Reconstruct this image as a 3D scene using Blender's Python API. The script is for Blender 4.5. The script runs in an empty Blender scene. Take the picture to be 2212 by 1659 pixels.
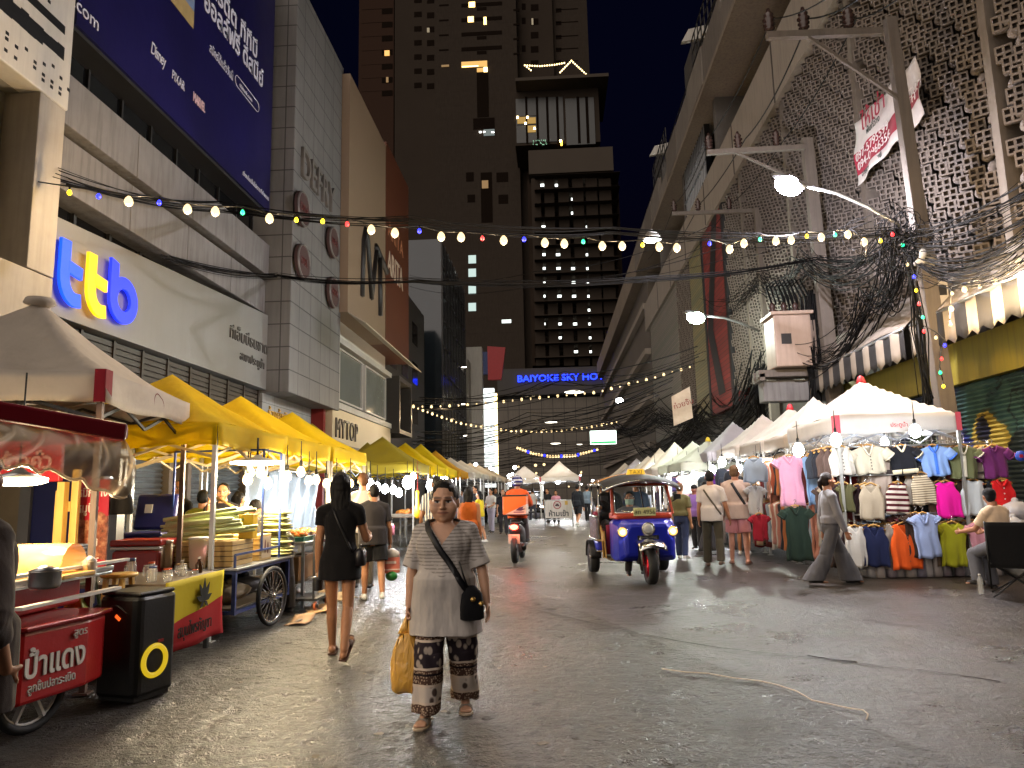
import bpy, bmesh, math, random
from mathutils import Vector as V, Matrix, Euler, noise
from mathutils.bvhtree import BVHTree
R=math.radians; PI=math.pi
random.seed(7)
sc=bpy.context.scene; COL=sc.collection
# ---------------------------------------------------------------- camera frame (also used to place things at real distances)
CAMH=1.45; FP=1572.6; CX,CY=1106.0,829.5
_d=V((.0592,-.148,1.)).normalized(); _z=V((-.0226,1.,0)); _z.z=-(_d.x*_z.x+_d.y*_z.y)/_d.z; _z.normalize()
_x=_z.cross(_d)
if _x.x<0: _x=-_x
CM=Matrix((_x,_d,_z))
def ray(u,v): return CM@V(((u-CX)/FP,-(v-CY)/FP,1.))
def G(u,v,z=0.):
    r=ray(u,v); t=(z-CAMH)/r.z; return V((r.x*t,r.y*t,z))
def PX(u,v,X):
    r=ray(u,v); t=X/r.x; return V((X,r.y*t,CAMH+r.z*t))
def PY(u,v,Y):
    r=ray(u,v); t=Y/r.y; return V((r.x*t,Y,CAMH+r.z*t))
def PL(u,v,a,b):      # ray against the vertical plane through plan points a, b
    r=ray(u,v); dx,dy=b[0]-a[0],b[1]-a[1]
    t=(a[0]*dy-a[1]*dx)/(r.x*dy-r.y*dx); return V((r.x*t,r.y*t,CAMH+r.z*t))
# ---------------------------------------------------------------- materials
MATS={}
def lin(c):
    if isinstance(c,str):
        c=c.lstrip('#'); c=[int(c[i:i+2],16)/255 for i in (0,2,4)]
        c=[x/12.92 if x<=.04045 else ((x+.055)/1.055)**2.4 for x in c]
    return (c[0],c[1],c[2],1.)
class NT:
    def __init__(s,name):
        s.m=bpy.data.materials.new(name); s.m.use_nodes=True; s.t=s.m.node_tree; s.n=s.t.nodes; s.l=s.t.links
        s.b=s.n['Principled BSDF']; s._o=None
    def new(s,t,**k):
        n=s.n.new(t)
        for a,b in k.items(): setattr(n,a,b)
        return n
    def link(s,a,b): s.l.new(a,b)
    def obj(s):
        if not s._o: s._o=s.new('ShaderNodeTexCoord').outputs['Object']
        return s._o
    def attr(s,name): return s.new('ShaderNodeAttribute',attribute_name=name).outputs['Vector']
    def sep(s,vec):
        n=s.new('ShaderNodeSeparateXYZ'); s.link(vec,n.inputs[0]); return n.outputs
    def val(s,x,i):
        if isinstance(x,(int,float)): i.default_value=x
        else: s.link(x,i)
    def math(s,op,a,b=0.,c=None,clamp=False):
        n=s.new('ShaderNodeMath',operation=op); n.use_clamp=clamp; s.val(a,n.inputs[0]); s.val(b,n.inputs[1])
        if c is not None: s.val(c,n.inputs[2])
        return n.outputs[0]
    def noise(s,scale,vec=None,detail=4.,rough=.55,dist=0.):
        n=s.new('ShaderNodeTexNoise'); s.link(vec or s.obj(),n.inputs['Vector']); n.inputs['Scale'].default_value=scale
        n.inputs['Detail'].default_value=detail; n.inputs['Roughness'].default_value=rough; n.inputs['Distortion'].default_value=dist
        return n.outputs['Fac']
    def map(s,vec,scale=(1,1,1),loc=(0,0,0),rot=(0,0,0)):
        n=s.new('ShaderNodeMapping'); s.link(vec,n.inputs[0]); n.inputs['Scale'].default_value=scale; n.inputs['Location'].default_value=loc
        n.inputs['Rotation'].default_value=rot; return n.outputs[0]
    def ramp(s,f,stops,interp='LINEAR'):
        n=s.new('ShaderNodeValToRGB'); s.link(f,n.inputs[0]); e=n.color_ramp; e.interpolation=interp
        while len(e.elements)<len(stops): e.elements.new(.5)
        for el,(p,c) in zip(e.elements,stops):
            el.position=p; el.color=lin(c) if not isinstance(c,(int,float)) else (c,c,c,1)
        return n.outputs[0]
    def mix(s,f,a,b,mode='MIX'):
        n=s.new('ShaderNodeMix',data_type='RGBA',blend_type=mode); s.val(f,n.inputs[0])
        for x,i in ((a,6),(b,7)):
            if isinstance(x,(str,tuple,list)): n.inputs[i].default_value=lin(x)
            else: s.link(x,n.inputs[i])
        return n.outputs[2]
    def bump(s,h,st=.3,dist=.01,nrm=None):
        n=s.new('ShaderNodeBump'); s.link(h,n.inputs['Height']); n.inputs['Strength'].default_value=st; n.inputs['Distance'].default_value=dist
        if nrm: s.link(nrm,n.inputs['Normal'])
        s.link(n.outputs[0],s.b.inputs['Normal']); return n.outputs[0]
    def col(s,c):
        if isinstance(c,(str,tuple,list)): s.b.inputs['Base Color'].default_value=lin(c)
        else: s.link(c,s.b.inputs['Base Color'])
    def set(s,rough=.6,metal=0.,spec=.5):
        s.val(rough,s.b.inputs['Roughness']); s.b.inputs['Metallic'].default_value=metal; s.b.inputs['Specular IOR Level'].default_value=spec
def pm(name,c,rough=.6,metal=0.,var=.2,scale=6.,bump=.15,bscale=45.,dirt=0.,spec=.5,trans=0.,em=None,es=0.):
    """plain procedural material: noise-varied colour, bump, optional vertical dirt streaks"""
    if name in MATS: return MATS[name]
    t=NT(name); a=lin(c)
    if em is not None:
        t.b.inputs['Emission Color'].default_value=lin(em); t.b.inputs['Emission Strength'].default_value=es
    lo=tuple(x*(1-var) for x in a[:3]); hi=tuple(min(1,x*(1+var)) for x in a[:3])
    n=t.noise(scale); c1=t.mix(n,lo,hi)
    if dirt:
        d=t.noise(1.,t.map(t.obj(),(9,9,.7)),6,.65); d2=t.ramp(d,[(.45,0.),(.75,1.)])
        c1=t.mix(t.math('MULTIPLY',d2,dirt),c1,(.05,.043,.035))
    t.col(c1); t.set(rough,metal,spec)
    if bump: t.bump(t.noise(bscale),bump,.01)
    if trans:
        t.b.inputs['Transmission Weight'].default_value=trans
    MATS[name]=t.m; return t.m
def em(name,c,s):
    if name in MATS: return MATS[name]
    t=NT(name); t.col((.02,.02,.02)); t.b.inputs['Emission Color'].default_value=lin(c); t.b.inputs['Emission Strength'].default_value=s
    MATS[name]=t.m; t.m.cycles.emission_sampling='NONE'; return t.m
def cloth(name,c,var=.12,fold=.25,c2=None,rough=.85):
    if name in MATS: return MATS[name]
    t=NT(name); a=lin(c); o=t.obj()
    n=t.noise(5,o); t.col(t.mix(n,tuple(x*(1-var) for x in a[:3]),tuple(min(1,x*(1+var)) for x in a[:3])))
    t.set(rough,0,.2); h=t.noise(9,t.map(o,(1,1,.45)),3); w=t.noise(260,o,1)
    t.bump(t.math('ADD',h,t.math('MULTIPLY',w,.08)),fold,.03); t.b.inputs['Sheen Weight'].default_value=.1
    MATS[name]=t.m; return t.m
def canopy_mat(name,c,back=.35,dirty=.25):
    """tent cloth: diffuse plus a little translucency, stains and creases"""
    if name in MATS: return MATS[name]
    t=NT(name); a=lin(c)[:3]; o=t.obj()
    n=t.noise(2.2,o,5,.6); c1=t.mix(n,tuple(x*.82 for x in a),tuple(min(1,x*1.12) for x in a))
    st=t.ramp(t.noise(1.3,t.map(o,(1,1,2)),6,.7),[(.5,0.),(.8,1.)]); c1=t.mix(t.math('MULTIPLY',st,dirty),c1,(.16,.13,.10))
    t.col(c1); t.set(.7,0,.25); h=t.noise(3.,t.map(o,(1,1,.6)),4); t.bump(h,.5,.05)
    tr=t.new('ShaderNodeBsdfTranslucent'); t.link(c1,tr.inputs[0]); mx=t.new('ShaderNodeMixShader'); mx.inputs[0].default_value=back
    out=t.n['Material Output']; t.link(t.b.outputs[0],mx.inputs[1]); t.link(tr.outputs[0],mx.inputs[2]); t.link(mx.outputs[0],out.inputs[0])
    MATS[name]=t.m; return t.m
def glassy(name,c,rough=.08,alpha=.3,spec=.6):
    if name in MATS: return MATS[name]
    t=NT(name); t.col(c); t.set(rough,0,spec); t.b.inputs['Alpha'].default_value=alpha
    t.bump(t.noise(7),.15,.01)
    MATS[name]=t.m; return t.m
# ---------------------------------------------------------------- mesh builder
XF={}   # object name -> world matrix of a thing's Empty
class MB:
    def __init__(s): s.v=[];s.f=[];s.mi=[];s.sm=[];s.m=0
    def add(s,vs,fs,smooth=False):
        b=len(s.v); s.v.extend([tuple(p) for p in vs])
        for f in fs: s.f.append(tuple(i+b for i in f)); s.mi.append(s.m); s.sm.append(smooth)
        return s
    def box(s,c,d,rz=0.,M=None):
        x,y,z=d[0]/2,d[1]/2,d[2]/2; c=V(c)
        q=[V((i*x,j*y,k*z)) for k in(-1,1) for j in(-1,1) for i in(-1,1)]
        r=M or (Matrix.Rotation(rz,3,'Z') if rz else None)
        if r: q=[r@p for p in q]
        return s.add([p+c for p in q],[(0,2,3,1),(4,5,7,6),(0,1,5,4),(2,6,7,3),(0,4,6,2),(1,3,7,5)])
    def b2(s,lo,hi): return s.box([(a+b)/2 for a,b in zip(lo,hi)],[abs(b-a) for a,b in zip(lo,hi)])
    def bar(s,a,b,w,h=None,up=(0,0,1)):
        a,b=V(a),V(b); h=h or w; d=(b-a); L=d.length
        if L<1e-6: return s
        d/=L; u=V(up)
        if abs(d.dot(u))>.98: u=V((0,1,0))
        x=d.cross(u).normalized(); y=x.cross(d)
        return s.box((a+b)/2,(w,L,h),M=Matrix((x,d,y)).transposed())
    def loft(s,rings,cap=True,smooth=True,close=True):
        n=len(rings[0]); vs=[p for r in rings for p in r]; fs=[]
        for i in range(len(rings)-1):
            for j in range(n if close else n-1):
                k=(j+1)%n; fs.append((i*n+j,i*n+k,(i+1)*n+k,(i+1)*n+j))
        if cap and close: fs.append(tuple(range(n-1,-1,-1))); fs.append(tuple((len(rings)-1)*n+j for j in range(n)))
        return s.add(vs,fs,smooth)
    def tube(s,pts,r,n=6,cap=True,flat=1.):
        pts=[V(p) for p in pts]; rr=r if isinstance(r,(list,tuple)) else [r]*len(pts); rings=[]; px=None
        for i,p in enumerate(pts):
            d=(pts[min(i+1,len(pts)-1)]-pts[max(i-1,0)])
            d=d.normalized() if d.length>1e-9 else V((0,0,1))
            if px is None:
                u=V((0,0,1)) if abs(d.z)<.9 else V((1,0,0)); px=d.cross(u).normalized()
            else:
                px=(px-d*px.dot(d)); px=px.normalized() if px.length>1e-6 else d.orthogonal().normalized()
            py=d.cross(px)
            rings.append([p+(px*math.cos(2*PI*j/n)+py*math.sin(2*PI*j/n)*flat)*rr[i] for j in range(n)])
        return s.loft(rings,cap)
    def caps(s,a,b,ra,rb,n=12,k=3):
        a,b=V(a),V(b); d=(b-a); L=d.length; d=d/L if L>1e-9 else V((0,0,1)); x=d.orthogonal().normalized(); y=d.cross(x); rings=[]
        for i in range(k+1):
            t=-PI/2+PI/2*i/k; t=max(t,-PI/2+.15); rings.append((a+d*ra*math.sin(t),ra*math.cos(t)))
        for i in range(k+1):
            t=PI/2*i/k; t=min(t,PI/2-.15); rings.append((b+d*rb*math.sin(t),rb*math.cos(t)))
        return s.loft([[c+(x*math.cos(2*PI*j/n)+y*math.sin(2*PI*j/n))*r for j in range(n)] for c,r in rings])
    def cone(s,a,b,ra,rb,n=20,sq=1.,x=None):
        a,b=V(a),V(b); d=(b-a).normalized(); x=(V(x)-d*V(x).dot(d)).normalized() if x else d.orthogonal().normalized(); y=d.cross(x)
        return s.loft([[c+(x*math.cos(2*PI*j/n)+y*math.sin(2*PI*j/n)*sq)*r for j in range(n)] for c,r in((a,ra),(b,rb))])
    def ell(s,c,r,nu=16,nv=10,M=None):
        c=V(c); r=(r,r,r) if isinstance(r,(int,float)) else r; vs=[];fs=[]
        for i in range(nv+1):
            t=-PI/2+PI*i/nv; t=max(min(t,PI/2-.02),-PI/2+.02)
            for j in range(nu):
                p=V((r[0]*math.cos(t)*math.cos(2*PI*j/nu),r[1]*math.cos(t)*math.sin(2*PI*j/nu),r[2]*math.sin(t)))
                vs.append(c+(M@p if M else p))
        return s.loft([vs[i*nu:(i+1)*nu] for i in range(nv+1)])
    def lathe(s,prof,c=(0,0,0),n=16,M=None,smooth=True):
        c=V(c); rings=[]
        for r,z in prof:
            q=[V((r*math.cos(2*PI*j/n),r*math.sin(2*PI*j/n),z)) for j in range(n)]
            rings.append([c+(M@p if M else p) for p in q])
        return s.loft(rings,True,smooth)
    def prism(s,poly,fn,t):
        """poly: 2-D outline, fn(x,y,d)->point; extruded from d=0 to d=t"""
        n=len(poly); vs=[fn(x,y,0) for x,y in poly]+[fn(x,y,t) for x,y in poly]
        return s.add(vs,[tuple(range(n-1,-1,-1)),tuple(range(n,2*n))]+[(i,(i+1)%n,n+(i+1)%n,n+i) for i in range(n)])
    def grid(s,fn,nu,nv,smooth=True):
        vs=[fn(i/nu,j/nv) for j in range(nv+1) for i in range(nu+1)]
        return s.add(vs,[(j*(nu+1)+i,j*(nu+1)+i+1,(j+1)*(nu+1)+i+1,(j+1)*(nu+1)+i) for j in range(nv) for i in range(nu)],smooth)
    def torus(s,c,ra,rb,n=28,m=8,M=None):
        c=V(c); pts=[]
        rings=[]
        for i in range(n):
            a=2*PI*i/n; ring=[]
            for j in range(m):
                b=2*PI*j/m; p=V(((ra+rb*math.cos(b))*math.cos(a),(ra+rb*math.cos(b))*math.sin(a),rb*math.sin(b)))
                ring.append(c+(M@p if M else p))
            rings.append(ring)
        rings.append(rings[0]); return s.loft(rings,False)
    def mesh(s,name,mats,X=None):
        me=bpy.data.meshes.new(name)
        vs=[X@V(p) for p in s.v] if X else s.v
        me.from_pydata([tuple(p) for p in vs],[],s.f)
        for m in (mats if isinstance(mats,(list,tuple)) else [mats]): me.materials.append(m)
        me.polygons.foreach_set('material_index',s.mi); me.polygons.foreach_set('use_smooth',s.sm); me.update(); return me
    def build(s,name,mats,parent=None,bevel=0.,w=False,solid=0.,sub=0):
        X=None; q=parent
        while w and q is not None:
            if q.name in XF: X=XF[q.name].inverted(); break
            q=q.parent
        o=bpy.data.objects.new(name,s.mesh(name,mats,X)); COL.objects.link(o)
        if parent is not None: o.parent=parent
        if solid: mo=o.modifiers.new('solid','SOLIDIFY'); mo.thickness=solid; mo.offset=0
        if sub: mo=o.modifiers.new('sub','SUBSURF'); mo.levels=mo.render_levels=sub
        if bevel: mo=o.modifiers.new('bevel','BEVEL'); mo.width=bevel; mo.segments=2; mo.limit_method='ANGLE'; mo.angle_limit=R(40)
        return o
def thing(name,label,cat,loc=(0,0,0),rz=0.,group=None):
    o=bpy.data.objects.new(name,None); COL.objects.link(o); o.location=loc; o.rotation_euler=(0,0,rz); o.empty_display_size=.1
    o['label']=label; o['category']=cat
    if group: o['group']=group
    XF[o.name]=Matrix.Translation(V(loc))@Matrix.Rotation(rz,4,'Z'); return o
def tag(o,label=None,cat=None,group=None,kind=None):
    for k,v in(('label',label),('category',cat),('group',group),('kind',kind)):
        if v: o[k]=v
    return o
def dup(root,loc,rz=None,label=None,group=None,mat=None):
    def cp(o,par):
        c=o.copy(); COL.objects.link(c)
        if par: c.parent=par
        for ch in o.children: cp(ch,c)
        return c
    r=cp(root,None); r.location=loc
    if rz is not None: r.rotation_euler=(0,0,rz)
    if label: r['label']=label
    if group: r['group']=group
    XF[r.name]=Matrix.Translation(V(loc))@Matrix.Rotation(r.rotation_euler.z,4,'Z'); return r
def each(name,mt,parent,boxes,bevel=0.):
    for lo,hi in boxes: MB().b2(lo,hi).build(name,mt,parent,bevel=bevel,w=True)
def text(s,size,m,loc,rot,parent=None,ext=.01,name='lettering',w=True,align='LEFT',sx=1.,bold=0.,lab=None,shear=0.,sp=1.):
    c=bpy.data.curves.new('t','FONT'); c.body=s; c.size=size; c.extrude=ext; c.align_x=align; c.offset=bold; c.resolution_u=3; c.shear=shear; c.space_character=sp
    o=bpy.data.objects.new('t',c); COL.objects.link(o); dg=bpy.context.evaluated_depsgraph_get()
    me=bpy.data.meshes.new_from_object(o.evaluated_get(dg)); bpy.data.objects.remove(o); bpy.data.curves.remove(c)
    M=Matrix.Translation(V(loc))@Euler(rot).to_matrix().to_4x4()@Matrix.Diagonal((sx,1,1,1))
    q=parent
    while w and q is not None:
        if q.name in XF: M=XF[q.name].inverted()@M; break
        q=q.parent
    me.transform(M); me.materials.clear(); me.materials.append(m)
    q=bpy.data.objects.new(name,me); COL.objects.link(q)
    if parent is not None: q.parent=parent
    return q
TL=(R(90),0,R(90)); TR=(R(90),0,R(-90)); TF=(R(90),0,0)   # lettering on a left wall, a right wall, facing the camera
def remesh(mb,vox,smooth=2,ratio=None):
    me=mb.mesh('tmp',[]); o=bpy.data.objects.new('tmp',me); TMP.objects.link(o)
    m=o.modifiers.new('r','REMESH'); m.mode='VOXEL'; m.voxel_size=vox; m.use_smooth_shade=True
    if smooth: q=o.modifiers.new('s','SMOOTH'); q.iterations=smooth; q.factor=.5
    dg=bpy.context.evaluated_depsgraph_get(); out=bpy.data.meshes.new_from_object(o.evaluated_get(dg))
    bpy.data.objects.remove(o); bpy.data.meshes.remove(me); return out
TMP=COL
def put(me,name,mats,parent):
    me.name=name; me.materials.clear()
    for m in (mats if isinstance(mats,(list,tuple)) else [mats]): me.materials.append(m)
    me.polygons.foreach_set('use_smooth',[True]*len(me.polygons))
    o=bpy.data.objects.new(name,me); COL.objects.link(o); o.parent=parent; return o
def catenary(a,b,sag,n=14):
    a,b=V(a),V(b); return [a.lerp(b,i/n)-V((0,0,sag*4*(i/n)*(1-i/n))) for i in range(n+1)]
# ---------------------------------------------------------------- people
def skin(tone,grey=0.,old=0.):
    nm='skin_%s'%tone
    if nm in MATS: return MATS[nm]
    t=NT(nm); a=lin(tone)[:3]; n=t.noise(22); c=t.mix(n,tuple(x*.86 for x in a),tuple(min(1,x*1.12) for x in a))
    x,y,z=t.sep(t.attr('hd')); ax=t.math('ABSOLUTE',x); fr=t.math('GREATER_THAN',y,.03)
    def mask(cx,cz,rx,rz,soft=.35,mirror=True):
        dx=t.math('DIVIDE',t.math('SUBTRACT',ax if mirror else x,cx),rx); dz=t.math('DIVIDE',t.math('SUBTRACT',z,cz),rz)
        r=t.math('SQRT',t.math('ADD',t.math('MULTIPLY',dx,dx),t.math('MULTIPLY',dz,dz)))
        return t.math('MULTIPLY',t.math('DIVIDE',t.math('SUBTRACT',1+soft,r),soft,clamp=True),fr)
    c=t.mix(t.math('MULTIPLY',mask(.0,-.058,.024,.009,.5,False),.65),c,tuple(q*f for q,f in zip(a,(.62,.38,.38))))
    c=t.mix(t.math('MULTIPLY',mask(0,-.058,.026,.0022,.6,False),.8),c,(.06,.025,.02))
    if old:
        c=t.mix(t.math('MULTIPLY',mask(.033,-.013,.02,.007,.8),.45),c,tuple(q*.5 for q in a))
    c=t.mix(t.math('MULTIPLY',mask(.036,.027,.022,.005,.6),.75),c,(.025,.018,.014))
    c=t.mix(mask(.032,.003,.0145,.0058,.3),c,(.42,.39,.36))
    c=t.mix(mask(.031,.0035,.0062,.0062,.3),c,(.012,.008,.006))
    c=t.mix(t.math('MULTIPLY',mask(.033,.0095,.0175,.003,.5),.9),c,(.02,.013,.01))
    t.col(c); t.set(.5,0,.4); t.bump(t.noise(120),.08,.004); t.b.inputs['Subsurface Weight'].default_value=.0
    MATS[nm]=t.m; return t.m
def hair_mat(c='#0e0b0a'):
    nm='hair_'+c
    if nm in MATS: return MATS[nm]
    t=NT(nm); a=lin(c)[:3]; o=t.obj(); n=t.noise(1,t.map(o,(160,160,9)),3,.6); t.col(t.mix(n,tuple(x*.4 for x in a),tuple(x*1.4 for x in a)))
    t.set(.55,0,.22); t.bump(n,.5,.01); MATS[nm]=t.m; return t.m
def hand(mb,w,d,nrm,k,side,curl=.5,r=.0078):
    """palm, four bent fingers of unequal length and a thumb leaving the side of the palm"""
    d=V(d).normalized(); nrm=(V(nrm)-d*V(nrm).dot(d)).normalized(); s=d.cross(nrm)*side   # s points to the thumb side
    w=V(w)
    for o in(-.026,-.009,.009,.026): mb.caps(w+s*o*.55*k+d*.012*k,w+s*o*1.05*k+d*.078*k,.0125*k,.011*k,8,2)
    for o,L in((.03,.066),(.0105,.075),(-.0095,.069),(-.029,.054)):
        p=w+s*o*k+d*.078*k; a=curl*.45
        for seg in(.45,.32,.23):
            q=p+(d*math.cos(a)+nrm*math.sin(a))*L*k*seg; mb.caps(p,q,r*k*1.08,r*k*.98,8,2); p=q; a+=curl*1.05
    p=w+s*.022*k+d*.02*k; a=d*.55+s*.75+nrm*.35; q=p+a.normalized()*.042*k; mb.caps(p,q,.0125*k,.0105*k,8,2)
    a2=d*.85+s*.25*(1-curl)+nrm*(.25+.6*curl); mb.caps(q,q+a2.normalized()*.036*k,.0105*k,.009*k,8,2)
TORSO=[(.462,.055,.05),(.49,.097,.07),(.53,.103,.073),(.575,.094,.067),(.625,.083,.06),(.68,.088,.063),(.735,.097,.066),(.77,.094,.062),(.80,.078,.052),(.825,.052,.043),(.845,.036,.037),(.885,.033,.035)]
def ringpts(c,rx,ry,n=28,sup=2.3):
    out=[]
    for j in range(n):
        a=2*PI*j/n; ca,sa=math.cos(a),math.sin(a)
        out.append(V(c)+V((rx*math.copysign(abs(ca)**(2/sup),ca),ry*math.copysign(abs(sa)**(2/sup),sa),0)))
    return out
def person(label,loc,rz,H,legs=((6,4,2),(-6,8,2)),arms=((5,8,12,0),(-5,8,12,0)),lean=0.,head=(0,0),tone='#b98a66',w=1.,belly=0.,vox=.011,
           top=None,bottom=None,hair=None,shoes=None,hands=True,old=0.,seat=None,group=None,curl=(.55,.55),foot=(0,0),bust=0.,fold=.007,hs=1.):
    root=thing('person',label,'person',loc,rz,group); k=H/1.7
    piv=V((0,0,.53*H)); TM=Matrix.Translation(piv)@Matrix.Rotation(-R(lean),4,'X')@Matrix.Translation(-piv)
    tr=lambda p:(TM@V(p))
    J={}
    def dirv(p,ab,s): p,ab=R(p),R(ab); return V((s*math.sin(ab)*math.cos(p),math.sin(p)*math.cos(ab),-math.cos(p)*math.cos(ab)))
    for i,s in((0,-1),(1,1)):
        a,kn,ab=legs[i]; hip=V((s*.052*H*(.6+.4*w),0,.515*H)); d1=dirv(a,ab,s); kneep=hip+d1*.243*H; d2=dirv(a-kn,ab*.5,s); ank=kneep+d2*.232*H
        J[i]=[hip,kneep,ank]
    zmin=min(J[0][2].z,J[1][2].z)-.042*H if seat is None else None
    dz=(-zmin if seat is None else seat-.515*H+.09*H)
    for i in J: J[i]=[p+V((0,0,dz)) for p in J[i]]
    T0=TM; TM2=Matrix.Translation((0,0,dz))@TM
    tr=lambda p:(TM2@V(p))
    SW=.1*H*(1+.3*(w-1))
    A={}
    for i,s in((0,-1),(1,1)):
        pt,ab,el,inw=arms[i]; sh=tr((s*SW,-.004*H,.79*H)); d1=dirv(pt,ab,s); e=sh+d1*.172*H
        d2=dirv(pt+el,ab*.4-inw,s); wr=e+d2*.148*H; A[i]=[sh,e,wr,d2]
    hc=tr((0,.01*H,.93*H)); HM=Matrix.Translation(hc)@Matrix.Rotation(R(head[0]),4,'Z')@Matrix.Rotation(-R(head[1]+lean*.4),4,'X')@Matrix.Scale(k*hs,4)
    # --- body: one continuous surface
    mb=MB()
    def tring(z,rx,ry,off=0.,grow=1.):
        fx=w if z<.83 else 1+.35*(w-1); b=belly*math.exp(-((z-.6)/.07)**2)*H + bust*math.exp(-((z-.74)/.035)**2)*H
        q=ringpts((0,b*.5,z*H),rx*H*fx*grow+off,ry*H*fx+off+b*.6)
        return [tr(p) for p in q]
    mb.loft([tring(*t) for t in TORSO])
    for i,s in((0,-1),(1,1)):
        hp,kn,an=J[i]; f=.75+.25*w
        mb.caps(hp,kn,.047*H*f,.030*H*f); m=kn.lerp(an,.32)-V((0,.006*H,0)); mb.caps(kn,m,.029*H*f,.031*H*f); mb.caps(m,an,.031*H*f,.0195*H*f)
        sd=(an-kn).normalized(); ft=R(foot[i]); fw=V((s*.12,math.cos(ft),math.sin(ft))).normalized(); up=V((0,-math.sin(ft),math.cos(ft)))
        hl=an-fw*.022*H-up*.02*H; ball=an+fw*.075*H-up*.027*H
        mb.caps(hl,an+fw*.03*H-up*.012*H,.0195*H,.02*H); mb.caps(an+fw*.02*H-up*.012*H,ball,.02*H,.0155*H); lat=fw.cross(up)
        for q,o in enumerate((-.017,-.008,0,.008,.017)):
            mb.caps(ball+lat*o*H,ball+lat*o*1.15*H+fw*(.036-.003*abs(q-1 if s<0 else q-3))*H-up*.003*H,.0078*H,.0065*H,8,2)
        J[i]+= [fw,up,ball,hl]
        sh,e,wr,d2=A[i]; g=.8+.2*w
        mb.caps(tr((s*.035*H,-.006*H,.818*H)),sh,.028*H,.031*H*g); mb.caps(sh,e,.0305*H*g,.0235*H*g); m=e.lerp(wr,.3); mb.caps(e,m,.0235*H*g,.0235*H*g); mb.caps(m,wr,.0235*H*g,.0155*H*g)
        inn=V((-s,0.35,0)); 
        if hands: hand(mb,wr,d2,inn,k*.98,-s if False else (1 if s>0 else -1),curl[i])
        else: mb.ell(wr+d2*.05*H,(.02*H,.024*H,.045*H),10,8,M=d2.to_track_quat('Z','Y').to_matrix())
    def he(c,r,n=16): mb.ell(HM@V(c),tuple(x*k*hs for x in r),n,10,M=HM.to_3x3()*(1/k/hs))
    def hcap(a,b,ra,rb): mb.caps(HM@V(a),HM@V(b),ra*k*hs,rb*k*hs,8,2)
    he((0,-.008,.022),(.076,.094,.098)); he((0,.022,-.045-.006*old),(.060+.03*(w-1)+.006*old,.066,.068)); he((0,.052,-.09),(.03,.026,.022))
    hcap((0,.088,.008),(0,.104,-.026),.0085,.0125); 
    for s in(-1,1):
        he((s*.011,.095,-.031),(.0095,.011,.008),10); he((s*.04,.056,-.03),(.031+.008*old,.03,.034+.008*old)); he((s*.079,-.008,-.008),(.011,.021,.031),10)
        hcap((s*.012,.084,.024),(s*.048,.07,.022),.011,.010)
    he((0,.079,-.0545),(.025,.014,.0075),10); he((0,.077,-.066),(.021,.014,.0075),10)
    me=remesh(mb,vox,2); HI=HM.inverted(); at=me.attributes.new('hd','FLOAT_VECTOR','POINT')
    hv=[]; 
    for vtx in me.vertices:
        h=HI@vtx.co
        if h.length<.16 and h.y>.03:
            for s in(-1,1):
                g=math.exp(-(((h.x-s*.032)/.015)**2+((h.z-.004)/.009)**2))
                if g>.02: h2=h-V((0,.008*g,0)); vtx.co=HM@h2
        hv+= [h.x,h.y,h.z]
    at.data.foreach_set('vector',hv); put(me,'body',skin(tone,0,old),root)
    BVH={}
    def foldup(me,amp,sc=7.,zs=.35):
        if not amp: return
        me.update(); ns=[vtx.normal.copy() for vtx in me.vertices]; sd=random.random()*50
        for vtx,nn in zip(me.vertices,ns):
            q=V((vtx.co.x*sc+sd,vtx.co.y*sc,vtx.co.z*sc*zs)); vtx.co+=nn*amp*(noise.noise(q)+.6*noise.noise(q*2.3))*1.3
    # --- clothing
    out={}
    if top:
        mb=MB(); hem=top.get('hem',.5); lo=top.get('loose',.014); fl=top.get('flare',0.)
        zs=[t for t in TORSO if t[0]<=.845]; rings=[]
        def interp(z):
            for a,b in zip(TORSO,TORSO[1:]):
                if a[0]<=z<=b[0]: f=(z-a[0])/(b[0]-a[0]); return a[1]+(b[1]-a[1])*f,a[2]+(b[2]-a[2])*f
            return TORSO[1][1:]
        zz=[hem+(.845-hem)*i/16 for i in range(17)]
        for z in zz:
            rx,ry=interp(max(z,.52)) if z<.80 else interp(z)
            if z<.66: rx,ry=(max(rx,.103),max(ry,.078)) if (bottom and bottom.get('kind','pants')!='skirt' and z<.62) else (max(rx,.088),max(ry,.063))
            e=lo*(1 if z<.8 else .8)+(.003 if z<.83 else 0)+fl*max(0,(.62-z)/.2)
            rings.append(tring(z,rx,ry,e))
        mb.loft(rings)
        kind=top.get('kind','tee')
        for i,s in((0,-1),(1,1)):
            sh,e,wr,_=A[i]; g=.8+.2*w
            if kind in('tee','long'):
                mb.caps(tr((s*.045*H,-.006*H,.815*H)),sh,.029*H+lo*.7+.008,.031*H*g+lo*.75+.006)
                f=top.get('slv',.72 if kind=='tee' else 1.); q=sh.lerp(e,min(f,1.)); mb.cone(sh,q,.031*H*g+lo*.75,.0265*H*g+lo*top.get('sl',1.15))
                if kind=='long': mb.caps(e-(e-sh)*.1,e,.027*H*g+lo,.026*H*g+lo); mb.cone(e,e.lerp(wr,top.get('slv2',.97)),.026*H*g+lo*.9,.019*H*g+lo*.6)
            else: mb.caps(tr((s*.045*H,-.004*H,.81*H)),tr((s*.08*H,-.004*H,.795*H)),.03*H+lo*.4,.028*H+lo*.4)
        me=remesh(mb,top.get('vox',vox*1.05),3); foldup(me,fold)
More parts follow.
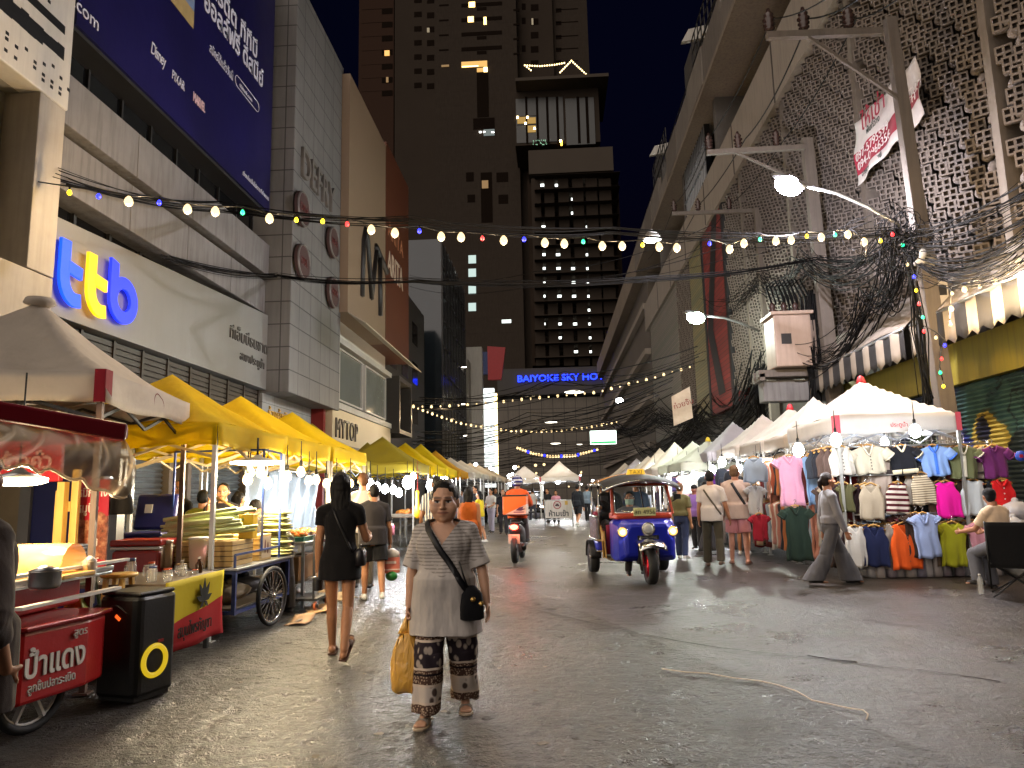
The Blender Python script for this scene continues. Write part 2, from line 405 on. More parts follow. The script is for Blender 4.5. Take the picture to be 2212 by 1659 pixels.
        if top.get('vneck'):
            bm=bmesh.new(); bm.from_mesh(me); vn=top['vneck']; kill=[]
            for fc in bm.faces:
                p=TM2.inverted()@fc.calc_center_median()
                if p.y>0.0 and p.z>(vn[1]*H) and abs(p.x)<vn[0]*H*((p.z-vn[1]*H)/((.85-vn[1])*H)): kill.append(fc)
            bmesh.ops.delete(bm,geom=kill,context='FACES'); bm.to_mesh(me); bm.free()
        out['top']=put(me,top.get('name','shirt'),top['mat'],root)
    if bottom:
        mb=MB(); lo=bottom.get('loose',.012); kind=bottom.get('kind','pants')
        if kind=='skirt':
            hem=bottom['hem']; tp=bottom.get('top',.6)
            mb.loft([tring(z,max(.1,0.09)+0*z,.075,lo+bottom.get('flare',.03)*(tp-z)/(tp-hem)) for z in[tp-(tp-hem)*i/8 for i in range(9)]][::-1])
        else:
            mb.loft([tring(z,rx,ry,lo*.8) for z,rx,ry in[(.47,.075,.066),(.49,.099,.073),(.53,.104,.076),(.575,.096,.069),(.60,.09,.066)]])
            for i,s in((0,-1),(1,1)):
                hp,kn,an=J[i][:3]; f=.75+.25*w; fr=bottom.get('len',1.); hr=bottom.get('hemr',.031)*H
                mb.caps(hp,hp.lerp(kn,.3),.05*H*f+lo,.046*H*f+lo)
                if fr<=.6: q=hp.lerp(kn,fr/.55); mb.cone(hp,q,.05*H*f+lo,.044*H*f+lo*1.6)
                else:
                    kr=bottom.get('kneer',.034)*H*f+lo
                    mb.cone(hp,kn,.05*H*f+lo,kr); mb.caps(kn,kn.lerp(an,.02),kr,kr)
                    q=kn.lerp(an,(fr-.55)/.45); sd=(q-kn); mb.loft([ringpts(kn+sd*t,kr+(hr-kr)*t**bottom.get('pw',1.),(kr+(hr-kr)*t**bottom.get('pw',1.))*1.08) for t in(0,.25,.5,.75,1.)][::-1])
        me=remesh(mb,bottom.get('vox',vox*1.05),2); foldup(me,fold*bottom.get('fold',1.),8.,.3)
        out['bottom']=put(me,bottom.get('name','trousers'),bottom['mat'],root)
    if hair:
        mb=MB(); kd=hair.get('kind','short'); hb=hair.get('big',1.)
        def hell(c,r): mb.ell(HM@V(c),tuple(x*k*hs*hb for x in r),20,12,M=HM.to_3x3()*(1/k/hs))
        if kd!='cap':
            hell((0,-.018,.036),(.081,.092,.094))
            hell((0,-.045,-.01),(.076,.064,.075))
            for s in(-1,1): mb.caps(HM@V((s*.072,-.002,.04)),HM@V((s*.074,-.004,-.0)),.018*k,.012*k,8,2)
        if kd=='long':
            L=hair.get('len',.42); W=hair.get('wid',.078)
            mb.loft([[HM@V((W*(1.12-.5*t*t)*math.cos(a)*(1 if t>0 else .9),-.06-.02*t+.045*math.sin(a)*(1-.45*t),.04-L*t)) for a in[2*PI*j/18 for j in range(18)]] for t in(0,.15,.35,.6,.85,1.)])
        if kd=='bun': mb.ell(HM@V((0,-.115,.03)),(.04*k,.035*k,.042*k),14,10)
        if kd=='pony': mb.tube([HM@V(p) for p in((0,-.09,.03),(0,-.13,.0),(0,-.135,-.06),(0,-.115,-.14))],[.03*k,.034*k,.03*k,.01*k],10)
        if kd=='cap':
            mb.ell(HM@V((0,-.012,.042)),(.087*k,.102*k,.085*k),20,12,M=HM.to_3x3()*(1/k)); mb.caps(HM@V((-.03,.1,.035)),HM@V((.03,.1,.035)),.03*k,.03*k,8,2); mb.ell(HM@V((0,-.045,-.02)),(.074*k,.06*k,.07*k),16,10)
        me=remesh(mb,vox*.95,1); foldup(me,(.0045 if kd=='long' else .0018)*k,26,.22); out['hair']=put(me,'cap' if kd=='cap' else 'hair',hair.get('mat') or hair_mat(),root)
    if shoes:
        sk=shoes.get('kind','shoe')
        for i in(0,1):
            an,fw,up,ball,hl=J[i][2],J[i][3],J[i][4],J[i][5],J[i][6]; lat=fw.cross(up); mb=MB()
            if sk=='shoe':
                mb.caps(hl-up*.002*H,an+fw*.03*H-up*.014*H,.025*H,.025*H); mb.caps(an+fw*.02*H-up*.014*H,ball+fw*.022*H-up*.002*H,.025*H,.019*H); mb.caps(an+up*.004*H,an-up*.01*H,.023*H,.026*H)
                me=remesh(mb,vox*.9,1); lowz=min((p.co-hl).dot(up) for p in me.vertices)
                for p in me.vertices:
                    d=(p.co-hl).dot(up)
                    if d<-.017*H: p.co+=up*(-.017*H-d)
                put(me,'shoe',shoes['mat'],root)
            else:
                o2=[(-.021,-.04),(.021,-.04),(.024,.0),(.03,.06),(.031,.1),(.02,.128),(0,.135),(-.02,.128),(-.031,.1),(-.03,.06),(-.024,0)]
                base=an-up*.042*H
                mb.prism(o2,lambda x,y,d:base+lat*x*H+fw*(y)*H+up*(d-.004),.016*k)
                so=mb.build('sandal',shoes['mat'],root,bevel=.003)
                mb=MB(); c=ball-fw*.01*H
                mb.grid(lambda a,b:c+fw*(b-.5)*.035*H+lat*math.cos(PI*a)*.028*H+up*(math.sin(PI*a)*.024*H-.008*H),10,3); mb.build('strap',shoes.get('strap',shoes['mat']),so,solid=.005)
    out['root']=root; out['J']=J; out['A']=A; out['HM']=HM; out['tr']=tr; out['H']=H; out['k']=k; return out
def strap(P,pts,width,m,name='bag_strap',off=.008,parent=None):
    """ribbon laid over the torso: pts are (x,z,side) rows, each cast onto the clothing"""
    me=P['top'].data; bv=BVHTree.FromPolygons([v.co[:] for v in me.vertices],[p.vertices[:] for p in me.polygons]); ring=[]
    for a,b in zip(pts,pts[1:]):
        if a[2]!=b[2]: continue
        for i in range(9):
            t=i/8; x=a[0]+(b[0]-a[0])*t; z=a[1]+(b[1]-a[1])*t; s=a[2]; o=V((x,s*1.,z)); h=bv.ray_cast(o,V((0,-s,0)))
            if h[0] is not None: ring.append((h[0]+h[1]*off,h[1]))
    if len(ring)<3: return None
    mb=MB(); L=[];
    for i,(p,n) in enumerate(ring):
        d=(ring[min(i+1,len(ring)-1)][0]-ring[max(i-1,0)][0]).normalized(); sd=d.cross(n).normalized(); L.append([p-sd*width/2,p+sd*width/2])
    mb.loft(L,False,True,False); return mb.build(name,m,parent or P['root'],solid=.004)
# ---------------------------------------------------------------- materials of the setting
WHITE=pm('white_paint','#aeaaa2',.6,var=.08,dirt=.25); CREAM=pm('cream_paint','#a59c8e',.65,var=.1,dirt=.2); CONC=pm('concrete','#757270',.8,var=.18,dirt=.6,scale=3,bump=.3)
DARK=pm('dark_metal','#1d1b1a',.5,var=.2); BLACK=pm('black_paint','#0c0c0d',.45,var=.2); GREYP=pm('grey_panel','#7c7a75',.45,var=.06,scale=2,dirt=.06); STEEL=pm('steel','#a9abad',.3,.85,var=.1)
BROWN=pm('brown_metal','#3b332c',.45,.3,var=.15); GLASS=pm('dark_glass','#0d0e10',.06,0,var=.3,bump=.03,bscale=3,spec=.8); SOFF=pm('soffit','#6b655c',.7,var=.15,dirt=.3)
LIT=em('lit_white','#fff4e0',9); WARM=em('warm_window','#ffcf7a',2.2); COOLW=em('cool_window','#cfe6df',.45)
def tile_mat(name,c,ya,za,g=.02,dark=.35,ro=.55,sp=.25):
    if name in MATS: return MATS[name]
    t=NT(name); a=lin(c)[:3]; o=t.obj(); x,y,z=t.sep(o); br=t.math('ADD',x,y)
    def line(v,s): f=t.math('FRACT',t.math('DIVIDE',v,s)); return t.math('LESS_THAN',f,g/s)
    L=t.math('MAXIMUM',line(t.math('ADD',br,100),ya),line(t.math('ADD',z,100),za)); n=t.noise(1.5)
    d=t.ramp(t.noise(1.,t.map(o,(4,4,.5)),6,.65),[(.4,0.),(.8,1.)])
    c1=t.mix(n,tuple(q*.85 for q in a),tuple(q*1.1 for q in a)); c1=t.mix(t.math('MULTIPLY',d,.45),c1,tuple(q*.45 for q in a)); c1=t.mix(t.math('MULTIPLY',L,1-dark),c1,(.03,.028,.026))
    t.col(c1); t.set(ro,0,sp); t.bump(t.math('SUBTRACT',1,L),.6,.03); MATS[name]=t.m; return t.m
# ---------------------------------------------------------------- white building on the far left
b=thing('white_building','white building at the left edge with a perforated panel above a cream column','building',(-8.5,6,0))
m=MB(); m.b2((-12,2,0),(-7.95,9.6,4.7)); m.b2((-12,2,4.7),(-7.95,9.6,7.47)); m.b2((-12,2,7.47),(-7.75,10.05,14)); m.build('wall',pm('grey_wall','#8b8880',.7,var=.07),b,w=True)
m=MB(); m.b2((-8.0,9.58,4.78),(-7.4,10.14,7.47)); m.build('column',CREAM,b,w=True,bevel=.015)
m=MB(); m.b2((-7.95,3,2.6),(-7.3,10.0,4.72)); m.build('beam',CREAM,b,w=True,bevel=.02)
m=MB(); m.b2((-7.75,3,7.47),(-7.38,10.16,13.5)); q=m.build('perforated_panel',pm('panel_white','#c4beb2',.55,var=.05,dirt=.15),b,w=True,bevel=.02)
m=MB(); random.seed(3)
for i in range(34):
    y=4+i*.185
    for j in range(16):
        z=7.62+j*.085
        if random.random()<.42 and not(8.02<z<8.85): m.b2((-7.383,y,z),(-7.376,y+.06,z+.05))
for i in range(16):
    y=7.5+i*.155; h=.12+.07*random.random(); m.b2((-7.383,y,8.34-h),(-7.376,y+.156,8.40+.05*random.random()))
m.b2((-7.383,6.5,8.63),(-7.376,9.96,8.77)); m.build('slot',BLACK,q,w=True)  # flat black patches stand for the shaded holes and cut-outs
# ---------------------------------------------------------------- bank building
b=thing('bank_building','grey concrete bank building with two projecting slabs and dark window bands','building',(-8.5,14,0))
m=MB(); m.b2((-13,10.16,0),(-8.4,18.5,16)); m.build('wall',pm('bank_wall','#3a3733',.8,var=.15),b,w=True)
for z0,z1,x in((7.35,8.2,-7.5),(6.33,7.2,-7.58)):
    for i in range(4):
        y0=10.2+i*2.08; m=MB(); m.b2((-8.4,y0,z0),(x,y0+2.065,z1)); m.build('slab',CONC,b,w=True,bevel=.012)
m=MB(); m.b2((-8.4,10.2,5.6),(-8.1,18.5,6.33)); m.b2((-8.4,10.2,8.2),(-8.0,18.5,9.1)); m.build('window_band',GLASS,b,w=True)
for i in range(9): y=10.4+i; each('mullion',DARK,b,[((-8.1,y,5.6),(-8.04,y+.07,6.33)),((-8.0,y,8.2),(-7.95,y+.05,9.1))])
m=MB()
for i in range(7): m.bar((-7.68,10.2,3.52+i*.11),(-7.68,18.5,3.52+i*.11),.02,.09)
for i in range(10): m.b2((-7.74,10.3+i*.9,3.4),(-7.64,10.36+i*.9,4.25))
m.b2((-8.4,10.2,3.3),(-7.8,18.5,4.25)); m.build('louvre',BROWN,b,w=True)
m=MB(); m.b2((-8.4,10.2,3.28),(-7.6,18.5,3.42)); m.build('lintel',DARK,b,w=True)
for y0,y1 in((11.6,14.3),(15.4,17.9)):
    m=MB()
    for i in range(30): z=.12+i*.105; m.add([(-7.9,y0,z),(-7.9,y1,z),(-7.84,y1,z+.05),(-7.84,y0,z+.05),(-7.9,y1,z+.1),(-7.9,y0,z+.1)],[(0,1,2,3),(3,2,4,5)])
    m.build('shutter',pm('shutter_steel','#9fa4a6',.35,.7,var=.08,dirt=.2),b,w=True)
each('post',pm('post_beige','#8a7c69',.6),b,[((-8.3,y,0),(-7.75,y+.16,3.28)) for y in(10.3,11.45,14.35,15.1,18.0)])
each('door',GLASS,b,[((-8.38,14.5,0),(-8.2,15.1,3.28)),((-8.38,10.46,0),(-8.2,11.45,3.28))])
# bank sign
s=thing('bank_sign','long grey panel with big glowing blue and yellow ttb letters','sign',(-7.5,14.5,4.25))
m=MB(); m.add([(-7.5,10.2,4.27),(-7.5,18.54,4.27),(-7.5,18.54,6.28),(-7.5,10.2,5.8),(-7.95,10.2,4.27),(-7.95,18.54,4.27),(-7.95,18.54,6.28),(-7.95,10.2,5.8)],[(0,1,2,3),(7,6,5,4),(0,4,5,1),(1,5,6,2),(2,6,7,3),(3,7,4,0)]); m.build('panel',GREYP,s,w=True,bevel=.01)
BL=em('sign_blue','#0a3df5',1.5); YE=em('sign_yellow','#ffb400',1.25); BL2=em('sign_deep_blue','#0a22e8',1.5)
def tt(y0,z0,mat,x=-7.42,W=.66,Hh=1.05):
    m=MB(); t=.215
    fn=lambda a,c,d:V((x+d,y0+a*W,z0+c*Hh))
    # hooked stem
    out=[(0,1.),(.36,.9)]; 
    rings=[]
    pts=[(.18,.95),(.18,.45)]+[(.18+.42*(1-math.cos(k)),.42-.32*math.sin(k)) for k in[PI/2*i/6 for i in range(1,7)]]+[(.8,.115)]
    L=[]
    for i,(a,c) in enumerate(pts):
        a0,c0=pts[max(i-1,0)]; a1,c1=pts[min(i+1,len(pts)-1)]; dx,dy=(a1-a0)*W,(c1-c0)*Hh; l=math.hypot(dx,dy); nx,ny=-dy/l,dx/l; L.append(((a*W+nx*t/2),(c*Hh+ny*t/2),(a*W-nx*t/2),(c*Hh-ny*t/2)))
    f2=lambda a,c,d:V((x+d,y0+a,z0+c))
    for p,q in zip(L,L[1:]):
        poly=[(p[0],p[1]),(q[0],q[1]),(q[2],q[3]),(p[2],p[3])]; m.prism(poly,f2,.05)
    m.prism([(.3*W,.66*Hh),(.8*W,.62*Hh),(.8*W,.44*Hh),(.3*W,.48*Hh)],lambda a,c,d:V((x+d*1.04,y0+a,z0+c)),.05)
    return m.build('letter',mat,s,w=True)
p0=PX(137,655,-7.42); tt(10.22,4.46,BL); tt(10.84,4.44,YE,-7.40); 
m=MB(); f2=lambda a,c,d:V((-7.42+d,a,c)); cy,cz=11.89,4.90; ro,ri=.41,.2
for i in range(24):
    a,b2=2*PI*i/24,2*PI*(i+1)/24; m.prism([(cy+ro*math.cos(a),cz+ro*math.sin(a)),(cy+ro*math.cos(b2),cz+ro*math.sin(b2)),(cy+ri*math.cos(b2),cz+ri*math.sin(b2)),(cy+ri*math.cos(a),cz+ri*math.sin(a))],f2,.05)
m.prism([(cy-ro,cz),(cy-ro+.21,cz+.2),(cy-ro+.21,cz+.60),(cy-ro,cz+.65)],lambda a,c,d:V((-7.42+d*1.05,a,c)),.05); m.build('letter',BL2,s,w=True)
GT=pm('grey_letters','#4a4744',.5); text('ทีเอ็มบีธนชาต',.42,GT,(-7.49,16.25,5.2),TL,s,.02); text('สาขาประตูน้ำ',.30,GT,(-7.49,16.85,4.78),TL,s,.02)
# billboard
NAVY=NT('billboard_print'); o_=NAVY.obj(); x_,y_,z_=NAVY.sep(o_)
c_=NAVY.mix(NAVY.ramp(NAVY.noise(.35),[(.3,0.),(.75,1.)]),'#100d34','#1a1650'); NAVY.col(c_); NAVY.set(.35,0,.5); NAVY.bump(NAVY.noise(1.3,None,3),.15,.05)
s=thing('billboard','dark blue billboard with white lettering hung above the concrete slabs','billboard',(-7.6,14.3,9.05))
m=MB(); m.b2((-7.75,10.3,9.06),(-7.45,18.3,16)); m.build('panel',NAVY.m,s,w=True)
m=MB(); m.b2((-8.4,10.3,8.98),(-7.5,18.3,9.05)); m.build('frame',DARK,s,w=True)
WT=pm('white_letters','#c9c9d6',.5,var=.03)
X0=-7.445
def bt(str_,u,v,size,mt=None,**k):
    p=PX(u,v,X0); return text(str_,size,mt or WT,p,TL,s,.006,**k)
bt('.com',157,12,.34); bt('Disney',325,112,.36,shear=.15,sp=.85,sx=.62); bt('PIXAR',371,168,.28,sx=.66); bt('MARVEL',417,216,.29,pm('pink_letters','#d9b7bb',.5),bold=.006,sx=.5)
bt('เครดิต ทีทีบี',446,-30,.66,bold=.012,sx=.9); bt('ออลล์ฟรี ดีสนีย์',440,15,.66,bold=.012,sx=.82); bt('สมัครได้แล้ววันนี้',452,110,.30,sx=.62)
p=PX(513,176,X0)
m=MB(); q=[(.0,.14)]+[(1.15+.14*math.sin(a),.14*math.cos(a)) for a in[PI*i/8 for i in range(9)]]+[(-.14*math.sin(a),-.14*math.cos(a)) for a in[PI*i/8 for i in range(9)]]
m.tube([V((p.x+.006,p.y+a,p.z+c)) for a,c in q]+[V((p.x+.006,p.y,p.z+.14))],.01,4); m.build('search_frame',WT,s,w=True); text('ttbbank.com',.15,WT,(X0,p.y+.12,p.z-.05),TL,s,.006)
bt('เงื่อนไขเป็นไปตามที่กำหนด',524,377,.16)
m=MB(); a=PX(330,5,X0); c=PX(416,95,X0); m.m=0; m.b2((-7.447,a.y,c.z+.35),(-7.441,c.y,c.z+.75)); m.m=1; m.b2((-7.447,a.y,c.z+.75),(-7.441,c.y,c.z+1.7)); m.m=2; m.b2((-7.441,a.y+.7,c.z+.95),(-7.437,a.y+1.5,c.z+1.6)); m.m=3; m.b2((-7.441,c.y-.5,c.z+1.1),(-7.437,c.y-.02,c.z+1.7))
m.build('picture_panel',[pm('print_sand','#a08a5c',.5,var=.3),pm('print_blue','#6d7f9c',.5,var=.3),pm('print_grey','#8c8c94',.5,var=.4),pm('print_red','#8c2f2c',.5,var=.3)],s,w=True)
# ---------------------------------------------------------------- tiled shop building
b=thing('tiled_building','tall grey tile clad building projecting beside the billboard with red discs','building',(-8,20.8,0))
m=MB(); m.b2((-12,18.56,4.2),(-6.9,23.1,16.2)); m.build('wall',tile_mat('grey_tiles','#757370',.93,.62,.03,.2),b,w=True,bevel=.02)
m=MB(); m.b2((-12,18.56,0),(-7.6,22.7,4.2)); m.build('lower_wall',tile_mat('lower_panels','#9a9a97',1.1,1.05,.015,.3),b,w=True)
m=MB(); m.b2((-7.6,22.42,0),(-7.2,22.62,4.2)); m.build('post',pm('red_post','#7d1f1a',.5),b,w=True)
s=thing('shop_sign','raised grey DEFRY letters on the grey tiled wall','sign',(-6.9,20.5,10))
p=PX(640,325,-6.88); text('DEFRY',1.28,pm('letter_grey','#66605a',.7),(-6.88,19.0,p.z-.55),TL,s,.07,sx=.82)
s=thing('shop_sign','gold Thai and DEFRY letters low on the tiled building above yellow tents','sign',(-7.6,20,3.4))
GOLD=pm('gold_letters','#c49a3a',.3,.6); text('ห้างผู้ผลิตยีนส์',.42,GOLD,(-7.59,18.9,3.55),TL,s,.03); text('DEFRY',.55,GOLD,(-7.59,18.95,2.85),TL,s,.03)
for i,(u,v,tx) in enumerate(((653,452,'DNA'),(719,524,'NEX'),(653,566,'DSL'),(719,632,'HBX'))):
    p=PX(u,v,-6.78); s=thing('disc_sign',('upper left','upper right','lower left','lower right')[i]+' of four red round signs on the tiled wall','sign',p,0,'round red signs on the tiled wall')
    m=MB(); M=Matrix.Rotation(R(90),3,'Y'); m.lathe([(.0,-.07),(.47,-.07),(.5,-.04),(.5,.04),(.47,.06),(0,.06)],(0,0,0),32,M,False); m.build('disc',pm('disc_red','#46302d',.85,var=.1),s)
    m=MB(); m.torus((.05,0,0),.47,.035,32,6,M); m.build('rim',pm('disc_rim','#6f6a66',.4,.4),s); text(tx,.3,pm('disc_text','#5a2522',.5),(p.x+.065,p.y,p.z-.1),TL,s,.01,align='CENTER')
# ---------------------------------------------------------------- shop with the big beige billboard
b=thing('shop_building','white shop building with two wide upper windows under the beige billboard','building',(-9,27,0))
m=MB(); m.b2((-13,22.75,0),(-7.25,31,8)); m.build('wall',pm('shop_white','#c2bdb2',.5,var=.06),b,w=True)
for y0,y1 in((23.6,26.6),(27.0,30.4)):
    m=MB(); m.b2((-7.2,y0+.06,4.66),(-7.12,y1-.06,6.34)); f=m.build('window',pm('shop_glass','#70736d',.08,var=.15,scale=1.,spec=.7),b,w=True); m=MB()
    for a in((y0,4.6,y0+.07,6.4),(y1-.07,4.6,y1,6.4),(y0+.07,4.6,y1-.07,4.66),(y0+.07,6.34,y1-.07,6.4)): m.b2((-7.22,a[0],a[1]),(-7.06,a[2],a[3]))
    m.build('frame',WHITE,f,w=True)
m=MB(); m.b2((-7.25,22.8,6.5),(-6.95,31,6.7)); m.b2((-7.25,22.8,4.3),(-6.95,31,4.5)); m.build('ledge',WHITE,b,w=True)
m=MB(); m.b2((-7.25,22.8,0),(-7.1,31,2.6)); m.build('shopfront',GLASS,b,w=True)
s=thing('shop_sign','cream fascia with dark MYTOP letters behind the olive tents','sign',(-7,26,3))
m=MB(); m.b2((-7.25,22.7,2.6),(-7.0,31,4.28)); m.build('panel',pm('fascia_cream','#b9a684',.5,var=.06),s,w=True); text('MYTOP',.92,pm('letter_brown','#2e2620',.45),(-6.99,22.95,3.35),TL,s,.04,sx=.8,sp=1.15); text('LITTLE',.62,STEEL,(-6.99,27.9,3.05),TL,s,.03,sx=.8)
m=MB(); m.b2((-7.0,24.4,3.0),(-6.96,26.2,3.14)); m.build('underline',pm('letter_brown','#2e2620',.45),s,w=True)
s=thing('billboard','tall beige and orange billboard with black MT monogram and ARITA lettering','billboard',(-7,28,7.4))
m=MB(); m.b2((-7.7,22.95,7.45),(-6.62,28.3,15.9)); m.build('panel',pm('beige_board','#85705a',.6,var=.06,scale=.6),s,w=True)
m=MB(); m.b2((-7.7,28.3,7.45),(-6.6,32.95,16.1)); m.build('panel',pm('orange_board','#56290f',.6,var=.06,scale=.6),s,w=True)
m=MB(); m.b2((-7.6,22.93,7.6),(-6.95,22.949,14.2)); m.build('end_panel',pm('end_cream','#b7a88c',.6),s,w=True)
m=MB(); m.b2((-7.6,22.93,14.3),(-6.95,22.949,15.8)); m.build('opening',BLACK,s,w=True)  # black sheet on the face gives the dark inside of the opening
m=MB()
for i in range(11): y=22.95+i*.91; m.add([(-6.6,y,7.42),(-6.6,y+.89,7.42),(-6.0,y+.89,7.05),(-6.0,y,7.05)],[(0,1,2,3)]); 
m.build('catwalk',pm('catwalk','#a79c8c',.5,.3,var=.1),s,w=True,solid=.03)
BLK=pm('print_black','#17120f',.5)
P_=lambda u,v:PX(u,v,-6.6)
m=MB(); m.tube([P_(*q) for q in((781,640),(784,520),(788,496),(793,520),(801,645))],.12,6); m.tube([P_(*q) for q in((801,645),(812,540))],.12,6); m.tube([P_(*q) for q in((810,532),(834,588))],.15,6); m.tube([P_(*q) for q in((819,552),(820,682))],.13,6); m.build('monogram',BLK,s,w=True)
OW=pm('print_white','#c7b5a2',.5); text('ARITA',1.45,OW,(-6.59,28.55,10.55),TL,s,.01,sx=.75); text('ARITA',1.0,pm('print_faint','#a06a4a',.5),(-6.59,28.6,12.15),TL,s,.01,sx=1.1)
# dark framed box
s=thing('sign_box','open dark box frame projecting from the end of the white shop','sign',(-7,32.3,4))
m=MB()
for lo,hi in(((-7.9,30.95,4.1),(-6.6,33.7,4.28)),((-7.9,30.95,6.4),(-6.6,33.7,6.6)),((-7.9,30.95,4.28),(-6.6,31.1,6.4)),((-7.9,33.55,4.28),(-6.6,33.7,6.4))): m.b2(lo,hi)
m.build('frame',pm('box_dark','#2a2622',.5),s,w=True); m=MB(); m.b2((-8,31.1,4.28),(-7.8,33.55,6.4)); m.build('panel',BLACK,s,w=True)
# ---------------------------------------------------------------- further buildings on the left
b=thing('dark_building','dark unlit block behind the orange billboard on the left','building',(-11,42,0))
m=MB(); m.b2((-18,34.5,0),(-8.2,46,13)); m.build('wall',pm('dark_block','#25221f',.8),b,w=True); each('window',GLASS,b,[((-8.2,y,z),(-8.17,y+1.6,z+1.3)) for z in(5.6,8,10.4) for y in(36,39,42)]); m=MB(); m.b2((-8.2,34.5,3.3),(-7.4,46,3.5)); m.build('canopy',DARK,b,w=True)
b=thing('glass_building','dark glass building reflecting blue neon on the left of the far street','building',(-10,55,0))
m=MB(); m.b2((-18,48.2,0),(-7.4,61,19)); m.build('glazing',pm('blue_glass','#20262c',.12,.2,var=.3,scale=.5,bump=.05,bscale=2,spec=.8),b,w=True); m=MB()
each('mullion',DARK,b,[((-7.4,48.2,z),(-7.33,61,z+.09)) for z in[2+1.9*i for i in range(9)]]+[((-7.39,y,0),(-7.29,y+.1,19)) for y in[48.2+1.6*i for i in range(9)]])
for q,(u,v) in enumerate(((1003,792),(1000,872),(1004,940))):
    p=PX(u,v,-7.2); l=thing('floodlight',('top','middle','lowest')[q]+' small white floodlight on the glass building','lamp',p,0); m=MB(); m.lathe([(.02,.1),(.16,.05),(.2,-.03)],n=10); m.build('shade',DARK,l); m=MB(); m.lathe([(.19,-.035),(.1,-.06),(0.01,-.065)],n=10); m.build('lens',LIT,l)
b=thing('column_building','pale narrow building with a glowing white sign column on the far left','building',(-9,66,0))
m=MB(); m.b2((-14,62,0),(-7.2,72,13)); m.build('wall',pm('pale_block','#8c867c',.7,dirt=.3),b,w=True); m=MB(); m.b2((-7.6,64,0),(-6.2,65,14.5)); m.build('pier',WHITE,b,w=True)
m=MB(); m.b2((-7.2,69.5,2),(-5.6,70.2,11.5)); m.build('sign_column',em('sign_column','#dfe6e2',.9),b,w=True)
m=MB(); m.b2((-5.6,69.6,3),(-5.35,70.1,11)); m.build('edge_light',em('edge_warm','#ffdf9a',2.5),b,w=True)
s=thing('rooftop_sign','small red and blue rooftop sign on the pale narrow building','sign',PY(1064,800,75))
m=MB(); m.b2((-1.6,0,-.4),(-.5,.5,2.0)); m.build('panel',pm('sign_navy','#1c2a55',.5),s); m=MB(); m.add([(-.5,0,-1),(.9,0,-1),(1.4,0,2.4),(-.5,0,2.6),(-.5,.5,-1),(.9,.5,-1),(1.4,.5,2.4),(-.5,.5,2.6)],[(0,1,2,3),(7,6,5,4),(0,4,5,1),(1,5,6,2),(2,6,7,3),(3,7,4,0)]); m.build('panel',pm('sign_red2','#8a1f22',.5),s)
# ---------------------------------------------------------------- the hotel tower
TW=tile_mat('tower_wall','#3d3630',9.,3.2,.05,.9,.9,.0); TB=pm('tower_dark','#1c1612',.9,spec=0.); TWL=pm('tower_light','#4d463f',.9,spec=0.,var=.1,scale=.2); TWM=pm('tower_mid','#3a332d',.9,spec=0.,var=.12,scale=.2)
tw=thing('hotel_tower','tall dim hotel tower with a few lit windows closing the street','tower',(-10,165,0))
def tbox(mb,u0,v0,u1,v1,Y,dep=10,z0=None):
    a=PY(u0,v1,Y); c=PY(u1,v0,Y); mb.b2((a.x,Y,a.z if z0 is None else z0),(c.x,Y+dep,c.z))
zp=lambda x,y:(743+.2916*x,.2916*y)
def zb(mb,x0,y0,x1,y1,Y,dep=10,z0=None): u,v=zp(x0,y0); a,c=zp(x1,y1); tbox(mb,u,v,a,c,Y,dep,z0)
m=MB(); zb(m,75,-300,370,4000,156,20,0); m.build('left_wing',pm('tower_red','#3a2c25',.9,spec=0.),tw,w=True)
m=MB(); zb(m,370,-300,700,4000,152,20,0); m.build('left_bay',TWM,tw,w=True)
m=MB(); zb(m,700,-300,1265,4000,148,25,0); m.build('core',TW,tw,w=True)
m=MB(); zb(m,1265,-300,1530,4000,150,20,0); m.build('right_bay',TWM,tw,w=True)
m=MB(); zb(m,1530,-300,1565,4000,153,10,0); m.build('shaft',TB,tw,w=True)
m=MB(); zb(m,1565,-300,1785,4000,151,20,0); m.build('right_wing',TW,tw,w=True)
def wins(lst,Y,nm,mt):
    for x0,y0,x1,y1 in lst: q=MB(); zb(q,x0,y0,x1,y1,Y-.06,.3); q.build(nm,mt,tw,w=True)
wins([(520,y,575,y+42) for y in(-20,85,192,295,400,505,610)]+[(615,y,668,y+45) for y in(-20,90,195,295,405,510,615)],152,'window',TB)
wins([(1385,y,1440,y+50) for y in(30,135,235,340,445)]+[(1318,y,1345,y+48) for y in(25,130,335)],150,'window',TB)
wins([(870,y,1170,y+45) for y in(10,118,225,335)]+[(985,y+40,1055,y+68) for y in(10,225,335)],148,'window_band',TB)
wins([(705,y,775,y+16) for y in(30,142,252,362)]+[(1255,y,1300,y+16) for y in(65,172,280,390)],148,'window',TB)
for y in(60,160,262,365,470,570,668): wins([(130,y,350,y+12),(280,y,360,y+45)],156,'balcony',TB)
for y in(60,155,258,352,445): wins([(1570,y,1735,y+16),(1570,y,1610,y+32)],151,'balcony',TB)
wins([(925,12,970,52),(918,120,960,162),(1035,125,1055,180)],147.9,'lit_window',WARM)
wins([(870,448,1060,500),(985,500,1060,532)],147.9,'lit_window',em('warm_band','#c99a52',.75)); wins([(875,484,995,496),(1035,496,1062,530)],147.8,'lit_window',em('warm_bright','#ffd98a',3.))
wins([(300,372,336,410)],155.8,'lit_window',em('warm_dim','#b98a4a',1.2)); wins([(312,570,328,608)],155.8,'lit_window',em('warm_dimmer','#8a6a40',.5)); wins([(722,478,778,494)],147.9,'lit_window',em('warm_dimmer','#8a6a40',.5)); wins([(1390,135,1402,180),(615,205,632,235)],149.8,'lit_window',em('pale_dim','#a8977a',.35))
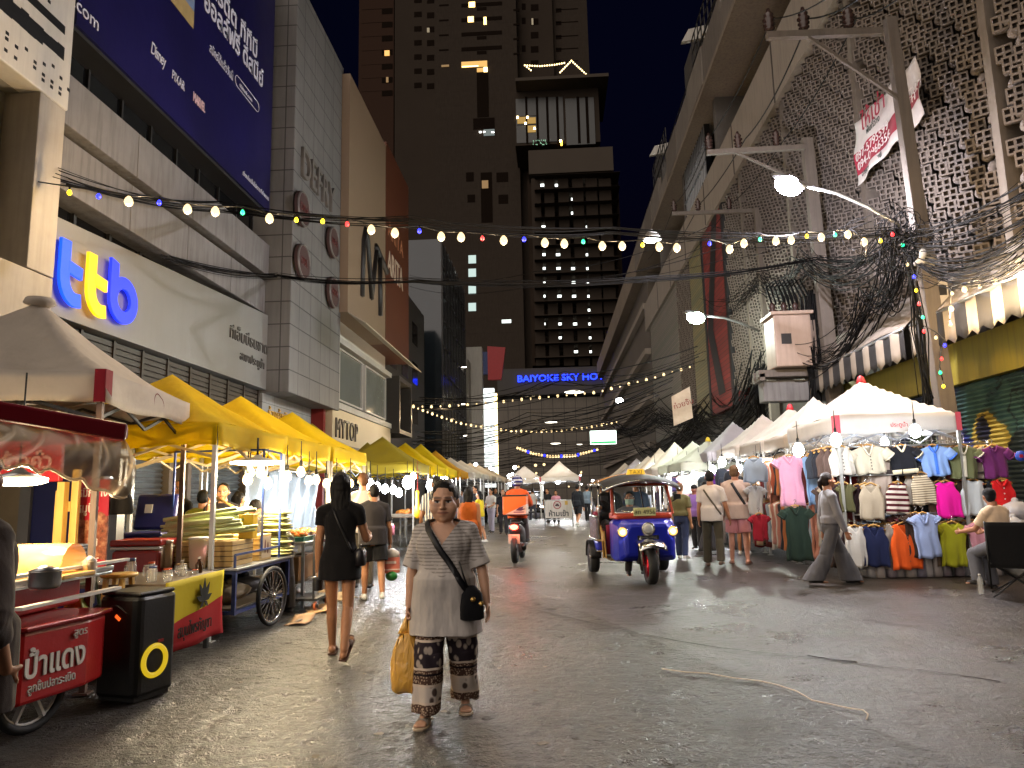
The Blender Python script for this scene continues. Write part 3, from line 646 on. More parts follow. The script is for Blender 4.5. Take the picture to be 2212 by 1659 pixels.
wins([(988,532,1068,870),(958,870,1115,960)],148,'shaft_window',TB); wins([(1035,955,1115,1005)],147.9,'lit_window',em('grey_lit','#8d9a98',.25)); wins([(1002,972,1018,980),(1032,972,1045,980),(1092,976,1112,982)],147.8,'lamp_strip',em('lit_small','#f2f0e8',4))
# lower part of the tower
wins([(905,1275,960,1345),(1130,1275,1215,1350),(915,1440,970,1500),(1145,1440,1215,1510)],148,'window',TB); wins([(1018,1275,1095,1650)],148,'shaft_window',TB); wins([(1022,1335,1068,1395)],147.9,'lit_window',em('warm_dimmer','#8a6a40',.5))
wn=[(940,610),(1020,560),(1020,590),(1020,625),(1020,662)]
for u,v in((1012,551),(1012,580),(1012,617),(1012,654)):
    q=MB(); tbox(q,u,v,u+16,v+18,147.9,.3); q.build('lit_window',COOLW,tw,w=True)
q=MB(); tbox(q,1084,690,1104,698,147.9,.3); q.build('lit_window',em('grey_lit2','#c9d2cc',1.2),tw,w=True)
# restaurant box and car-park decks on the right
m=MB(); zb(m,1270,575,1880,1080,138,12); m.build('restaurant_wall',TWM,tw,w=True)
m=MB(); zb(m,1270,540,1960,600,134,18); m.build('restaurant_roof',TWL,tw,w=True)
m=MB(); zb(m,1280,715,1620,1060,137.9,.4); zb(m,1650,720,1850,1075,137.9,.4); m.build('restaurant_glass',pm('rest_glass','#1c1f1d',.35,var=.4,scale=.3,spec=.7),tw,w=True)
m=MB(); 
for x in(1350,1430,1505,1580,1735,1800): zb(m,x,715,x+7,1060,137.8,.2)
zb(m,1280,855,1430,862,137.8,.2); zb(m,1280,918,1430,925,137.8,.2); m.build('restaurant_mullion',TB,tw,w=True)
wins([(1285,865,1345,915),(1360,868,1420,915),(1362,928,1420,980)],137.85,'lit_window',em('rest_warm','#a37f3c',.55)); wins([(x,y,x+14,y+14) for x,y in((1352,860),(1338,905),(1405,942),(1598,1035),(1278,860))],137.7,'pendant_lamp',em('pendant','#ffe3a0',7)); wins([(1605,1040,1618,1075)],137.7,'pendant_lamp',em('rest_warm2','#ffb84a',2.))
m=MB(); random.seed(5)
for i in range(22): x=1400+random.random()*100; y=1030+random.random()*40; zb(m,x,y,x+4,y+4,137.65,.1)
m.build('plant_lights',em('green_lights','#9fd8b0',.6),tw,w=True)
m=MB(); zb(m,1370,1085,1990,1290,136,14); m.build('deck_wall',TWL,tw,w=True)
m=MB()
for i in range(14):
    v=378+i*30
    a=PY(1155,v+8,136); c=PY(1338-(i>1)*2,v,136); m.b2((a.x,134.5,a.z),(c.x,150,c.z))
m.build('deck_slab',TWM,tw,w=True)
m=MB(); tbox(m,1150,380,1335,790,140,10); m.build('deck_back',pm('deck_dim','#2e2620',.9,spec=0.),tw,w=True)
m=MB()
for u in(1158,1187,1218,1250,1280,1310): tbox(m,u,385,u+9,790,136.3,1.)
m.build('deck_pier',TWM,tw,w=True)
CP=em('car_park_lamp','#e8f0ea',2.); random.seed(11)
for i in range(13):
    for j,u in enumerate((1170,1205,1240,1272)):
        if random.random()<(.75 if 5<i else (.8 if i in(0,) else .3)): q=MB(); tbox(q,u-6,388+i*30+9,u+8,388+i*30+14,138,.3); q.build('deck_lamp',CP,tw,w=True)
# string of bulbs on the restaurant roof
s=thing('roof_string_lights','triangular string of tiny bulbs on the hotel restaurant roof','string lights',PY(1200,150,137))
BW=em('tiny_bulb','#ffdf9c',2.2); m=MB()
for pts in(((1340,484),(1450,490),(1560,480),(1650,463)),((1340,484),(1400,532)),((1685,450),(1590,548)),((1685,450),(1805,560))):
    for a,c in zip(pts,pts[1:]):
        n=max(2,int(math.hypot(c[0]-a[0],c[1]-a[1])/17))
        for i in range(n): t=i/n; u,v=zp(a[0]+(c[0]-a[0])*t,a[1]+(c[1]-a[1])*t); m.ell(PY(u,v,137),.17,6,4)
q=m.build('bulbs',BW,s,w=True); q['kind']='stuff'; m=MB()
for pts in(((1340,484),(1450,490),(1560,480),(1685,450)),((1340,484),(1400,532)),((1685,450),(1590,548)),((1685,450),(1805,560))): m.tube([PY(*zp(*q),137.1) for q in pts],.04,4)
m.build('wire',BLACK,s,w=True)
# hotel podium and neon
b=thing('hotel_podium','grey hotel podium block under the tower with a tiled face','building',(0,125,0))
m=MB(); tbox(m,1075,787,1420,855,128,20); m.build('fascia',pm('podium_dark','#3a3632',.7),b,w=True); m=MB(); tbox(m,1075,853,1420,1060,129,20,0); m.build('wall',tile_mat('podium_tiles','#6b645b',2.,2.,.12,.3),b,w=True)
s=thing('neon_sign','blue neon BAIYOKE SKY HOTEL letters on the hotel podium','sign',PY(1118,826,127.5))
p=PY(1117,825,127.7); text('BAIYOKE SKY HOTEL',1.62,em('neon_blue','#1430ff',2.6),p,TF,s,.1,sx=1.12,bold=.02,shear=0)
# ---------------------------------------------------------------- right-hand building with the breeze-block screen
b=thing('market_building','long concrete market building with a breeze block screen over the right side','building',(10,28,0))
m=MB(); m.b2((9.1,3,0),(16,60,15.2)); m.build('wall',pm('screen_back','#3d362f',.85),b,w=True)
BB=pm('breeze_concrete','#625952',.85,var=.22,scale=.9,bump=.3,bscale=25)
# one screen block: a tilted square face with four holes, set between round bosses
def blockmods(m,y,z,s=.40,h=.36,kind=0,x=8.5):
    if kind:
        M=Matrix.Rotation(R(90),3,'Y'); c=V((x+.02,y,z)); rings=[]
        for r,d in((.135,.12),(.135,.04),(.105,-.03),(.04,-.055)): rings.append([c+V((d,r*math.cos(2*PI*j/8),r*.92*math.sin(2*PI*j/8))) for j in range(8)])
        m.loft(rings,True)
    else:
        n=V((-.60,-.76,-.24)).normalized(); u=V((.78,-.62,0)).normalized(); w=u.cross(n); w=w if w.z>0 else -w
        a=.142; f=[-a,-.108,-.022,.022,.108,a]; c=V((x-.07,y,z)); P=lambda i,j,d=0.: c+u*f[i]+w*f[j]-n*d
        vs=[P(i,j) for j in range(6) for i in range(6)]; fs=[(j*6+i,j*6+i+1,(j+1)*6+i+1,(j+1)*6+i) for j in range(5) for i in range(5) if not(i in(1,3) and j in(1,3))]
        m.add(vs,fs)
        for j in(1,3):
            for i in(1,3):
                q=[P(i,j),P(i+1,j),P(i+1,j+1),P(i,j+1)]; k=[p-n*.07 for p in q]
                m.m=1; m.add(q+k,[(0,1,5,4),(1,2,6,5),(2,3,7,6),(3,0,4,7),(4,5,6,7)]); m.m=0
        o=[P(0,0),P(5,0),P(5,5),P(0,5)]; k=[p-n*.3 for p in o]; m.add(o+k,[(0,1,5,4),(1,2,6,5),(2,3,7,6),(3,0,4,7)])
random.seed(2)
sections=[(7.0,13.0),(13.3,18.6),(18.9,24.4),(24.7,30.3),(30.6,33.6),(42.4,47.0)]
for y0,y1 in sections:
    m=MB(); nz=31; z0=5.75
    for j in range(nz):
        z=z0+.30*j+.15; n=int((y1-y0)/.34)
        for i in range(n):
            y=y0+.17+.34*i+(.17 if j%2 else 0)
            if y+.2>y1+.15: continue
            if y>30 and (i+j)%2 and False: continue
            blockmods(m,y+random.uniform(-.012,.012),z+random.uniform(-.01,.01),kind=(i+j*2)%3==1)
    m.build('breeze_screen',[BB,pm('hole_shade','#3d352e',.9)],b,w=True)  # second material colours the hole insides dark, as if in shade
each('rib',pm('rib_conc','#665d54',.8,dirt=.4),b,[((8.35,y+.04,5.6),(9.0,y+.26,15.1)) for y in(6.7,13.0,18.6,24.4,30.3)])
m=MB(); m.b2((8.2,3,13.0 if False else 14.9),(9.6,62,17.2)); m.build('concrete_band',pm('band_conc','#857b70',.8,var=.1,scale=.5,dirt=.35),b,w=True)
m=MB(); m.b2((10.4,3,17.2),(16,62,20.2)); m.build('upper_wall',pm('upper_wall','#4e4a46',.8),b,w=True)
m=MB(); m.b2((7.6,3,20.2),(16,62,20.45)); m.build('roof_slab',pm('parapet_conc','#776a5c',.8,var=.25,scale=.6,dirt=.7),b,w=True)
random.seed(44)
for i in range(16):
    y0=3+i*3.7; m=MB(); m.b2((7.6+random.uniform(-.03,.05),y0,20.45),(7.85,y0+3.62,22.3-(.9 if i in(5,6,11) else 0)+random.uniform(-.05,.1))); m.build('parapet_panel',pm('parapet_conc%d'%(i%3),('#686058','#5f574f','#6f675e')[i%3],.8,var=.2,scale=.6,dirt=.8),b,w=True)
m=MB(); m.tube([(7.72,3,22.75),(7.72,62,22.75)],.03,6); m.build('roof_rail',DARK,b,w=True)
each('fin',pm('fin_conc','#55504c',.8),b,[((8.3,y,17.2),(10.4,y+.5,20.2)) for y in(12,22,33.4,42,52)])
m=MB()
for i in range(14): m.b2((8.25,36+i*.42,17.2),(8.3,36.05+i*.42,20.1))
for z in(18.2,19.2): m.b2((8.25,36,z),(8.3,42,z+.06))
m.build('window_grille',STEEL,b,w=True)
m=MB(); m.b2((8.3,36,17.2),(8.6,42,20.2)); m.build('window',GLASS,b,w=True)
each('band_joint',pm('joint_dark','#3a342e',.9),b,[((8.17,y,14.9),(8.21,y+.06,17.2)) for y in(8,13.1,18.7,24.5,30.4,36.5,42.3,48,54)])
each('upper_window',GLASS,b,[((10.3,y,18.0),(10.42,y+2.4,19.6)) for y in(5,9,14,18,24,28,45,49,54)])
# coloured patterned strip of the screen
def pattern(nm,c1,c2,s):
    t=NT(nm); o=t.obj(); n=t.new('ShaderNodeTexBrick'); t.link(t.map(o,(1,1,1),rot=(R(90),0,R(90))),n.inputs[0]); n.inputs['Scale'].default_value=s; n.inputs['Color1'].default_value=lin(c1); n.inputs['Color2'].default_value=lin(c2); n.inputs['Mortar'].default_value=(.02,.018,.016,1); n.inputs['Mortar Size'].default_value=.03
    t.col(n.outputs[0]); t.set(.7); t.bump(n.outputs['Fac'],.6,.05); return t.m
for y0,y1,mt,nm in((33.7,38.6,pattern('red_screen','#7d2b26','#5f1d1b',2.2),'red_panel'),(38.7,42.3,pattern('ochre_screen','#7d7350','#66684f',3),'patterned_panel'),(47.2,60,pattern('grey_screen','#7b736a','#6a6a5e',3),'patterned_panel')):
    m=MB(); m.b2((8.35,y0,5.2),(9.2,y1,14.9)); m.build(nm,mt,b,w=True)
m=MB(); m.add([(8.33,35.2,6),(8.33,37.0,9.5),(8.33,35.9,12),(8.33,34.6,15),(8.33,35.8,15),(8.33,37.4,11.5),(8.33,38.3,9.5),(8.33,36.6,6)],[(0,1,6,7),(1,2,5,6),(2,3,4,5)]); m.build('dark_figure',pm('figure_black','#151315',.7),b,w=True)
for y0,y1 in((33.55,33.95),(38.4,38.75)): m=MB(); m.b2((8.3,y0,5.2),(8.5,y1,14.9)); m.build('edge_strip',pm('figure_black','#151315',.7),b,w=True)
m=MB(); m.b2((8.45,3,3.48),(8.75,22.5,4.35)); m.build('yellow_fascia',pm('yellow_fascia','#8a7a24',.6,var=.15,scale=1.2,dirt=.35),b,w=True)
# mural on the roller shutters: an invented swirl of greens, ochre and blue
t=NT('mural'); o=t.obj(); x,y,z=t.sep(o)
def circ(cy,cz,r,sy=1.): 
    dy=t.math('MULTIPLY',t.math('SUBTRACT',y,cy),sy); dz=t.math('SUBTRACT',z,cz); nn=t.math('MULTIPLY',t.math('SUBTRACT',t.noise(1.6,o,2),.5),.5); d=t.math('SQRT',t.math('ADD',t.math('MULTIPLY',dy,dy),t.math('MULTIPLY',dz,dz)))
    return t.math('LESS_THAN',t.math('ADD',d,nn),r)
c=t.mix(t.noise(.9,o,3),'#20263c','#2c3f63'); 
for cy,cz,r,sy,cc in((-14.7,2.6,1.25,.9,'#2a3f3d'),(-14.75,2.55,1.05,1,'#3a564d'),(-14.9,2.0,.78,1.1,'#a8903a'),(-15.05,2.45,.22,1,'#1a1a2a'),(-14.6,1.4,.42,1,'#b39b45'),(-16.2,2.2,.55,.7,'#27306b'),(-16.3,2.6,.28,.6,'#b9b9c4'),(-13.5,1.6,.8,.8,'#262e2a'),(-17.5,2.1,.8,1,'#4a5a33'),(-12.6,2.5,.7,1,'#7a6a2e')):
    c=t.mix(circ(-cy-b.location.y,cz,r,sy),c,cc)
ln=t.math('LESS_THAN',t.math('ABSOLUTE',t.math('SUBTRACT',t.noise(1.1,o,2,.4,.6),.52)),.012); c=t.mix(ln,c,'#0d0d10'); c=t.mix(.12,c,'#2a2a2e'); t.col(c); t.set(.45)
for y0,y1 in((7.5,12.4),(12.6,16.9),(17.1,21.8)):
    m=MB()
    for i in range(38): z=.05+i*.09; m.add([(8.6,y1,z),(8.6,y0,z),(8.55,y0,z+.045),(8.55,y1,z+.045),(8.6,y1,z+.09),(8.6,y0,z+.09)],[(0,1,2,3),(3,2,5,4)])
    m.build('mural_shutter',t.m,b,w=True)
each('post',DARK,b,[((8.5,y,0),(9,y+.16,3.48)) for y in(7.3,12.42,16.92,21.82)])
m=MB(); m.b2((8.7,22,0),(8.9,60,5.2)); m.build('shop_fronts',pm('shop_dark','#26231f',.7,var=.4,scale=1.),b,w=True)
fb=thing('far_block','plain concrete block continuing the right side of the far street','building',(12,90,0))
m=MB(); m.b2((8.6,62.1,0),(18,122,22.2)); m.build('wall',pm('far_conc','#5d554c',.8,var=.15,scale=.4,dirt=.5),fb,w=True); m=MB(); m.b2((7.7,62.1,20.2),(18,122,22.6)); m.build('parapet',pm('parapet_conc','#776a5c',.8),fb,w=True)
each('ledge',pm('band_conc','#857b70',.8),fb,[((8.1,62.1,z),(8.6,122,z+.5)) for z in(5,9,13,17)])
# roof-top things
for i,(y,z,w_) in enumerate(((36.,22.3,3.5),(49,22.3,3.))):
    r=thing('roof_shed',('nearer','farther')[i]+' corrugated roof shed with a pale sloping gable board on the right roofline','shed',(8.2,y,z),0,'roof sheds on the right building')
    m=MB(); m.b2((0,0,0),(3,w_,3.2)); m.build('wall',pm('shed_steel','#55524f',.5,.4,dirt=.3),r); m=MB(); m.add([(-.5,-.6,2.9),(2.4,-.6,3.5),(2.4,-.35,3.5),(-.5,-.35,2.9),(-.9,-.6,2.2),(-.9,-.35,2.2),(2.4,-.6,2.7),(2.4,-.35,2.7)],[(0,1,6,4),(0,3,2,1),(3,5,7,2),(4,6,7,5),(0,4,5,3),(1,2,7,6)]); m.build('gable_board',WHITE,r)
for i in range(2):
    y=(29,44)[i]; g=thing('roof_railing',('nearer','farther')[i]+' stretch of thin steel roof railing on the right parapet','railing',(7.7,y,22.3)); m=MB()
    for k in range(9): m.b2((0,k*.75,0),(.05,k*.75+.05,2.0))
    for z in(.6,1.3,2.0): m.b2((0,0,z-.05),(.05,6.05,z))
    m.build('rails',DARK,g)
# striped awning
t=NT('awning_stripes'); o=t.obj(); x,y,z=t.sep(o); st=t.math('GREATER_THAN',t.math('FRACT',t.math('DIVIDE',t.math('ADD',y,50),.74)),.5); n=t.noise(2.)
t.col(t.mix(st,t.mix(n,'#1c1a1a','#2a2725'),t.mix(n,'#7f7468','#a39684'))); t.set(.8); t.bump(t.noise(4),.3,.03)
t2=pm('awning_top','#8f8478',.8,var=.15,scale=1.5,dirt=.4)
for i,(y0,y1) in enumerate(((9.0,15.2),(15.5,22.0))):
    a=thing('awning',('nearer','farther')[i]+' black and cream striped awning over the yellow fascia','awning',(8.3,(y0+y1)/2,4.4),0,'striped awnings on the right')
    m=MB(); m.grid(lambda u,v:V((8.45-1.0*v,y0+(y1-y0)*u,5.75-1.05*v+.05*math.sin(u*9))),24,6); m.build('top_cloth',t2,a,w=True,solid=.01)
    m=MB(); n_=int((y1-y0)/.37); n2=n_*4
    m.grid(lambda u,v:V((7.44+.02*math.sin(u*60),y0+(y1-y0)*u,4.68-v*(.62+.06*math.cos(u*n_*2*PI)))),n2,3); m.build('valance',t.m,a,w=True,solid=.008)
    m=MB(); m.tube([(7.45,y0,4.69),(7.45,y1,4.69)],.035,8); m.build('front_bar',STEEL,a,w=True)
# ---------------------------------------------------------------- utility poles
PC=pm('pole_concrete','#635a52',.8,var=.12,dirt=.5,bump=.25); CABLE=pm('cable_black','#0b0a0a',.75,var=.2,spec=.15)
def insulator(par,p):
    m=MB(); m.lathe([(.03,-.1),(.05,-.08),(.11,-.03),(.06,.0),(.12,.06),(.07,.1),(.13,.17),(.07,.21),(.10,.28),(.05,.34),(.03,.42)],p,10); return m.build('insulator',pm('porcelain','#3a2a26',.2,var=.2),par,w=True)
def pole(lab,base,top,r0,r1,arms):
    t=thing('utility_pole',lab,'utility pole',base,0,'concrete utility poles on the right kerb'); m=MB()
    m.loft([[V(q)+V((dx*r,dy*r,0)) for dx,dy in((-1,-.8),(1,-.8),(1,.8),(-1,.8))] for q,r in((base,r0),(top,r1))],True,False); m.build('shaft',PC,t,bevel=.015,w=True)
    for a,c,br in arms:
        m=MB(); m.bar(a,c,.12,.14); f=m.build('crossarm',PC,t,w=True)
        if br: m=MB(); m.bar(br[0],br[1],.06,.06); m.build('brace',STEEL if 0 else PC,t,w=True)
        a,c=V(a),V(c)
        for k in(.03,.33,.72): insulator(f,a.lerp(c,k)+V((0,0,.18)))
        XF[f.name]=XF[t.name]
    return t
for i in range(1): pass
_oldins=insulator
def insulator(par,p):
    par_=par; m=MB(); m.lathe([(.03,-.1),(.05,-.08),(.11,-.03),(.06,.0),(.12,.06),(.07,.1),(.13,.17),(.07,.21),(.10,.28),(.05,.34),(.03,.42)],p,10)
    o=m.build('insulator',pm('porcelain','#3a2a26',.2,var=.2)); o.data.transform(XF[par.parent.name].inverted()); o.parent=par; return o
p1b=PY(2046,905,14.3); p1t=PY(1922,40,14.); k=(p1b.z)/(p1t.z-p1b.z); p1b0=p1b-(p1t-p1b)*k
PA=pole('nearest leaning concrete utility pole with a crossarm, beside the white tent',(p1b0.x,p1b0.y,0),p1t,.17,.11,[(PY(1656,78,13.8),PY(1905,68,13.9),(PY(1745,80,13.75),PY(1938,210,13.95)))])
p2=PY(1742,300,20.5); PB=pole('second concrete pole carrying the transformer, in front of the breeze blocks',(p2.x+.25,20.6,0),p2,.2,.15,[(PY(1526,330,20.3),PY(1738,318,20.3),(PY(1590,330,20.2),PY(1745,400,20.4)))])
p3=PY(1636,450,28.); PC3=pole('third concrete pole with a crossarm, before the red patterned panel',(p3.x+.1,28,0),p3,.19,.14,[(PY(1452,462,27.8),PY(1625,455,27.8),None)])
p4=PY(1540,560,38); PD=pole('farthest concrete utility pole near the small red lettered sign',(p4.x,38,0),p4,.18,.14,[])
# transformer on its bracket
c=PY(1703,742,21.2); T=thing('transformer','beige ribbed transformer box mounted between the poles above the tents','transformer',(c.x,c.y,c.z-1.0))
m=MB(); m.box((0,0,1.0),(1.05,.95,1.5)); m.build('tank',pm('transformer_beige','#a08a7a',.5,var=.1,dirt=.3),T,bevel=.04)
m=MB()
for i in range(12): m.box((.57,-.42+i*.075,.95),(.16,.025,1.25))
for i in range(10): m.box((-.2+i*.06,-.52,.95),(.0,.0,.0))
m.build('cooling_fins',pm('transformer_fin','#6d5f55',.5,dirt=.3),T)
m=MB(); m.box((0,0,1.8),(1.2,1.1,.1)); m.build('lid',pm('transformer_beige','#a08a7a',.5),T,bevel=.02)
for i in range(3):
    m=MB(); m.lathe([(.05,0),(.12,.05),(.06,.1),(.13,.16),(.06,.2),(.11,.27),(.04,.4)],(-.35+i*.33,.1,1.85),10); m.build('bushing',pm('porcelain','#3a2a26',.2),T)
m=MB(); m.box((-.2,-.483,1.05),(.28,.01,.3)); m.build('plate',DARK,T)
m=MB(); m.box((0,.0,.12),(1.9,.3,.2)); m.box((0,.45,.12),(1.9,.12,.2)); m.box((-.85,.25,.02),(.15,.8,.2)); m.box((.85,.25,.02),(.15,.8,.2)); m.build('bracket',PC,T)
for i in range(7):
    m=MB(); x=-.35+.12*i; m.tube([(x,.1,2.2),(x-.1,.2,2.75),(x+.2,.3,3.0),(x+.4,.2,2.4),(x+.5,.5,1.2)],.03,6); m.build('lead_cable',CABLE,T)
# cantilever concrete lintel under the transformer
L=thing('concrete_beam','worn concrete platform beam under the transformer','beam',PY(1730,845,21.6)); m=MB(); m.box((0,0,0),(2.3,.5,.62)); m.build('beam',CONC,L,bevel=.03)
# banner tied to the screen
BAN=thing('banner','crumpled white and red phone number banner tied to the breeze block screen','banner',PX(1920,250,8.05))
A,B_,C_,D_=PX(1845,268,8.0),PX(1986,120,8.0),PX(1998,245,8.0),PX(1852,402,8.0)
def bp(u,v): 
    top=A.lerp(B_,u); bot=D_.lerp(C_,u); return top.lerp(bot,v)+V((.05*math.sin(u*17)+.04*math.sin(v*9+u*5),0,0))
bw,br=cloth('banner_white','#b9b2b0'),cloth('banner_red','#8e2238')
m=MB(); m.grid(lambda u,v:bp(u,v),20,12); m.build('sheet',bw,BAN,w=True,solid=.006)
m=MB(); m.grid(lambda u,v:bp(u*.78,.5+v*.34)+V((-.012,0,0)),18,5); m.grid(lambda u,v:bp(.78+u*.22,.42+v*.3)+V((-.012,0,0)),6,4); m.build('red_band',br,BAN,w=True)
p=bp(.06,.44); 
def btx(s_,u,v,sz,mt,sx=1.):
    p=bp(u,v); q=bp(u+.3,v); d=(q-p); ang=math.atan2(d.z,-d.y) ; text(s_,sz,mt,(p.x-.09,p.y,p.z),(R(90)-0,-ang if 0 else 0,R(-90)),BAN,.004,sx=sx)
bwh=pm('banner_text','#cfc6c6',.6); brd=pm('banner_text_red','#8e2238',.6); bdk=pm('banner_text_dark','#2a3a3a',.6)
def bline(s_,u0,v,sz,mt,sx=1.):
    p=bp(u0,v); q=bp(u0+.5,v); ang=math.atan2(q.z-p.z,abs(q.y-p.y))
    M=Euler(TR).to_matrix()@Matrix.Rotation(ang,3,'Z'); return text(s_,sz,mt,(p.x-.085,p.y,p.z),M.to_euler(),BAN,.004,sx=sx)
bline('097-5795599',.04,.66,.30,bwh,1.15); bline('094-0966356',.04,.80,.30,bwh,1.15); bline('ให้เช่า',.22,.33,.62,brd); bline('พื้นที่ว่าง',.3,.46,.22,bdk)
bline('อาคารพาณิชย์',.1,.95,.2,bdk); bline('เสนอ',.8,.52,.34,bwh); bline('ราคา',.8,.66,.34,bwh)
# street lamps on arms
def street_lamp(lab,base,head,lampmat,sz=1.):
    t=thing('street_lamp',lab,'street lamp',base,0,None); d=(V(head)-V(base)); m=MB(); m.tube([base,V(base)+d*.3+V((0,0,.12)),V(base)+d*.6+V((0,0,.15)),head],.035*sz,8); m.build('arm',STEEL,t,w=True)
    dn=d.normalized(); m=MB(); h=V(head); M=dn.to_track_quat('X','Z').to_matrix(); m.ell(h+dn*.18,(.36*sz,.15*sz,.075*sz),14,8,M); m.build('housing',pm('lamp_grey','#7d8084',.4,.5),t,w=True)
    m=MB(); m.ell(h+dn*.2-V((0,0,.1*sz)),(.26*sz,.2*sz,.17*sz),14,8,M); m.build('lens',lampmat,t,w=True); return h+dn*.2
LH=[]
LH.append(street_lamp('glaring white street lamp on a long arm above the string of bulbs',PY(1945,487,13.9),PY(1722,398,14.4),em('lamp_violet','#efe9ff',60),1.1))
LH.append(street_lamp('greenish white street lamp on a short arm beside the red panel',PY(1640,715,27.8),PY(1512,681,26.6),em('lamp_green','#e4ffe0',40),1.35))
# domed lamp on the string across the street
p=PY(1408,516,16.0); t=thing('pendant_lamp','wide white dome lamp hanging from the cables over the street','lamp',p); m=MB(); m.lathe([(.03,.22),(.1,.16),(.21,.02),(.22,-.02)],n=18); m.build('shade',WHITE,t); m=MB(); m.lathe([(.2,-.01),(.15,-.05),(.01,-.07)],n=18); m.build('lens',em('lit_dome','#f4fff2',12),t)
for q,(u,v,Y) in enumerate(((1240,847,100),(1190,912,90),(1200,958,70),(1252,960,60))):
    p=PY(u,v,Y); t=thing('ceiling_lamp',('topmost','second','third','lowest')[q]+' of four far flat white lamps over the end of the street','lamp',p); m=MB(); r=Y/100*(1.4,.9,.7,.4)[q]; m.lathe([(.2*r,.25*r),(r,.06*r),(r,0)],n=12); m.build('shade',WHITE,t); m=MB(); m.lathe([(r*.97,-.01*r),(.1*r,-.1*r)],n=12); m.build('lens',em('lit_far','#fff6e0',5),t)
p=PY(1338,868,45); t=thing('floodlight','glaring white floodlight low on the right facade above the tents','lamp',p); m=MB(); m.box((0,.2,.1),(.5,.3,.35)); m.build('housing',DARK,t,bevel=.03); m=MB(); m.ell((0,0,.08),(.22,.08,.16)); m.build('lens',em('flood','#ffffff',25),t)
# loudspeaker horn and dish
p=PY(1995,560,13.6); t=thing('horn_loudspeaker','grey horn loudspeaker fixed near the top of the lit pole','loudspeaker',p,R(20)); M=Matrix.Rotation(R(80),3,'X'); m=MB(); m.lathe([(.05,-.2),(.06,-.1),(.1,.0),(.19,.1),(.2,.12)],(0,0,0),20,M); m.build('horn',pm('horn_grey','#9a968e',.45),t); m=MB(); m.lathe([(.045,.06),(.055,.1),(.02,.12)],(0,0,0),12,M); m.build('driver',pm('horn_dark','#4b4844',.5),t); m=MB(); m.bar((0,.1,-.05),(0,.25,-.45),.03); m.build('bracket',DARK,t)
p=PY(2130,620,13.4); t=thing('dish','clear round hanging disc catching light over the cream awning','disc',p); m=MB(); m.lathe([(.0,.02),(.2,.01),(.26,-.03)],(0,0,0),24,Matrix.Rotation(R(75),3,'X')); m.build('plate',glassy('clear_disc',(.3,.28,.25),.1,.35),t); m=MB(); m.torus((0,0,0),.26,.012,28,6,Matrix.Rotation(R(75),3,'X')); m.build('rim',DARK,t)
# white meter box on pole 1
p=PY(2032,640,14.2); t=thing('meter_box','small white box strapped to the lit utility pole','box',p); m=MB(); m.box((0,0,0),(.24,.16,.6)); m.build('case',pm('meter_white','#a9a197',.5),t,bevel=.02); m=MB(); m.box((0,-.082,.1),(.16,.01,.2)); m.build('window',DARK,t)
# hanging red lettered sign and small signs
p=PY(1474,880,36); t=thing('hanging_sign','tilted white sign with red Thai lettering above the far right tents','sign',p); m=MB(); m.add([(-.45,0,-.9),(.45,-.2,-.55),(.38,-.2,1.0),(-.5,0,.55),(-.45,.1,-.9),(.45,-.1,-.55),(.38,-.1,1.0),(-.5,.1,.55)],[(0,1,2,3),(7,6,5,4),(0,4,5,1),(1,5,6,2),(2,6,7,3),(3,7,4,0)]); m.build('panel',pm('sign_cream','#b9a596',.5),t); text('ก๋วยจั๊บ',.36,pm('sign_redtext','#7d1a16',.5),(p.x-.42,p.y-.12,p.z-.1),(R(90),R(-16),R(-12)),t,.006)
p=PY(1303,945,44); t=thing('shop_sign','glowing white and green rectangular sign over the far right tents','sign',p); m=MB(); m.box((0,0,0),(1.55,.25,.8)); m.build('panel',em('sign_glow','#eafff2',2.2),t,bevel=.02); m=MB(); m.box((0,-.135,-.3),(1.5,.02,.14)); m.build('stripe',em('sign_green','#1f9a55',1.),t); text('เปิด 24',.3,pm('sign_greentext','#1f7a45',.5),(p.x,p.y-.14,p.z-.08),TF,t,.008,align='CENTER')
for i,(u,v) in enumerate(((1300,860),(1292,1060))):
    pass
# ---------------------------------------------------------------- cables
random.seed(21)
def bundle(lab,pts,n,spread,r=.012,sag=.3,seg=14):
    """several loose cables following the same poles, one bundle moving as one"""
    pts=[V(p) for p in pts]; t=thing('cable_bundle',lab,'cables',pts[0]); m=MB()
    for i in range(n):
        off=[V((random.gauss(0,spread),random.gauss(0,spread),random.gauss(0,spread))) for _ in pts]; line=[]
        for a,c,oa,oc in zip(pts,pts[1:],off,off[1:]):
            line+=catenary(a+oa,c+oc,sag*random.uniform(.5,1.6),seg)[:-1]
        line.append(pts[-1]+off[-1]); m.tube(line,r*random.uniform(.6,1.5),5)
    m.build('cables',CABLE,t,w=True); return t
bundle('upper bundle of slack black cables crossing from the bank to the lit pole',[PX(128,385,-7.4),PX(480,445,-7.3),PY(885,478,13.),PY(1320,500,15.),PY(1940,505,14.1)],10,.07,.009,.12)
bundle('lower bundle of slack black cables crossing the street under the bulbs',[PX(360,555,-7.6),PX(600,592,-7.3),PY(890,604,14.5),PY(1400,603,16),PY(1760,560,20.),PY(1950,545,14.2)],9,.05,.009,.1)
bundle('thin cables rising from street centre to the nearest pole',[PX(890,600,-6.6),PY(1150,592,20),PY(1560,525,18),PY(1930,480,14.1)],4,.25,.01,.2)
for i in range(5):
    bundle(('first','second','third','fourth','fifth')[i]+' swag of cables from the nearest pole towards the right edge',[PY(1958,505+14*i,14.1),PY(2230,405+i*35,10.5)],10,.10,.008,.15+.08*i)
bundle('thick dark cables sagging from the nearest pole to the transformer',[PY(1950,520,14.1),PY(1890,640,17.),PY(1760,780,21.0)],38,.22,.010,.5)
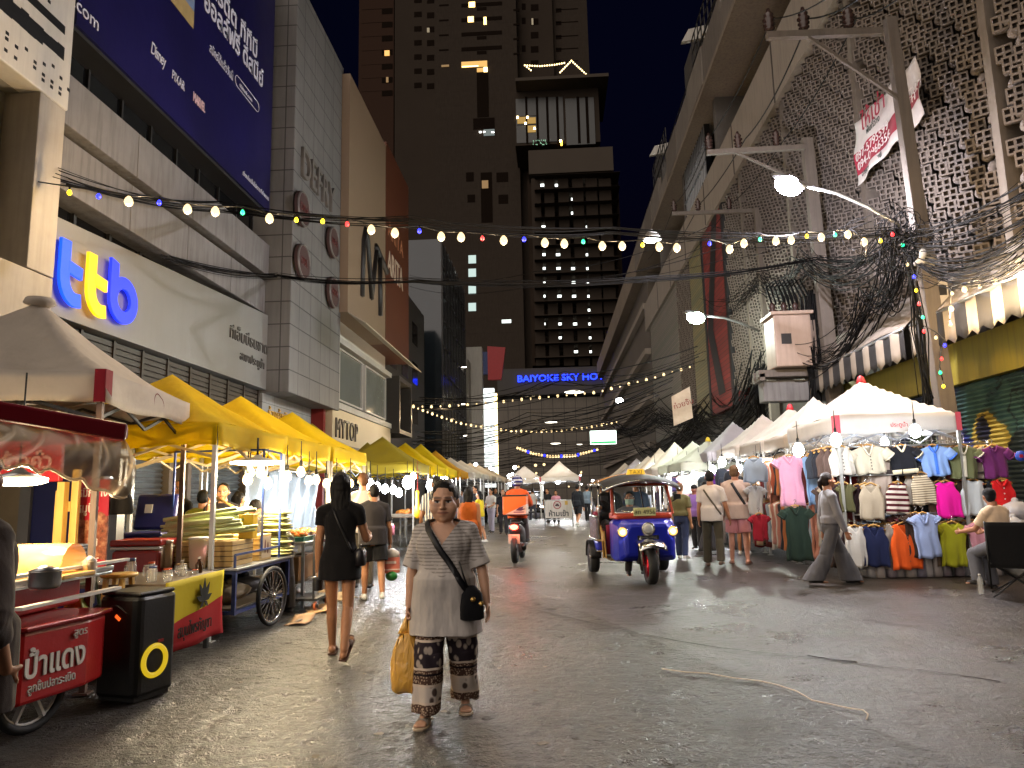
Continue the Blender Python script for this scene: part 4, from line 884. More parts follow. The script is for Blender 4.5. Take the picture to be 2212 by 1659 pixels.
bundle('loose cables from the nearest pole to the second pole at height',[PY(1950,500,14.1),PY(1740,560,20.6),PY(1640,600,28.),PY(1540,650,38)],24,.2,.010,.6)
bundle('thick trunk of cables hanging down the second pole',[PY(1752,640,20.9),PY(1760,760,20.9),PY(1765,900,20.9),PY(1770,1000,20.9)],30,.12,.022,.02)
bundle('dark trunk of cables hanging down beside the transformer',[PY(1640,800,23.),PY(1640,860,23.),PY(1650,940,23.)],20,.1,.02,.02)
bundle('cables hanging down the nearest lit pole',[PY(1962,560,14.0),PY(1985,720,14.0),PY(2000,860,14.0)],14,.08,.014,.02)
bundle('mass of far cables along the right side above the tents',[PY(1640,790,28),PY(1560,860,38),PY(1420,900,55),PY(1330,920,80)],36,.45,.02,1.0)
bundle('mass of far cables at the foot of the red panel',[PY(1650,830,28),PY(1500,900,40),PY(1380,960,60)],26,.4,.018,1.2)
for i,(a,c,lab) in enumerate((((893,950,34),(1430,835,30),'highest'),((893,965,40),(1420,880,38),'second'),((893,985,46),(1400,930,46),'third'),((900,1000,55),(1380,965,52),'fourth'),((905,1010,62),(1370,985,60),'lowest'),((893,860,34),(1500,770,30),'slanting'))):
    bundle(lab+' band of far cables crossing the street before the hotel podium',[PY(*a),PY((a[0]+c[0])/2,(a[1]+c[1])/2+8,(a[2]+c[2])/2),PY(*c)],7,.3,.016,.35)
for i,x0 in enumerate((1667,1747,1850)):
    j=(1530,1610,1695)[i]; bundle(('left','middle','right')[i]+' of three high power lines over the crossarms',[PY((1950,2010,2080)[i],-160,9.),PY(x0,40,13.85),PY(j,300,20.3),PY((1457,1512,1580)[i],440,27.8),PY((1400,1440,1480)[i],560,45)],1,.0,.02,.25)
tg=thing('cable_tangle','dense tangle of looped cables at the top of the nearest pole','cables',PY(1970,510,14.1)); m=MB()
for i in range(60):
    c=PY(1965+random.gauss(0,45),520+random.gauss(0,35),14.0+random.gauss(0,.2)); r=random.uniform(.1,.45); a=random.uniform(0,6); nn=V((random.gauss(0,1),random.gauss(0,1),random.gauss(0,.4))).normalized(); x=nn.orthogonal().normalized(); y=nn.cross(x)
    m.tube([c+x*r*math.cos(a+k*.45)+y*r*.8*math.sin(a+k*.45) for k in range(random.randint(6,13))],.008,5)
m.build('loops',CABLE,tg,w=True)
# ---------------------------------------------------------------- strings of bulbs
BCOL={'w':em('bulb_warm','#ffd898',1.05),'b':em('bulb_blue','#1a22ff',3.2),'g':em('bulb_green','#17d17a',2.6),'y':em('bulb_yellow','#ffd11a',3.),'r':em('bulb_red','#ff2a2a',2.6)}
WLIGHT=[]
def bulb(par,p,kind,r=.05,wire=.12):
    m=MB(); m.lathe([(.012,wire-.02),(.014,.075*r/.05),(.016,.07*r/.05)],p,6); m.m=1; m.lathe([(r*.35,r*1.4),(r*.8,r*.8),(r,0),(r*.75,-r*.65),(r*.2,-r)],p,10); m.build('bulb',[BLACK,BCOL[kind]],par,w=True)
s=thing('string_lights','main string of large warm and coloured bulbs across the street from bank to pole','string lights',(-7.2,9.8,5.6))
pa,pb=(-7.3,9.7),(6.9,14.0); wire=[]
for u,v,kk in((150,417,'y'),(213,425,'b'),(278,437,'w'),(344,439,'b'),(405,454,'w'),(465,459,'w'),(524,460,'g'),(582,474,'w'),(640,476,'y'),(697,479,'y'),(750,485,'r'),(802,498,'w'),(853,505,'w'),(906,500,'b'),(953,513,'w'),(996,514,'w'),(1042,516,'r'),(1088,521,'w'),(1132,518,'b'),(1177,526,'w'),(1219,528,'w'),(1260,523,'g'),(1301,533,'w'),(1344,533,'w'),(1388,530,'y'),(1424,535,'w'),(1462,537,'w'),(1533,527,'b'),(1576,540,'w'),(1607,527,'w'),(1642,518,'g'),(1676,522,'w'),(1709,520,'w'),(1743,511,'y'),(1774,514,'w'),(1804,508,'g'),(1832,508,'w'),(1867,524,'w'),(1902,521,'y'),(1928,507,'r'),(1950,530,'g')):
    p=PL(u,v,pa,pb); bulb(s,p,kk,.066 if kk=='w' else .034); wire.append(p+V((0,0,.1)))
    if kk=='w': WLIGHT.append(p)
m=MB(); m.tube([V((-7.5,9.64,wire[0].z+.05))]+wire+[V((7.0,14.1,wire[-1].z+.05))],.011,5); m.build('wire',BLACK,s,w=True)
def string2(lab,pts,pa,pb,n,r,kinds='w'):
    s=thing('string_lights',lab,'string lights',PL(*pts[0],pa,pb)); L=[0]
    for a,c in zip(pts,pts[1:]): L.append(L[-1]+math.hypot(c[0]-a[0],c[1]-a[1]))
    wire=[]
    for i in range(n):
        d=L[-1]*i/(n-1)
        for k in range(len(L)-1):
            if L[k]<=d<=L[k+1]+1e-6: f=(d-L[k])/(L[k+1]-L[k]); u=pts[k][0]+(pts[k+1][0]-pts[k][0])*f; v=pts[k][1]+(pts[k+1][1]-pts[k][1])*f; break
        p=PL(u,v,pa,pb); bulb(s,p,kinds[i%len(kinds)],r*(1 if i%2==0 or len(kinds)>1 else .62),.1); wire.append(p+V((0,0,.12)))
    m=MB(); m.tube(wire,.012,4); m.build('wire',BLACK,s,w=True); return wire
s2=string2('upper far string of small warm bulbs rising to the right facade',[(893,878),(930,879),(1000,876),(1070,870),(1140,862),(1210,855),(1290,848),(1350,832),(1400,820),(1450,805),(1490,793)],(-6.6,33.7),(6.4,31.5),32,.06)
s3=string2('lower far string of small warm bulbs sagging across the street',[(893,879),(930,893),(990,914),(1050,925),(1100,931),(1160,933),(1210,931),(1270,924),(1332,912)],(-6.6,33.7),(3.8,46.),42,.062)
s4=string2('tiny string of bulbs at the far end between the two middle tents',[(1118,968),(1150,980),(1190,987),(1240,985),(1290,972)],(-4,60),(6,62),30,.1,'wwwwbw')
s5=string2('short string of warm bulbs hanging over the cream awning at the right edge',[(2200,566),(2167,600),(2130,617),(2089,626),(2057,627),(2055,663),(2053,702)],(6.3,14.2),(7.4,10.9),8,.045)
s6=string2('string of coloured bulbs wound down the lit pole',[(1960,572),(1978,605),(1980,642),(1993,680),(1996,718),(2043,740),(2036,762),(2030,800),(2038,835)],(6.1,13.8),(7.6,13.7),11,.03,'wbyrgrwbrgy')
WLIGHT5=s5
# ---------------------------------------------------------------- market tents
EXTRA=[]
TSTEEL=pm('tent_steel','#b4b3ae',.35,.6,var=.1); TDARK=pm('tent_truss','#2e2d2c',.5,.4)
def tent(lab,c,sx,sy,zb,vh,pk,mt,rz=0.,group=None,legs=1,truss=TDARK,corner=None,cap=None,sag=1.25,logo=None,legm=None):
    t=thing('market_tent',lab,'tent',(c[0],c[1],0),rz,group); zt=zb+vh; hx,hy=sx/2,sy/2; sd=random.random()*9
    def roof(u,v):
        x,y=2*u-1,2*v-1; d=max(abs(x),abs(y)); h=(1-d)**sag
        return V((x*hx,y*hy,zt+(pk-zt)*h+.022*math.sin(x*9+sd)*math.sin(y*7+sd)*(1-h)+.016*math.sin(math.atan2(y,x)*13+sd)*h*(1-h)*3))
    m=MB(); m.grid(roof,24,24,True); r=m.build('roof',mt,t,solid=.006); 
    m=MB(); P=[(-hx,-hy),(hx,-hy),(hx,hy),(-hx,hy),(-hx,-hy)]; N=14
    for a,b in zip(P,P[1:]):
        dx,dy=b[0]-a[0],b[1]-a[1]; L=math.hypot(dx,dy); nx,ny=dy/L,-dx/L
        m.grid(lambda u,v:V((a[0]+dx*u+nx*(.004+.018*v*math.sin(u*11+sd+a[0])),a[1]+dy*u+ny*(.004+.018*v*math.sin(u*11+sd+a[0])),zt+.004-vh*v-.03*v*math.sin(PI*u)*math.sin(u*5+sd))),N,4)
    m.build('valance',mt,t,solid=.005)
    if corner:
        for x,y in((hx,-hy),(-hx,-hy)):
            m=MB(); s=1 if x>0 else -1; m.add([(x-s*.07,y-.012,zt+.02),(x+s*.012,y-.012,zt+.02),(x+s*.012,y-.012,zb+.01),(x-s*.07,y-.012,zb+.01)],[(0,1,2,3)]); m.add([(x+s*.014,y-.01,zt+.02),(x+s*.014,y+.12,zt+.02),(x+s*.014,y+.12,zb+.01),(x+s*.014,y-.01,zb+.01)],[(0,1,2,3)])
            m.build('corner_patch',corner,t,solid=.004)
    if cap: m=MB(); m.lathe([(.0,.09),(.05,.06),(.07,0),(.09,-.05),(.05,-.08)],(0,0,pk),10); m.build('peak_cap',cap,t)
    for x,y in((-hx,-hy),(hx,-hy),(hx,hy),(-hx,hy)):
        if legs==0: break
        if legs==2 and x<0: continue
        s=-1 if x>0 else 1; q=-1 if y>0 else 1
        m=MB(); m.b2((x+s*.03-.022,y+q*.03-.022,.012),(x+s*.03+.022,y+q*.03+.022,zb+.12)); m.b2((x+s*.03-.016,y+q*.03-.016,zb+.12),(x+s*.03+.016,y+q*.03+.016,zt-.02)); m.box((x+s*.03,y+q*.03,.006),(.11,.11,.012)); m.build('leg',legm or TSTEEL,t)
    m=MB()
    for a,b in zip(P,P[1:]):
        a2=V((a[0]*.94,a[1]*.94,0)); b2=V((b[0]*.94,b[1]*.94,0)); n=2
        for i in range(n):
            p,q=a2.lerp(b2,i/n),a2.lerp(b2,(i+1)/n); m.bar(p+V((0,0,zt-.06)),q+V((0,0,zb-.12)),.018,.028); m.bar(p+V((0,0,zb-.12)),q+V((0,0,zt-.06)),.018,.028)
    for x,y in P[:4]: m.bar((x*.93,y*.93,zt-.05),(0,0,pk-.25),.02,.03)
    m.bar((0,0,pk-.25),(0,0,pk-.03),.03); m.build('truss',truss,t)
    return t
GREYT=canopy_mat('canopy_grey','#c9beb0',.2); YEL=canopy_mat('canopy_yellow','#e6ca18',.45,.12); OLI=canopy_mat('canopy_olive','#a39028',.35,.25); ORA=canopy_mat('canopy_orange','#d09a24',.4,.2)
CRM=canopy_mat('canopy_cream','#cbc1b4',.4,.22); WHT=canopy_mat('canopy_white','#d6d0c8',.45,.15); LILAC=canopy_mat('canopy_lilac','#b9b4b6',.4,.2); MINT=canopy_mat('canopy_mint','#c2c2b2',.4,.2)
REDP=cloth('patch_red','#7d1626'); REDC=pm('cap_red','#b3202c',.5)
t1=tent('greyish white tent with dark red corner patches at the near left',(-4.87,6.51),2.15,2.15,2.24,.26,3.36,GREYT,R(10),None,1,corner=REDP,legm=pm('leg_brown','#6d5648',.6,.2,dirt=.5))
m=MB(); m.lathe([(.0,.05),(.12,.03),(.14,-.02),(.05,-.06)],(0,0,3.36),12); m.build('peak_cap',GREYT,t1)
X=XF[t1.name]; 
def on_t1(y,z): return X@V((1.086,y,z))
m=MB(); p=on_t1(.12,2.4); m.tube([V((1.084,.12+.13*math.cos(a)*(1+.12*math.cos(3*a)),2.37+.10*math.sin(a)*(1+.1*math.sin(4*a)))) for a in[2*PI*i/24 for i in range(25)]],.006,4); 
o=m.build('emblem',pm('emblem_red','#8a4a4a',.7),t1); text('อร่อย',.085,pm('emblem_red','#8a4a4a',.7),X@V((1.084,.03,2.33)),(R(90),0,R(100)),t1,.002)
G1='yellow market tents along the left'
ys=((-4.65,8.58,2.05,'first yellow tent behind the grey tent on the left',YEL),(-4.68,10.62,2.0,'second yellow tent in the left row, over the hanging bulbs',YEL),(-4.7,12.85,2.15,'third yellow tent in the left row, before the olive tents',YEL))
for x,y,s,l,mt in ys: tent(l,(x,y),2.15,s,2.02,.24,2.98,mt,0,G1,1,truss=pm('truss_cream','#c9b690',.5))
for x,y,s,pk,l,mt in((-5.6,16.6,2.2,3.15,'small olive tent peak showing just behind the third yellow tent',OLI),(-4.7,19.8,2.3,3.05,'nearest full olive tent with its corner over the lit snack stall',OLI),(-6.3,24.4,2.2,3.25,'olive tent peak behind the row, before the cream fascia',OLI),(-4.65,22.7,2.2,3.08,'yellow tent next beyond the nearest olive tent',YEL),(-4.6,25.1,2.2,3.2,'yellow tent farther down the left row with a pale valance',YEL),(-4.5,27.6,2.3,3.1,'last orange yellow tent of the left row',ORA)):
    tent(l,(x,y),2.2,s,2.02,.25,pk,mt,0,G1 if mt is not OLI else 'olive tents on the left',2)
for i,(x,y,mt) in enumerate(((-4.3,30.2,CRM),(-4.2,32.8,WHT),(-4.1,35.6,CRM),(-4.0,38.5,WHT),(-3.9,42,CRM))):
    tent(('nearest','second','third','fourth','farthest')[i]+' pale tent at the far end of the left row',(x,y),2.3,2.4,2.05,.22,2.95,mt,0,'pale far tents on the left',2)
GR='pale market tents along the right'
R1=tent('big white tent with red corner patches over the front clothes stall on the right',(5.52,13.22),1.95,2.45,2.27,.28,3.3,canopy_mat('canopy_front','#e2deda',.5,.12),0,GR,1,corner=cloth('patch_pink','#b84a58'),cap=REDC,truss=pm('truss_grey','#8b8d92',.4,.4),sag=1.15)
text('ประตูน้ำ',.09,pm('logo_red','#c2202c',.6),(5.4,11.985,2.36),TF,R1,.002)
RT=[]
for i,(u,v,X_,mt,l,cp) in enumerate(((1757,857,5.6,CRM,'cream tent with a knotted peak just behind the big white tent',None),(1706,880,5.55,CRM,'cream tent with a red tip, third in the right row',REDC),(1647,895,5.45,CRM,'peach cream tent, fourth in the right row',None),(1583,911,5.3,LILAC,'lilac white tent, fifth in the right row',None),(1529,950,4.7,MINT,'pale tent with a yellow tip on the right row',pm('cap_yellow','#c9b02a',.5)),(1496,953,4.65,MINT,'pale mint tent on the right row',None),(1457,955,4.6,CRM,'pale cream low tent on the right row',None))):
    p=PX(u,v,X_); s=2.1 if i<4 else 2.2; tent(l,(p.x,p.y),2.0 if i<4 else 2.1,s,2.2 if i<4 else 1.95,.26,p.z,mt,0,GR,2 if 0 else 1,cap=cp); RT.append(p)
for i,(u,v,X_,mt) in enumerate(((1425,968,4.6,CRM),(1400,985,4.4,WHT),(1375,990,4.3,LILAC),(1350,1000,4.2,WHT))):
    p=PX(u,v,X_); tent(('nearest','second','third','farthest')[i]+' faint tent in the far part of the right row',(p.x,p.y),2.2,2.3,1.95,.25,p.z,mt,0,'far tents on the right',2)
for i,(u,v,Y) in enumerate(((1133,1006,44.),(1208,996,41.))):
    p=PY(u,v,Y); tent(('left','right')[i]+' one of two white tents with red corners facing up the middle of the street',(p.x,p.y),2.2,2.2,2.0,.24,max(p.z,2.9),WHT,0,'two white tents in the middle distance',1,corner=cloth('patch_pink','#c8364a'))
# ---------------------------------------------------------------- left-hand stalls
REDM=pm('cart_red','#a81616',.35,var=.1); REDB=pm('banner_red_print','#a3182a',.5,var=.08); WOODY=pm('wood_yellow','#c9a050',.5,var=.2,scale=3); CHROME=pm('chrome','#c4c4c2',.15,1.,var=.05,bump=.02); RUB=pm('rubber','#121212',.7,var=.2); BLUEM=pm('cart_blue','#21356b',.4,var=.15); BAMB=pm('bamboo','#b8995c',.55,var=.25,scale=9,dirt=.1); WPL=pm('white_plastic','#c9c6be',.35,var=.05); BULBM=em('stall_bulb','#ffd590',6); PANEM=em('pan_lamp','#fff3d6',16); WHB=em('white_bulb','#f3f8ff',26); CLEAR=glassy('clear_plastic',(.62,.5,.36),.14,.72); LETW=pm('letter_white','#d8d3c8',.5,var=.03)
# red snack cart
c=thing('food_cart','red snack cart with a steel counter and curved red lower box at the left edge','food cart',(-3.9,4.75,0))
m=MB(); pts=[(-4.55,4.15),(-3.5,4.22),(-3.3,4.5),(-3.22,5.0),(-3.25,5.25),(-4.55,5.25)]; m.prism(pts,lambda x,y,d:V((x,y,.22+d)),.44); m.build('lower_box',REDM,c,w=True,bevel=.025)
m=MB(); pts=[(-4.55,4.12),(-3.49,4.19),(-3.27,4.48),(-3.19,5.0),(-3.22,5.28),(-4.55,5.28)]; m.prism(pts,lambda x,y,d:V((x,y,.66+d)),.035); m.build('rim',pm('cart_rim','#7d0f12',.25,.2),c,w=True,bevel=.012)
m=MB(); m.b2((-4.7,4.3,.70),(-3.62,5.5,.9)); m.build('body',REDM,c,w=True,bevel=.02)
m=MB(); m.b2((-4.8,4.2,.9),(-3.45,5.62,.925)); m.b2((-3.47,4.2,.925),(-3.44,5.62,.965)); m.b2((-4.8,4.2,.925),(-4.77,5.62,.965)); m.build('counter',STEEL,c,w=True,bevel=.008)
m=MB(); m.bar((-3.38,4.3,1.0),(-3.38,5.68,1.0),.05,.02); m.bar((-3.36,4.5,.8),(-3.36,5.55,.8),.06,.02); m.build('shelf_rail',WPL,c,w=True)
def wheel(par,ctr,r,axis,mt_tyre,mt_rim,spokes,tw=.035,w=True,rz=0.):
    """tyre and rim with spokes; axis is a unit vector along the axle"""
    M=V(axis).to_track_quat('Z','Y').to_matrix(); m=MB(); m.torus(ctr,r-tw,tw,30,10,M); ty=m.build('wheel',mt_tyre,par,w=w)
    m=MB(); m.torus(ctr,r-2*tw,tw*.35,30,6,M); 
    for i in range(spokes): a=2*PI*i/spokes; m.bar(V(ctr)+M@V((0,0,(i%2-.5)*.03)),V(ctr)+M@V((math.cos(a)*(r-2*tw),math.sin(a)*(r-2*tw),0)),.007 if spokes>8 else .035,.007 if spokes>8 else .02)
    m.cone(V(ctr)-M@V((0,0,.04)),V(ctr)+M@V((0,0,.04)),.025,.025,10); o=m.build('rim',mt_rim); 
    o.data.transform(XF[par.name].inverted() if w else Matrix.Identity(4)); o.parent=ty; return ty
wheel(c,(-3.40,4.72,.26),.26,(1,-.25,0),RUB,WPL,6,.03); wheel(c,(-4.5,4.62,.24),.24,(1,-.25,0),RUB,WPL,6,.03)
def ontx(s_,p,size,m_,ang,par,**k): return text(s_,size,m_,p,(R(90),0,ang),par,.004,**k)
ontx('ป้าแดง',(-3.56,4.212,.40),.17,LETW,R(52),c,bold=.004) if 0 else None
d=V((-3.22-(-3.3),5.0-4.5,0)); ang=math.atan2(d.y,d.x); ontx('ป้าแดง',(-3.293,4.50,.38),.21,LETW,ang,c,bold=.004,sx=.85); ontx('สูตร',(-3.228,4.86,.57),.07,LETW,ang,c); ontx('ลูกชิ้นปลาระเบิด',(-3.290,4.54,.29),.075,LETW,ang,c,sx=.8)
# awning of the cart: red roof edge with a hanging clear sheet
s=thing('cart_awning','dark red awning edge with a sagging clear plastic sheet over the snack cart','awning',(-3.6,4.6,1.9)); a,b2=PY(-40,882,4.25),PY(270,935,4.9)
m=MB(); m.bar(a,b2,.1,.12); m.bar(b2,b2+V((-1.1,.6,.02)),.06,.1); m.build('edge_bar',pm('awning_red','#6d1420',.3,var=.1),s,w=True,bevel=.02)
def sheet(u,v):
    p=a.lerp(b2,u)-V((0,0,.05)); dr=(.16+.22*u+.03*math.sin(u*9)+.04*math.sin(PI*u))*v; return p-V((-.10*math.sin(v*PI),.12*v*math.sin(u*6)+.03*math.sin(u*31+v*5),dr+.012*math.sin(u*47)*v))
m=MB(); m.grid(sheet,46,9); m.build('clear_sheet',CLEAR,s,w=True)
m=MB(); m.tube([sheet(i/40,1)+V((.0,.0,.01*math.sin(i))) for i in range(41)],.011,7); m.build('rolled_hem',glassy('clear_roll',(.7,.62,.5),.08,.75),s,w=True)
s=thing('cart_sign','red fascia sign with pale Thai lettering on pale posts behind the snack cart','sign',(-4.5,5.6,1.6)); a,b2=PY(-60,955,5.7),PY(131,1040,5.7)
m=MB(); m.b2((a.x,5.68,b2.z),(b2.x,5.73,a.z)); m.build('panel',REDM,s,w=True,bevel=.008); text('ข้าวคั่ว',.17,pm('letter_pink','#d9968a',.5),(a.x+.28,5.675,b2.z+.11),TF,s,.006,bold=.004)
for u in(125,): p=PY(u,1200,5.72); m=MB(); m.b2((p.x-.03,5.7,.9),(p.x+.03,5.76,b2.z-.004)); m.build('post',WOODY,s,w=True)
p=PY(40,1042,4.75); s=thing('hanging_lamp','blazing flat pan lamp hanging over the snack cart','lamp',p); m=MB(); m.lathe([(.02,.1),(.05,.07),(.17,.03)],(0,0,0),20); m.build('shade',STEEL,s); m=MB(); m.lathe([(.17,.028),(.17,.0),(.1,-.02),(.01,-.025)],(0,0,0),20); m.build('lens',em('pan_warm','#ffe6b4',26),s); m=MB(); m.tube([(0,0,.1),(0,0,.75)],.006,5); m.build('cord',BLACK,s)
EXTRA.append(('POINT',(p.x,p.y,p.z-.12),36,(1,.78,.48),.1))
# wooden upright frame
s=thing('wooden_frame','pale yellow wooden upright frame beside the red picture banner','frame',(-4.2,5.75,0))
for u in(128,162): p=PY(u,1100,5.78); m=MB(); m.b2((p.x-.03,5.76,.2),(p.x+.03,5.80,1.72 if u==162 else 1.55)); m.build('upright',WOODY,s,w=True,bevel=.006)
m=MB(); p,q=PY(128,1090,5.78),PY(162,1090,5.78); m.b2((p.x+.031,5.762,1.38),(q.x-.031,5.798,1.46)); m.b2((p.x+.031,5.762,.86),(q.x-.031,5.798,.92)); m.build('crossbar',WOODY,s,w=True)
# picture banner
s=thing('roll_banner','tall red roll-up banner with a grilled meat picture and white Thai lettering','banner',(-3.95,5.95,0)); a,b2=PY(163,1037,5.95),PY(228,1238,5.95)
tb=NT('banner_print'); o=tb.obj(); x,y,z=tb.sep(o); n=tb.noise(14,o,4,.7); meat=tb.ramp(n,[(.3,'#3b1d14'),(.5,'#8a4a30'),(.7,'#b98a66')]); msk=tb.math('LESS_THAN',tb.math('ABSOLUTE',tb.math('SUBTRACT',z,1.18)),tb.math('MULTIPLY',tb.noise(5,o),.38)); tb.col(tb.mix(msk,'#a3182a',meat)); tb.set(.4)
m=MB(); m.b2((a.x,5.94,b2.z),(b2.x,5.955,a.z)); m.build('print',tb.m,s,w=True); m=MB(); m.bar((a.x-.01,5.945,a.z+.012),(b2.x+.01,5.945,a.z+.012),.03,.024); m.build('top_rail',CHROME,s,w=True); m=MB(); m.box(((a.x+b2.x)/2,6.0,b2.z-.1),(.06,.04,.3)); m.box(((a.x+b2.x)/2,6.0,.35),(.04,.04,.7)); m.build('stand',STEEL,s,w=True)
for t_,z,sz in(('หมึกย่าง',a.z-.14,.10),('หมูปิ้ง',a.z-.27,.105),('ไม้',b2.z+.22,.08),('15.-',b2.z+.11,.06),('10.-',b2.z+.04,.06)): text(t_,sz,LETW,((a.x+.03) if sz>.09 else (a.x+b2.x)/2+.02,5.938,z),TF,s,.002,bold=.002,sx=.8)
# dome warmer, toaster, pots on the counter
p=PY(100,1215,4.95); s=thing('food_warmer','glowing amber domed food warmer on the cart counter','food warmer',(p.x,4.95,.945)); m=MB(); m.box((0,0,.015),(.5,.34,.03)); m.build('base',WOODY,s,bevel=.008); m=MB(); m.grid(lambda u,v:V((-.2+.4*u,.15*math.cos(PI*v),.03+.2*math.sin(PI*v))),10,14); m.build('dome',glassy('amber_dome',(.9,.55,.2),.1,.5),s); m=MB(); m.ell((-.02,0,.1),(.12,.09,.06)); m.build('food',em('glowing_food','#ff9a3a',1.6),s)  # food emits its own glow in place of the warm light inside
EXTRA.append(('POINT',(p.x,4.9,1.32),3,(1,.62,.28),.05))
p=PY(148,1225,5.25); s=thing('grill_box','small black box with slotted vents on the cart counter','box',(p.x,5.25,.93)); m=MB(); m.box((0,0,.11),(.16,.2,.22)); m.build('case',BLACK,s,bevel=.015); m=MB()
for i in range(5): m.box((.083,0,.05+i*.035),(.004,.14,.012))
m.build('vents',STEEL,s)
for i,(u,Y,l) in enumerate(((95,4.5,'dented steel pot at the front of the cart counter'),(190,5.2,'small jar with a white lid on the cart counter'))):
    p=PY(u,1280,Y); s=thing('pot',l,'pot',(p.x,Y,.927)); m=MB(); r=.09 if i==0 else .045; m.lathe([(r*.9,0),(r,.02),(r,.1),(r*1.08,.105),(r*.9,.105),(r*.85,.03)],(0,0,0),18); m.build('bowl',STEEL if i==0 else WPL,s); m=MB(); m.lathe([(r*1.05,.108),(r*.3,.135),(.01,.14)],(0,0,0),18); m.build('lid',STEEL if i==0 else WPL,s)
# dark hanging bag
p=PY(263,1075,6.0); s=thing('hanging_bag','black drawstring bag hanging from the grey tent frame','bag',p); m=MB(); m.loft([ringpts((0,0,z),rx,ry,16) for z,rx,ry in((-.14,.09,.05),(-.12,.105,.06),(0,.085,.05),(.08,.04,.03),(.1,.02,.02))]); m.build('sack',cloth('bag_black','#171411'),s); m=MB(); m.tube([(0,0,.1),(.01,0,.3)],.012,6); m.build('cord',BLACK,s)
# speaker
s=thing('loudspeaker','tall black party speaker with a yellow ring on the wet road','loudspeaker',(-3.22,5.6,0),R(-16)); m=MB(); m.prism([(-.2,-.16),(-.15,-.2),(.15,-.2),(.2,-.16),(.2,.18),(-.2,.18)],lambda x,y,d:V((x,y,.03+d)),.72); m.build('cabinet',pm('speaker_black','#121211',.38,var=.25),s,bevel=.03); m=MB(); m.box((0,0,.018),(.34,.32,.035)); m.build('base',BLACK,s); m=MB(); m.box((0,0,.765),(.38,.34,.03)); m.build('top_cap',BLACK,s,bevel=.012)
M=Matrix.Rotation(R(90),3,'Y'); m=MB(); m.torus((.203,-.02,.27),.105,.02,32,8,M); m.build('ring',em('ring_yellow','#e8c222',.35),s); m=MB(); m.lathe([(.09,-.01),(.07,-.03),(.02,-.035)],(.205,-.02,.27),20,M); m.build('cone',pm('cone_grey','#2c2b28',.6),s); m=MB(); m.grid(lambda u,v:V((-.1+.2*u,-.215+.02*abs(2*u-1),.62+.06*math.sin(PI*u)*1+.012*v)),10,2); m.build('handle',pm('handle_grey','#1f1e1c',.4),s,solid=.02); m=MB(); m.box((.02,-.203,.6),(.05,.006,.022),M=Matrix.Rotation(R(35),3,'Y')); m.build('badge',em('badge_orange','#ff5a1f',.8),s); m=MB(); m.box((.206,.03,.405),(.006,.05,.02)); m.build('badge',pm('badge_red','#a8242a',.4),s)
# table with the leaf cloth
s=thing('stall_table','low table draped with a yellow and red leaf print cloth','table',(-4.0,6.9,0)); m=MB(); m.b2((-4.7,6.35,.70),(-3.42,7.42,.73)); m.build('tabletop',pm('table_board','#5a4c3c',.6),s,w=True)
for x,y in((-3.5,6.45),(-3.5,7.32),(-4.6,6.45),(-4.6,7.32)): m=MB(); m.b2((x-.02,y-.02,0),(x+.02,y+.02,.7)); m.build('leg',DARK,s,w=True)
tb=NT('leaf_cloth'); o=tb.obj(); x,y,z=tb.sep(o); tb.col(tb.mix(tb.math('GREATER_THAN',tb.math('ADD',z,tb.math('MULTIPLY',y,-.12)),.42),'#9b1f22','#b5a41c')); tb.set(.8,0,.2); tb.bump(tb.noise(6),.3,.02)
m=MB(); m.grid(lambda u,v:V((-3.40+.025*math.sin(u*10+v*3)*v,6.33+1.12*u,.74-.62*v)),22,10); m.build('cloth',tb.m,s,w=True,solid=.006)
m=MB(); f0=lambda a,r:V((-3.368,6.98+r*math.sin(a),.52+r*math.cos(a)))
for a,L,wd in((0,.21,.035),(.55,.19,.032),(-.55,.19,.032),(1.25,.16,.028),(-1.25,.16,.028),(2.2,.1,.022),(-2.2,.1,.022)):
    pts=[]; c0=V((-3.368,6.98,.50)); dirr=V((0,math.sin(a),math.cos(a))); sd=V((0,math.cos(a),-math.sin(a))); prof=[(0,.002),(.25,.6),(.5,1),(.75,.6),(1,.02)]
    left=[c0+dirr*L*t+sd*wd*q for t,q in prof]; right=[c0+dirr*L*t-sd*wd*q for t,q in prof]; m.add(left+right,[(i,i+1,6+i,5+i) for i in range(4)])
m.build('leaf_print',pm('leaf_black','#16160f',.8),s,w=True,solid=.004); text('สมุนไพรกัญชา',.15,pm('leaf_black','#16160f',.8),(-3.366,6.5,.24),TL,s,.003,sx=.75)
BOT=[('clear glass jar with a blue lid',0,'#3a4a7a'),('squat clear glass jar with an orange lid',1,'#c9501f'),('green capped clear bottle',2,'#1f7a3a'),('small brown bottle with a white cap',3,'#c9c6be')]
GLS=glassy('clear_glass',(.7,.7,.66),.05,.35,.8); random.seed(9)
def bottle(lab,p,kind,cap,h=.2,r=.04,body=None,group='jars and bottles on the leaf cloth table'):
    h*=.68; r*=.85
    s=thing('bottle' if kind>1 else 'jar',lab,'bottle' if kind>1 else 'jar',p,0,group); m=MB()
    if kind<2: m.lathe([(r*.9,0),(r,.01),(r,h*.8),(r*.85,h*.88),(r*.8,h*.9)],(0,0,0),14); q=(r*.86,h*.9)
    else: m.lathe([(r*.9,0),(r,.01),(r,h*.55),(r*.4,h*.78),(r*.35,h*.9)],(0,0,0),14); q=(r*.42,h*.9)
    m.build('body',body or GLS,s); m=MB(); m.lathe([(q[0],q[1]+.001),(q[0],q[1]+h*.12),(.004,q[1]+h*.125)],(0,0,0),14); m.build('cap',cap,s); return s
caps_=[pm('lid_'+c_,c_,.4) for c_ in('#3a4a7a','#c9501f','#1f7a3a','#c9c6be','#8a6a3a')]
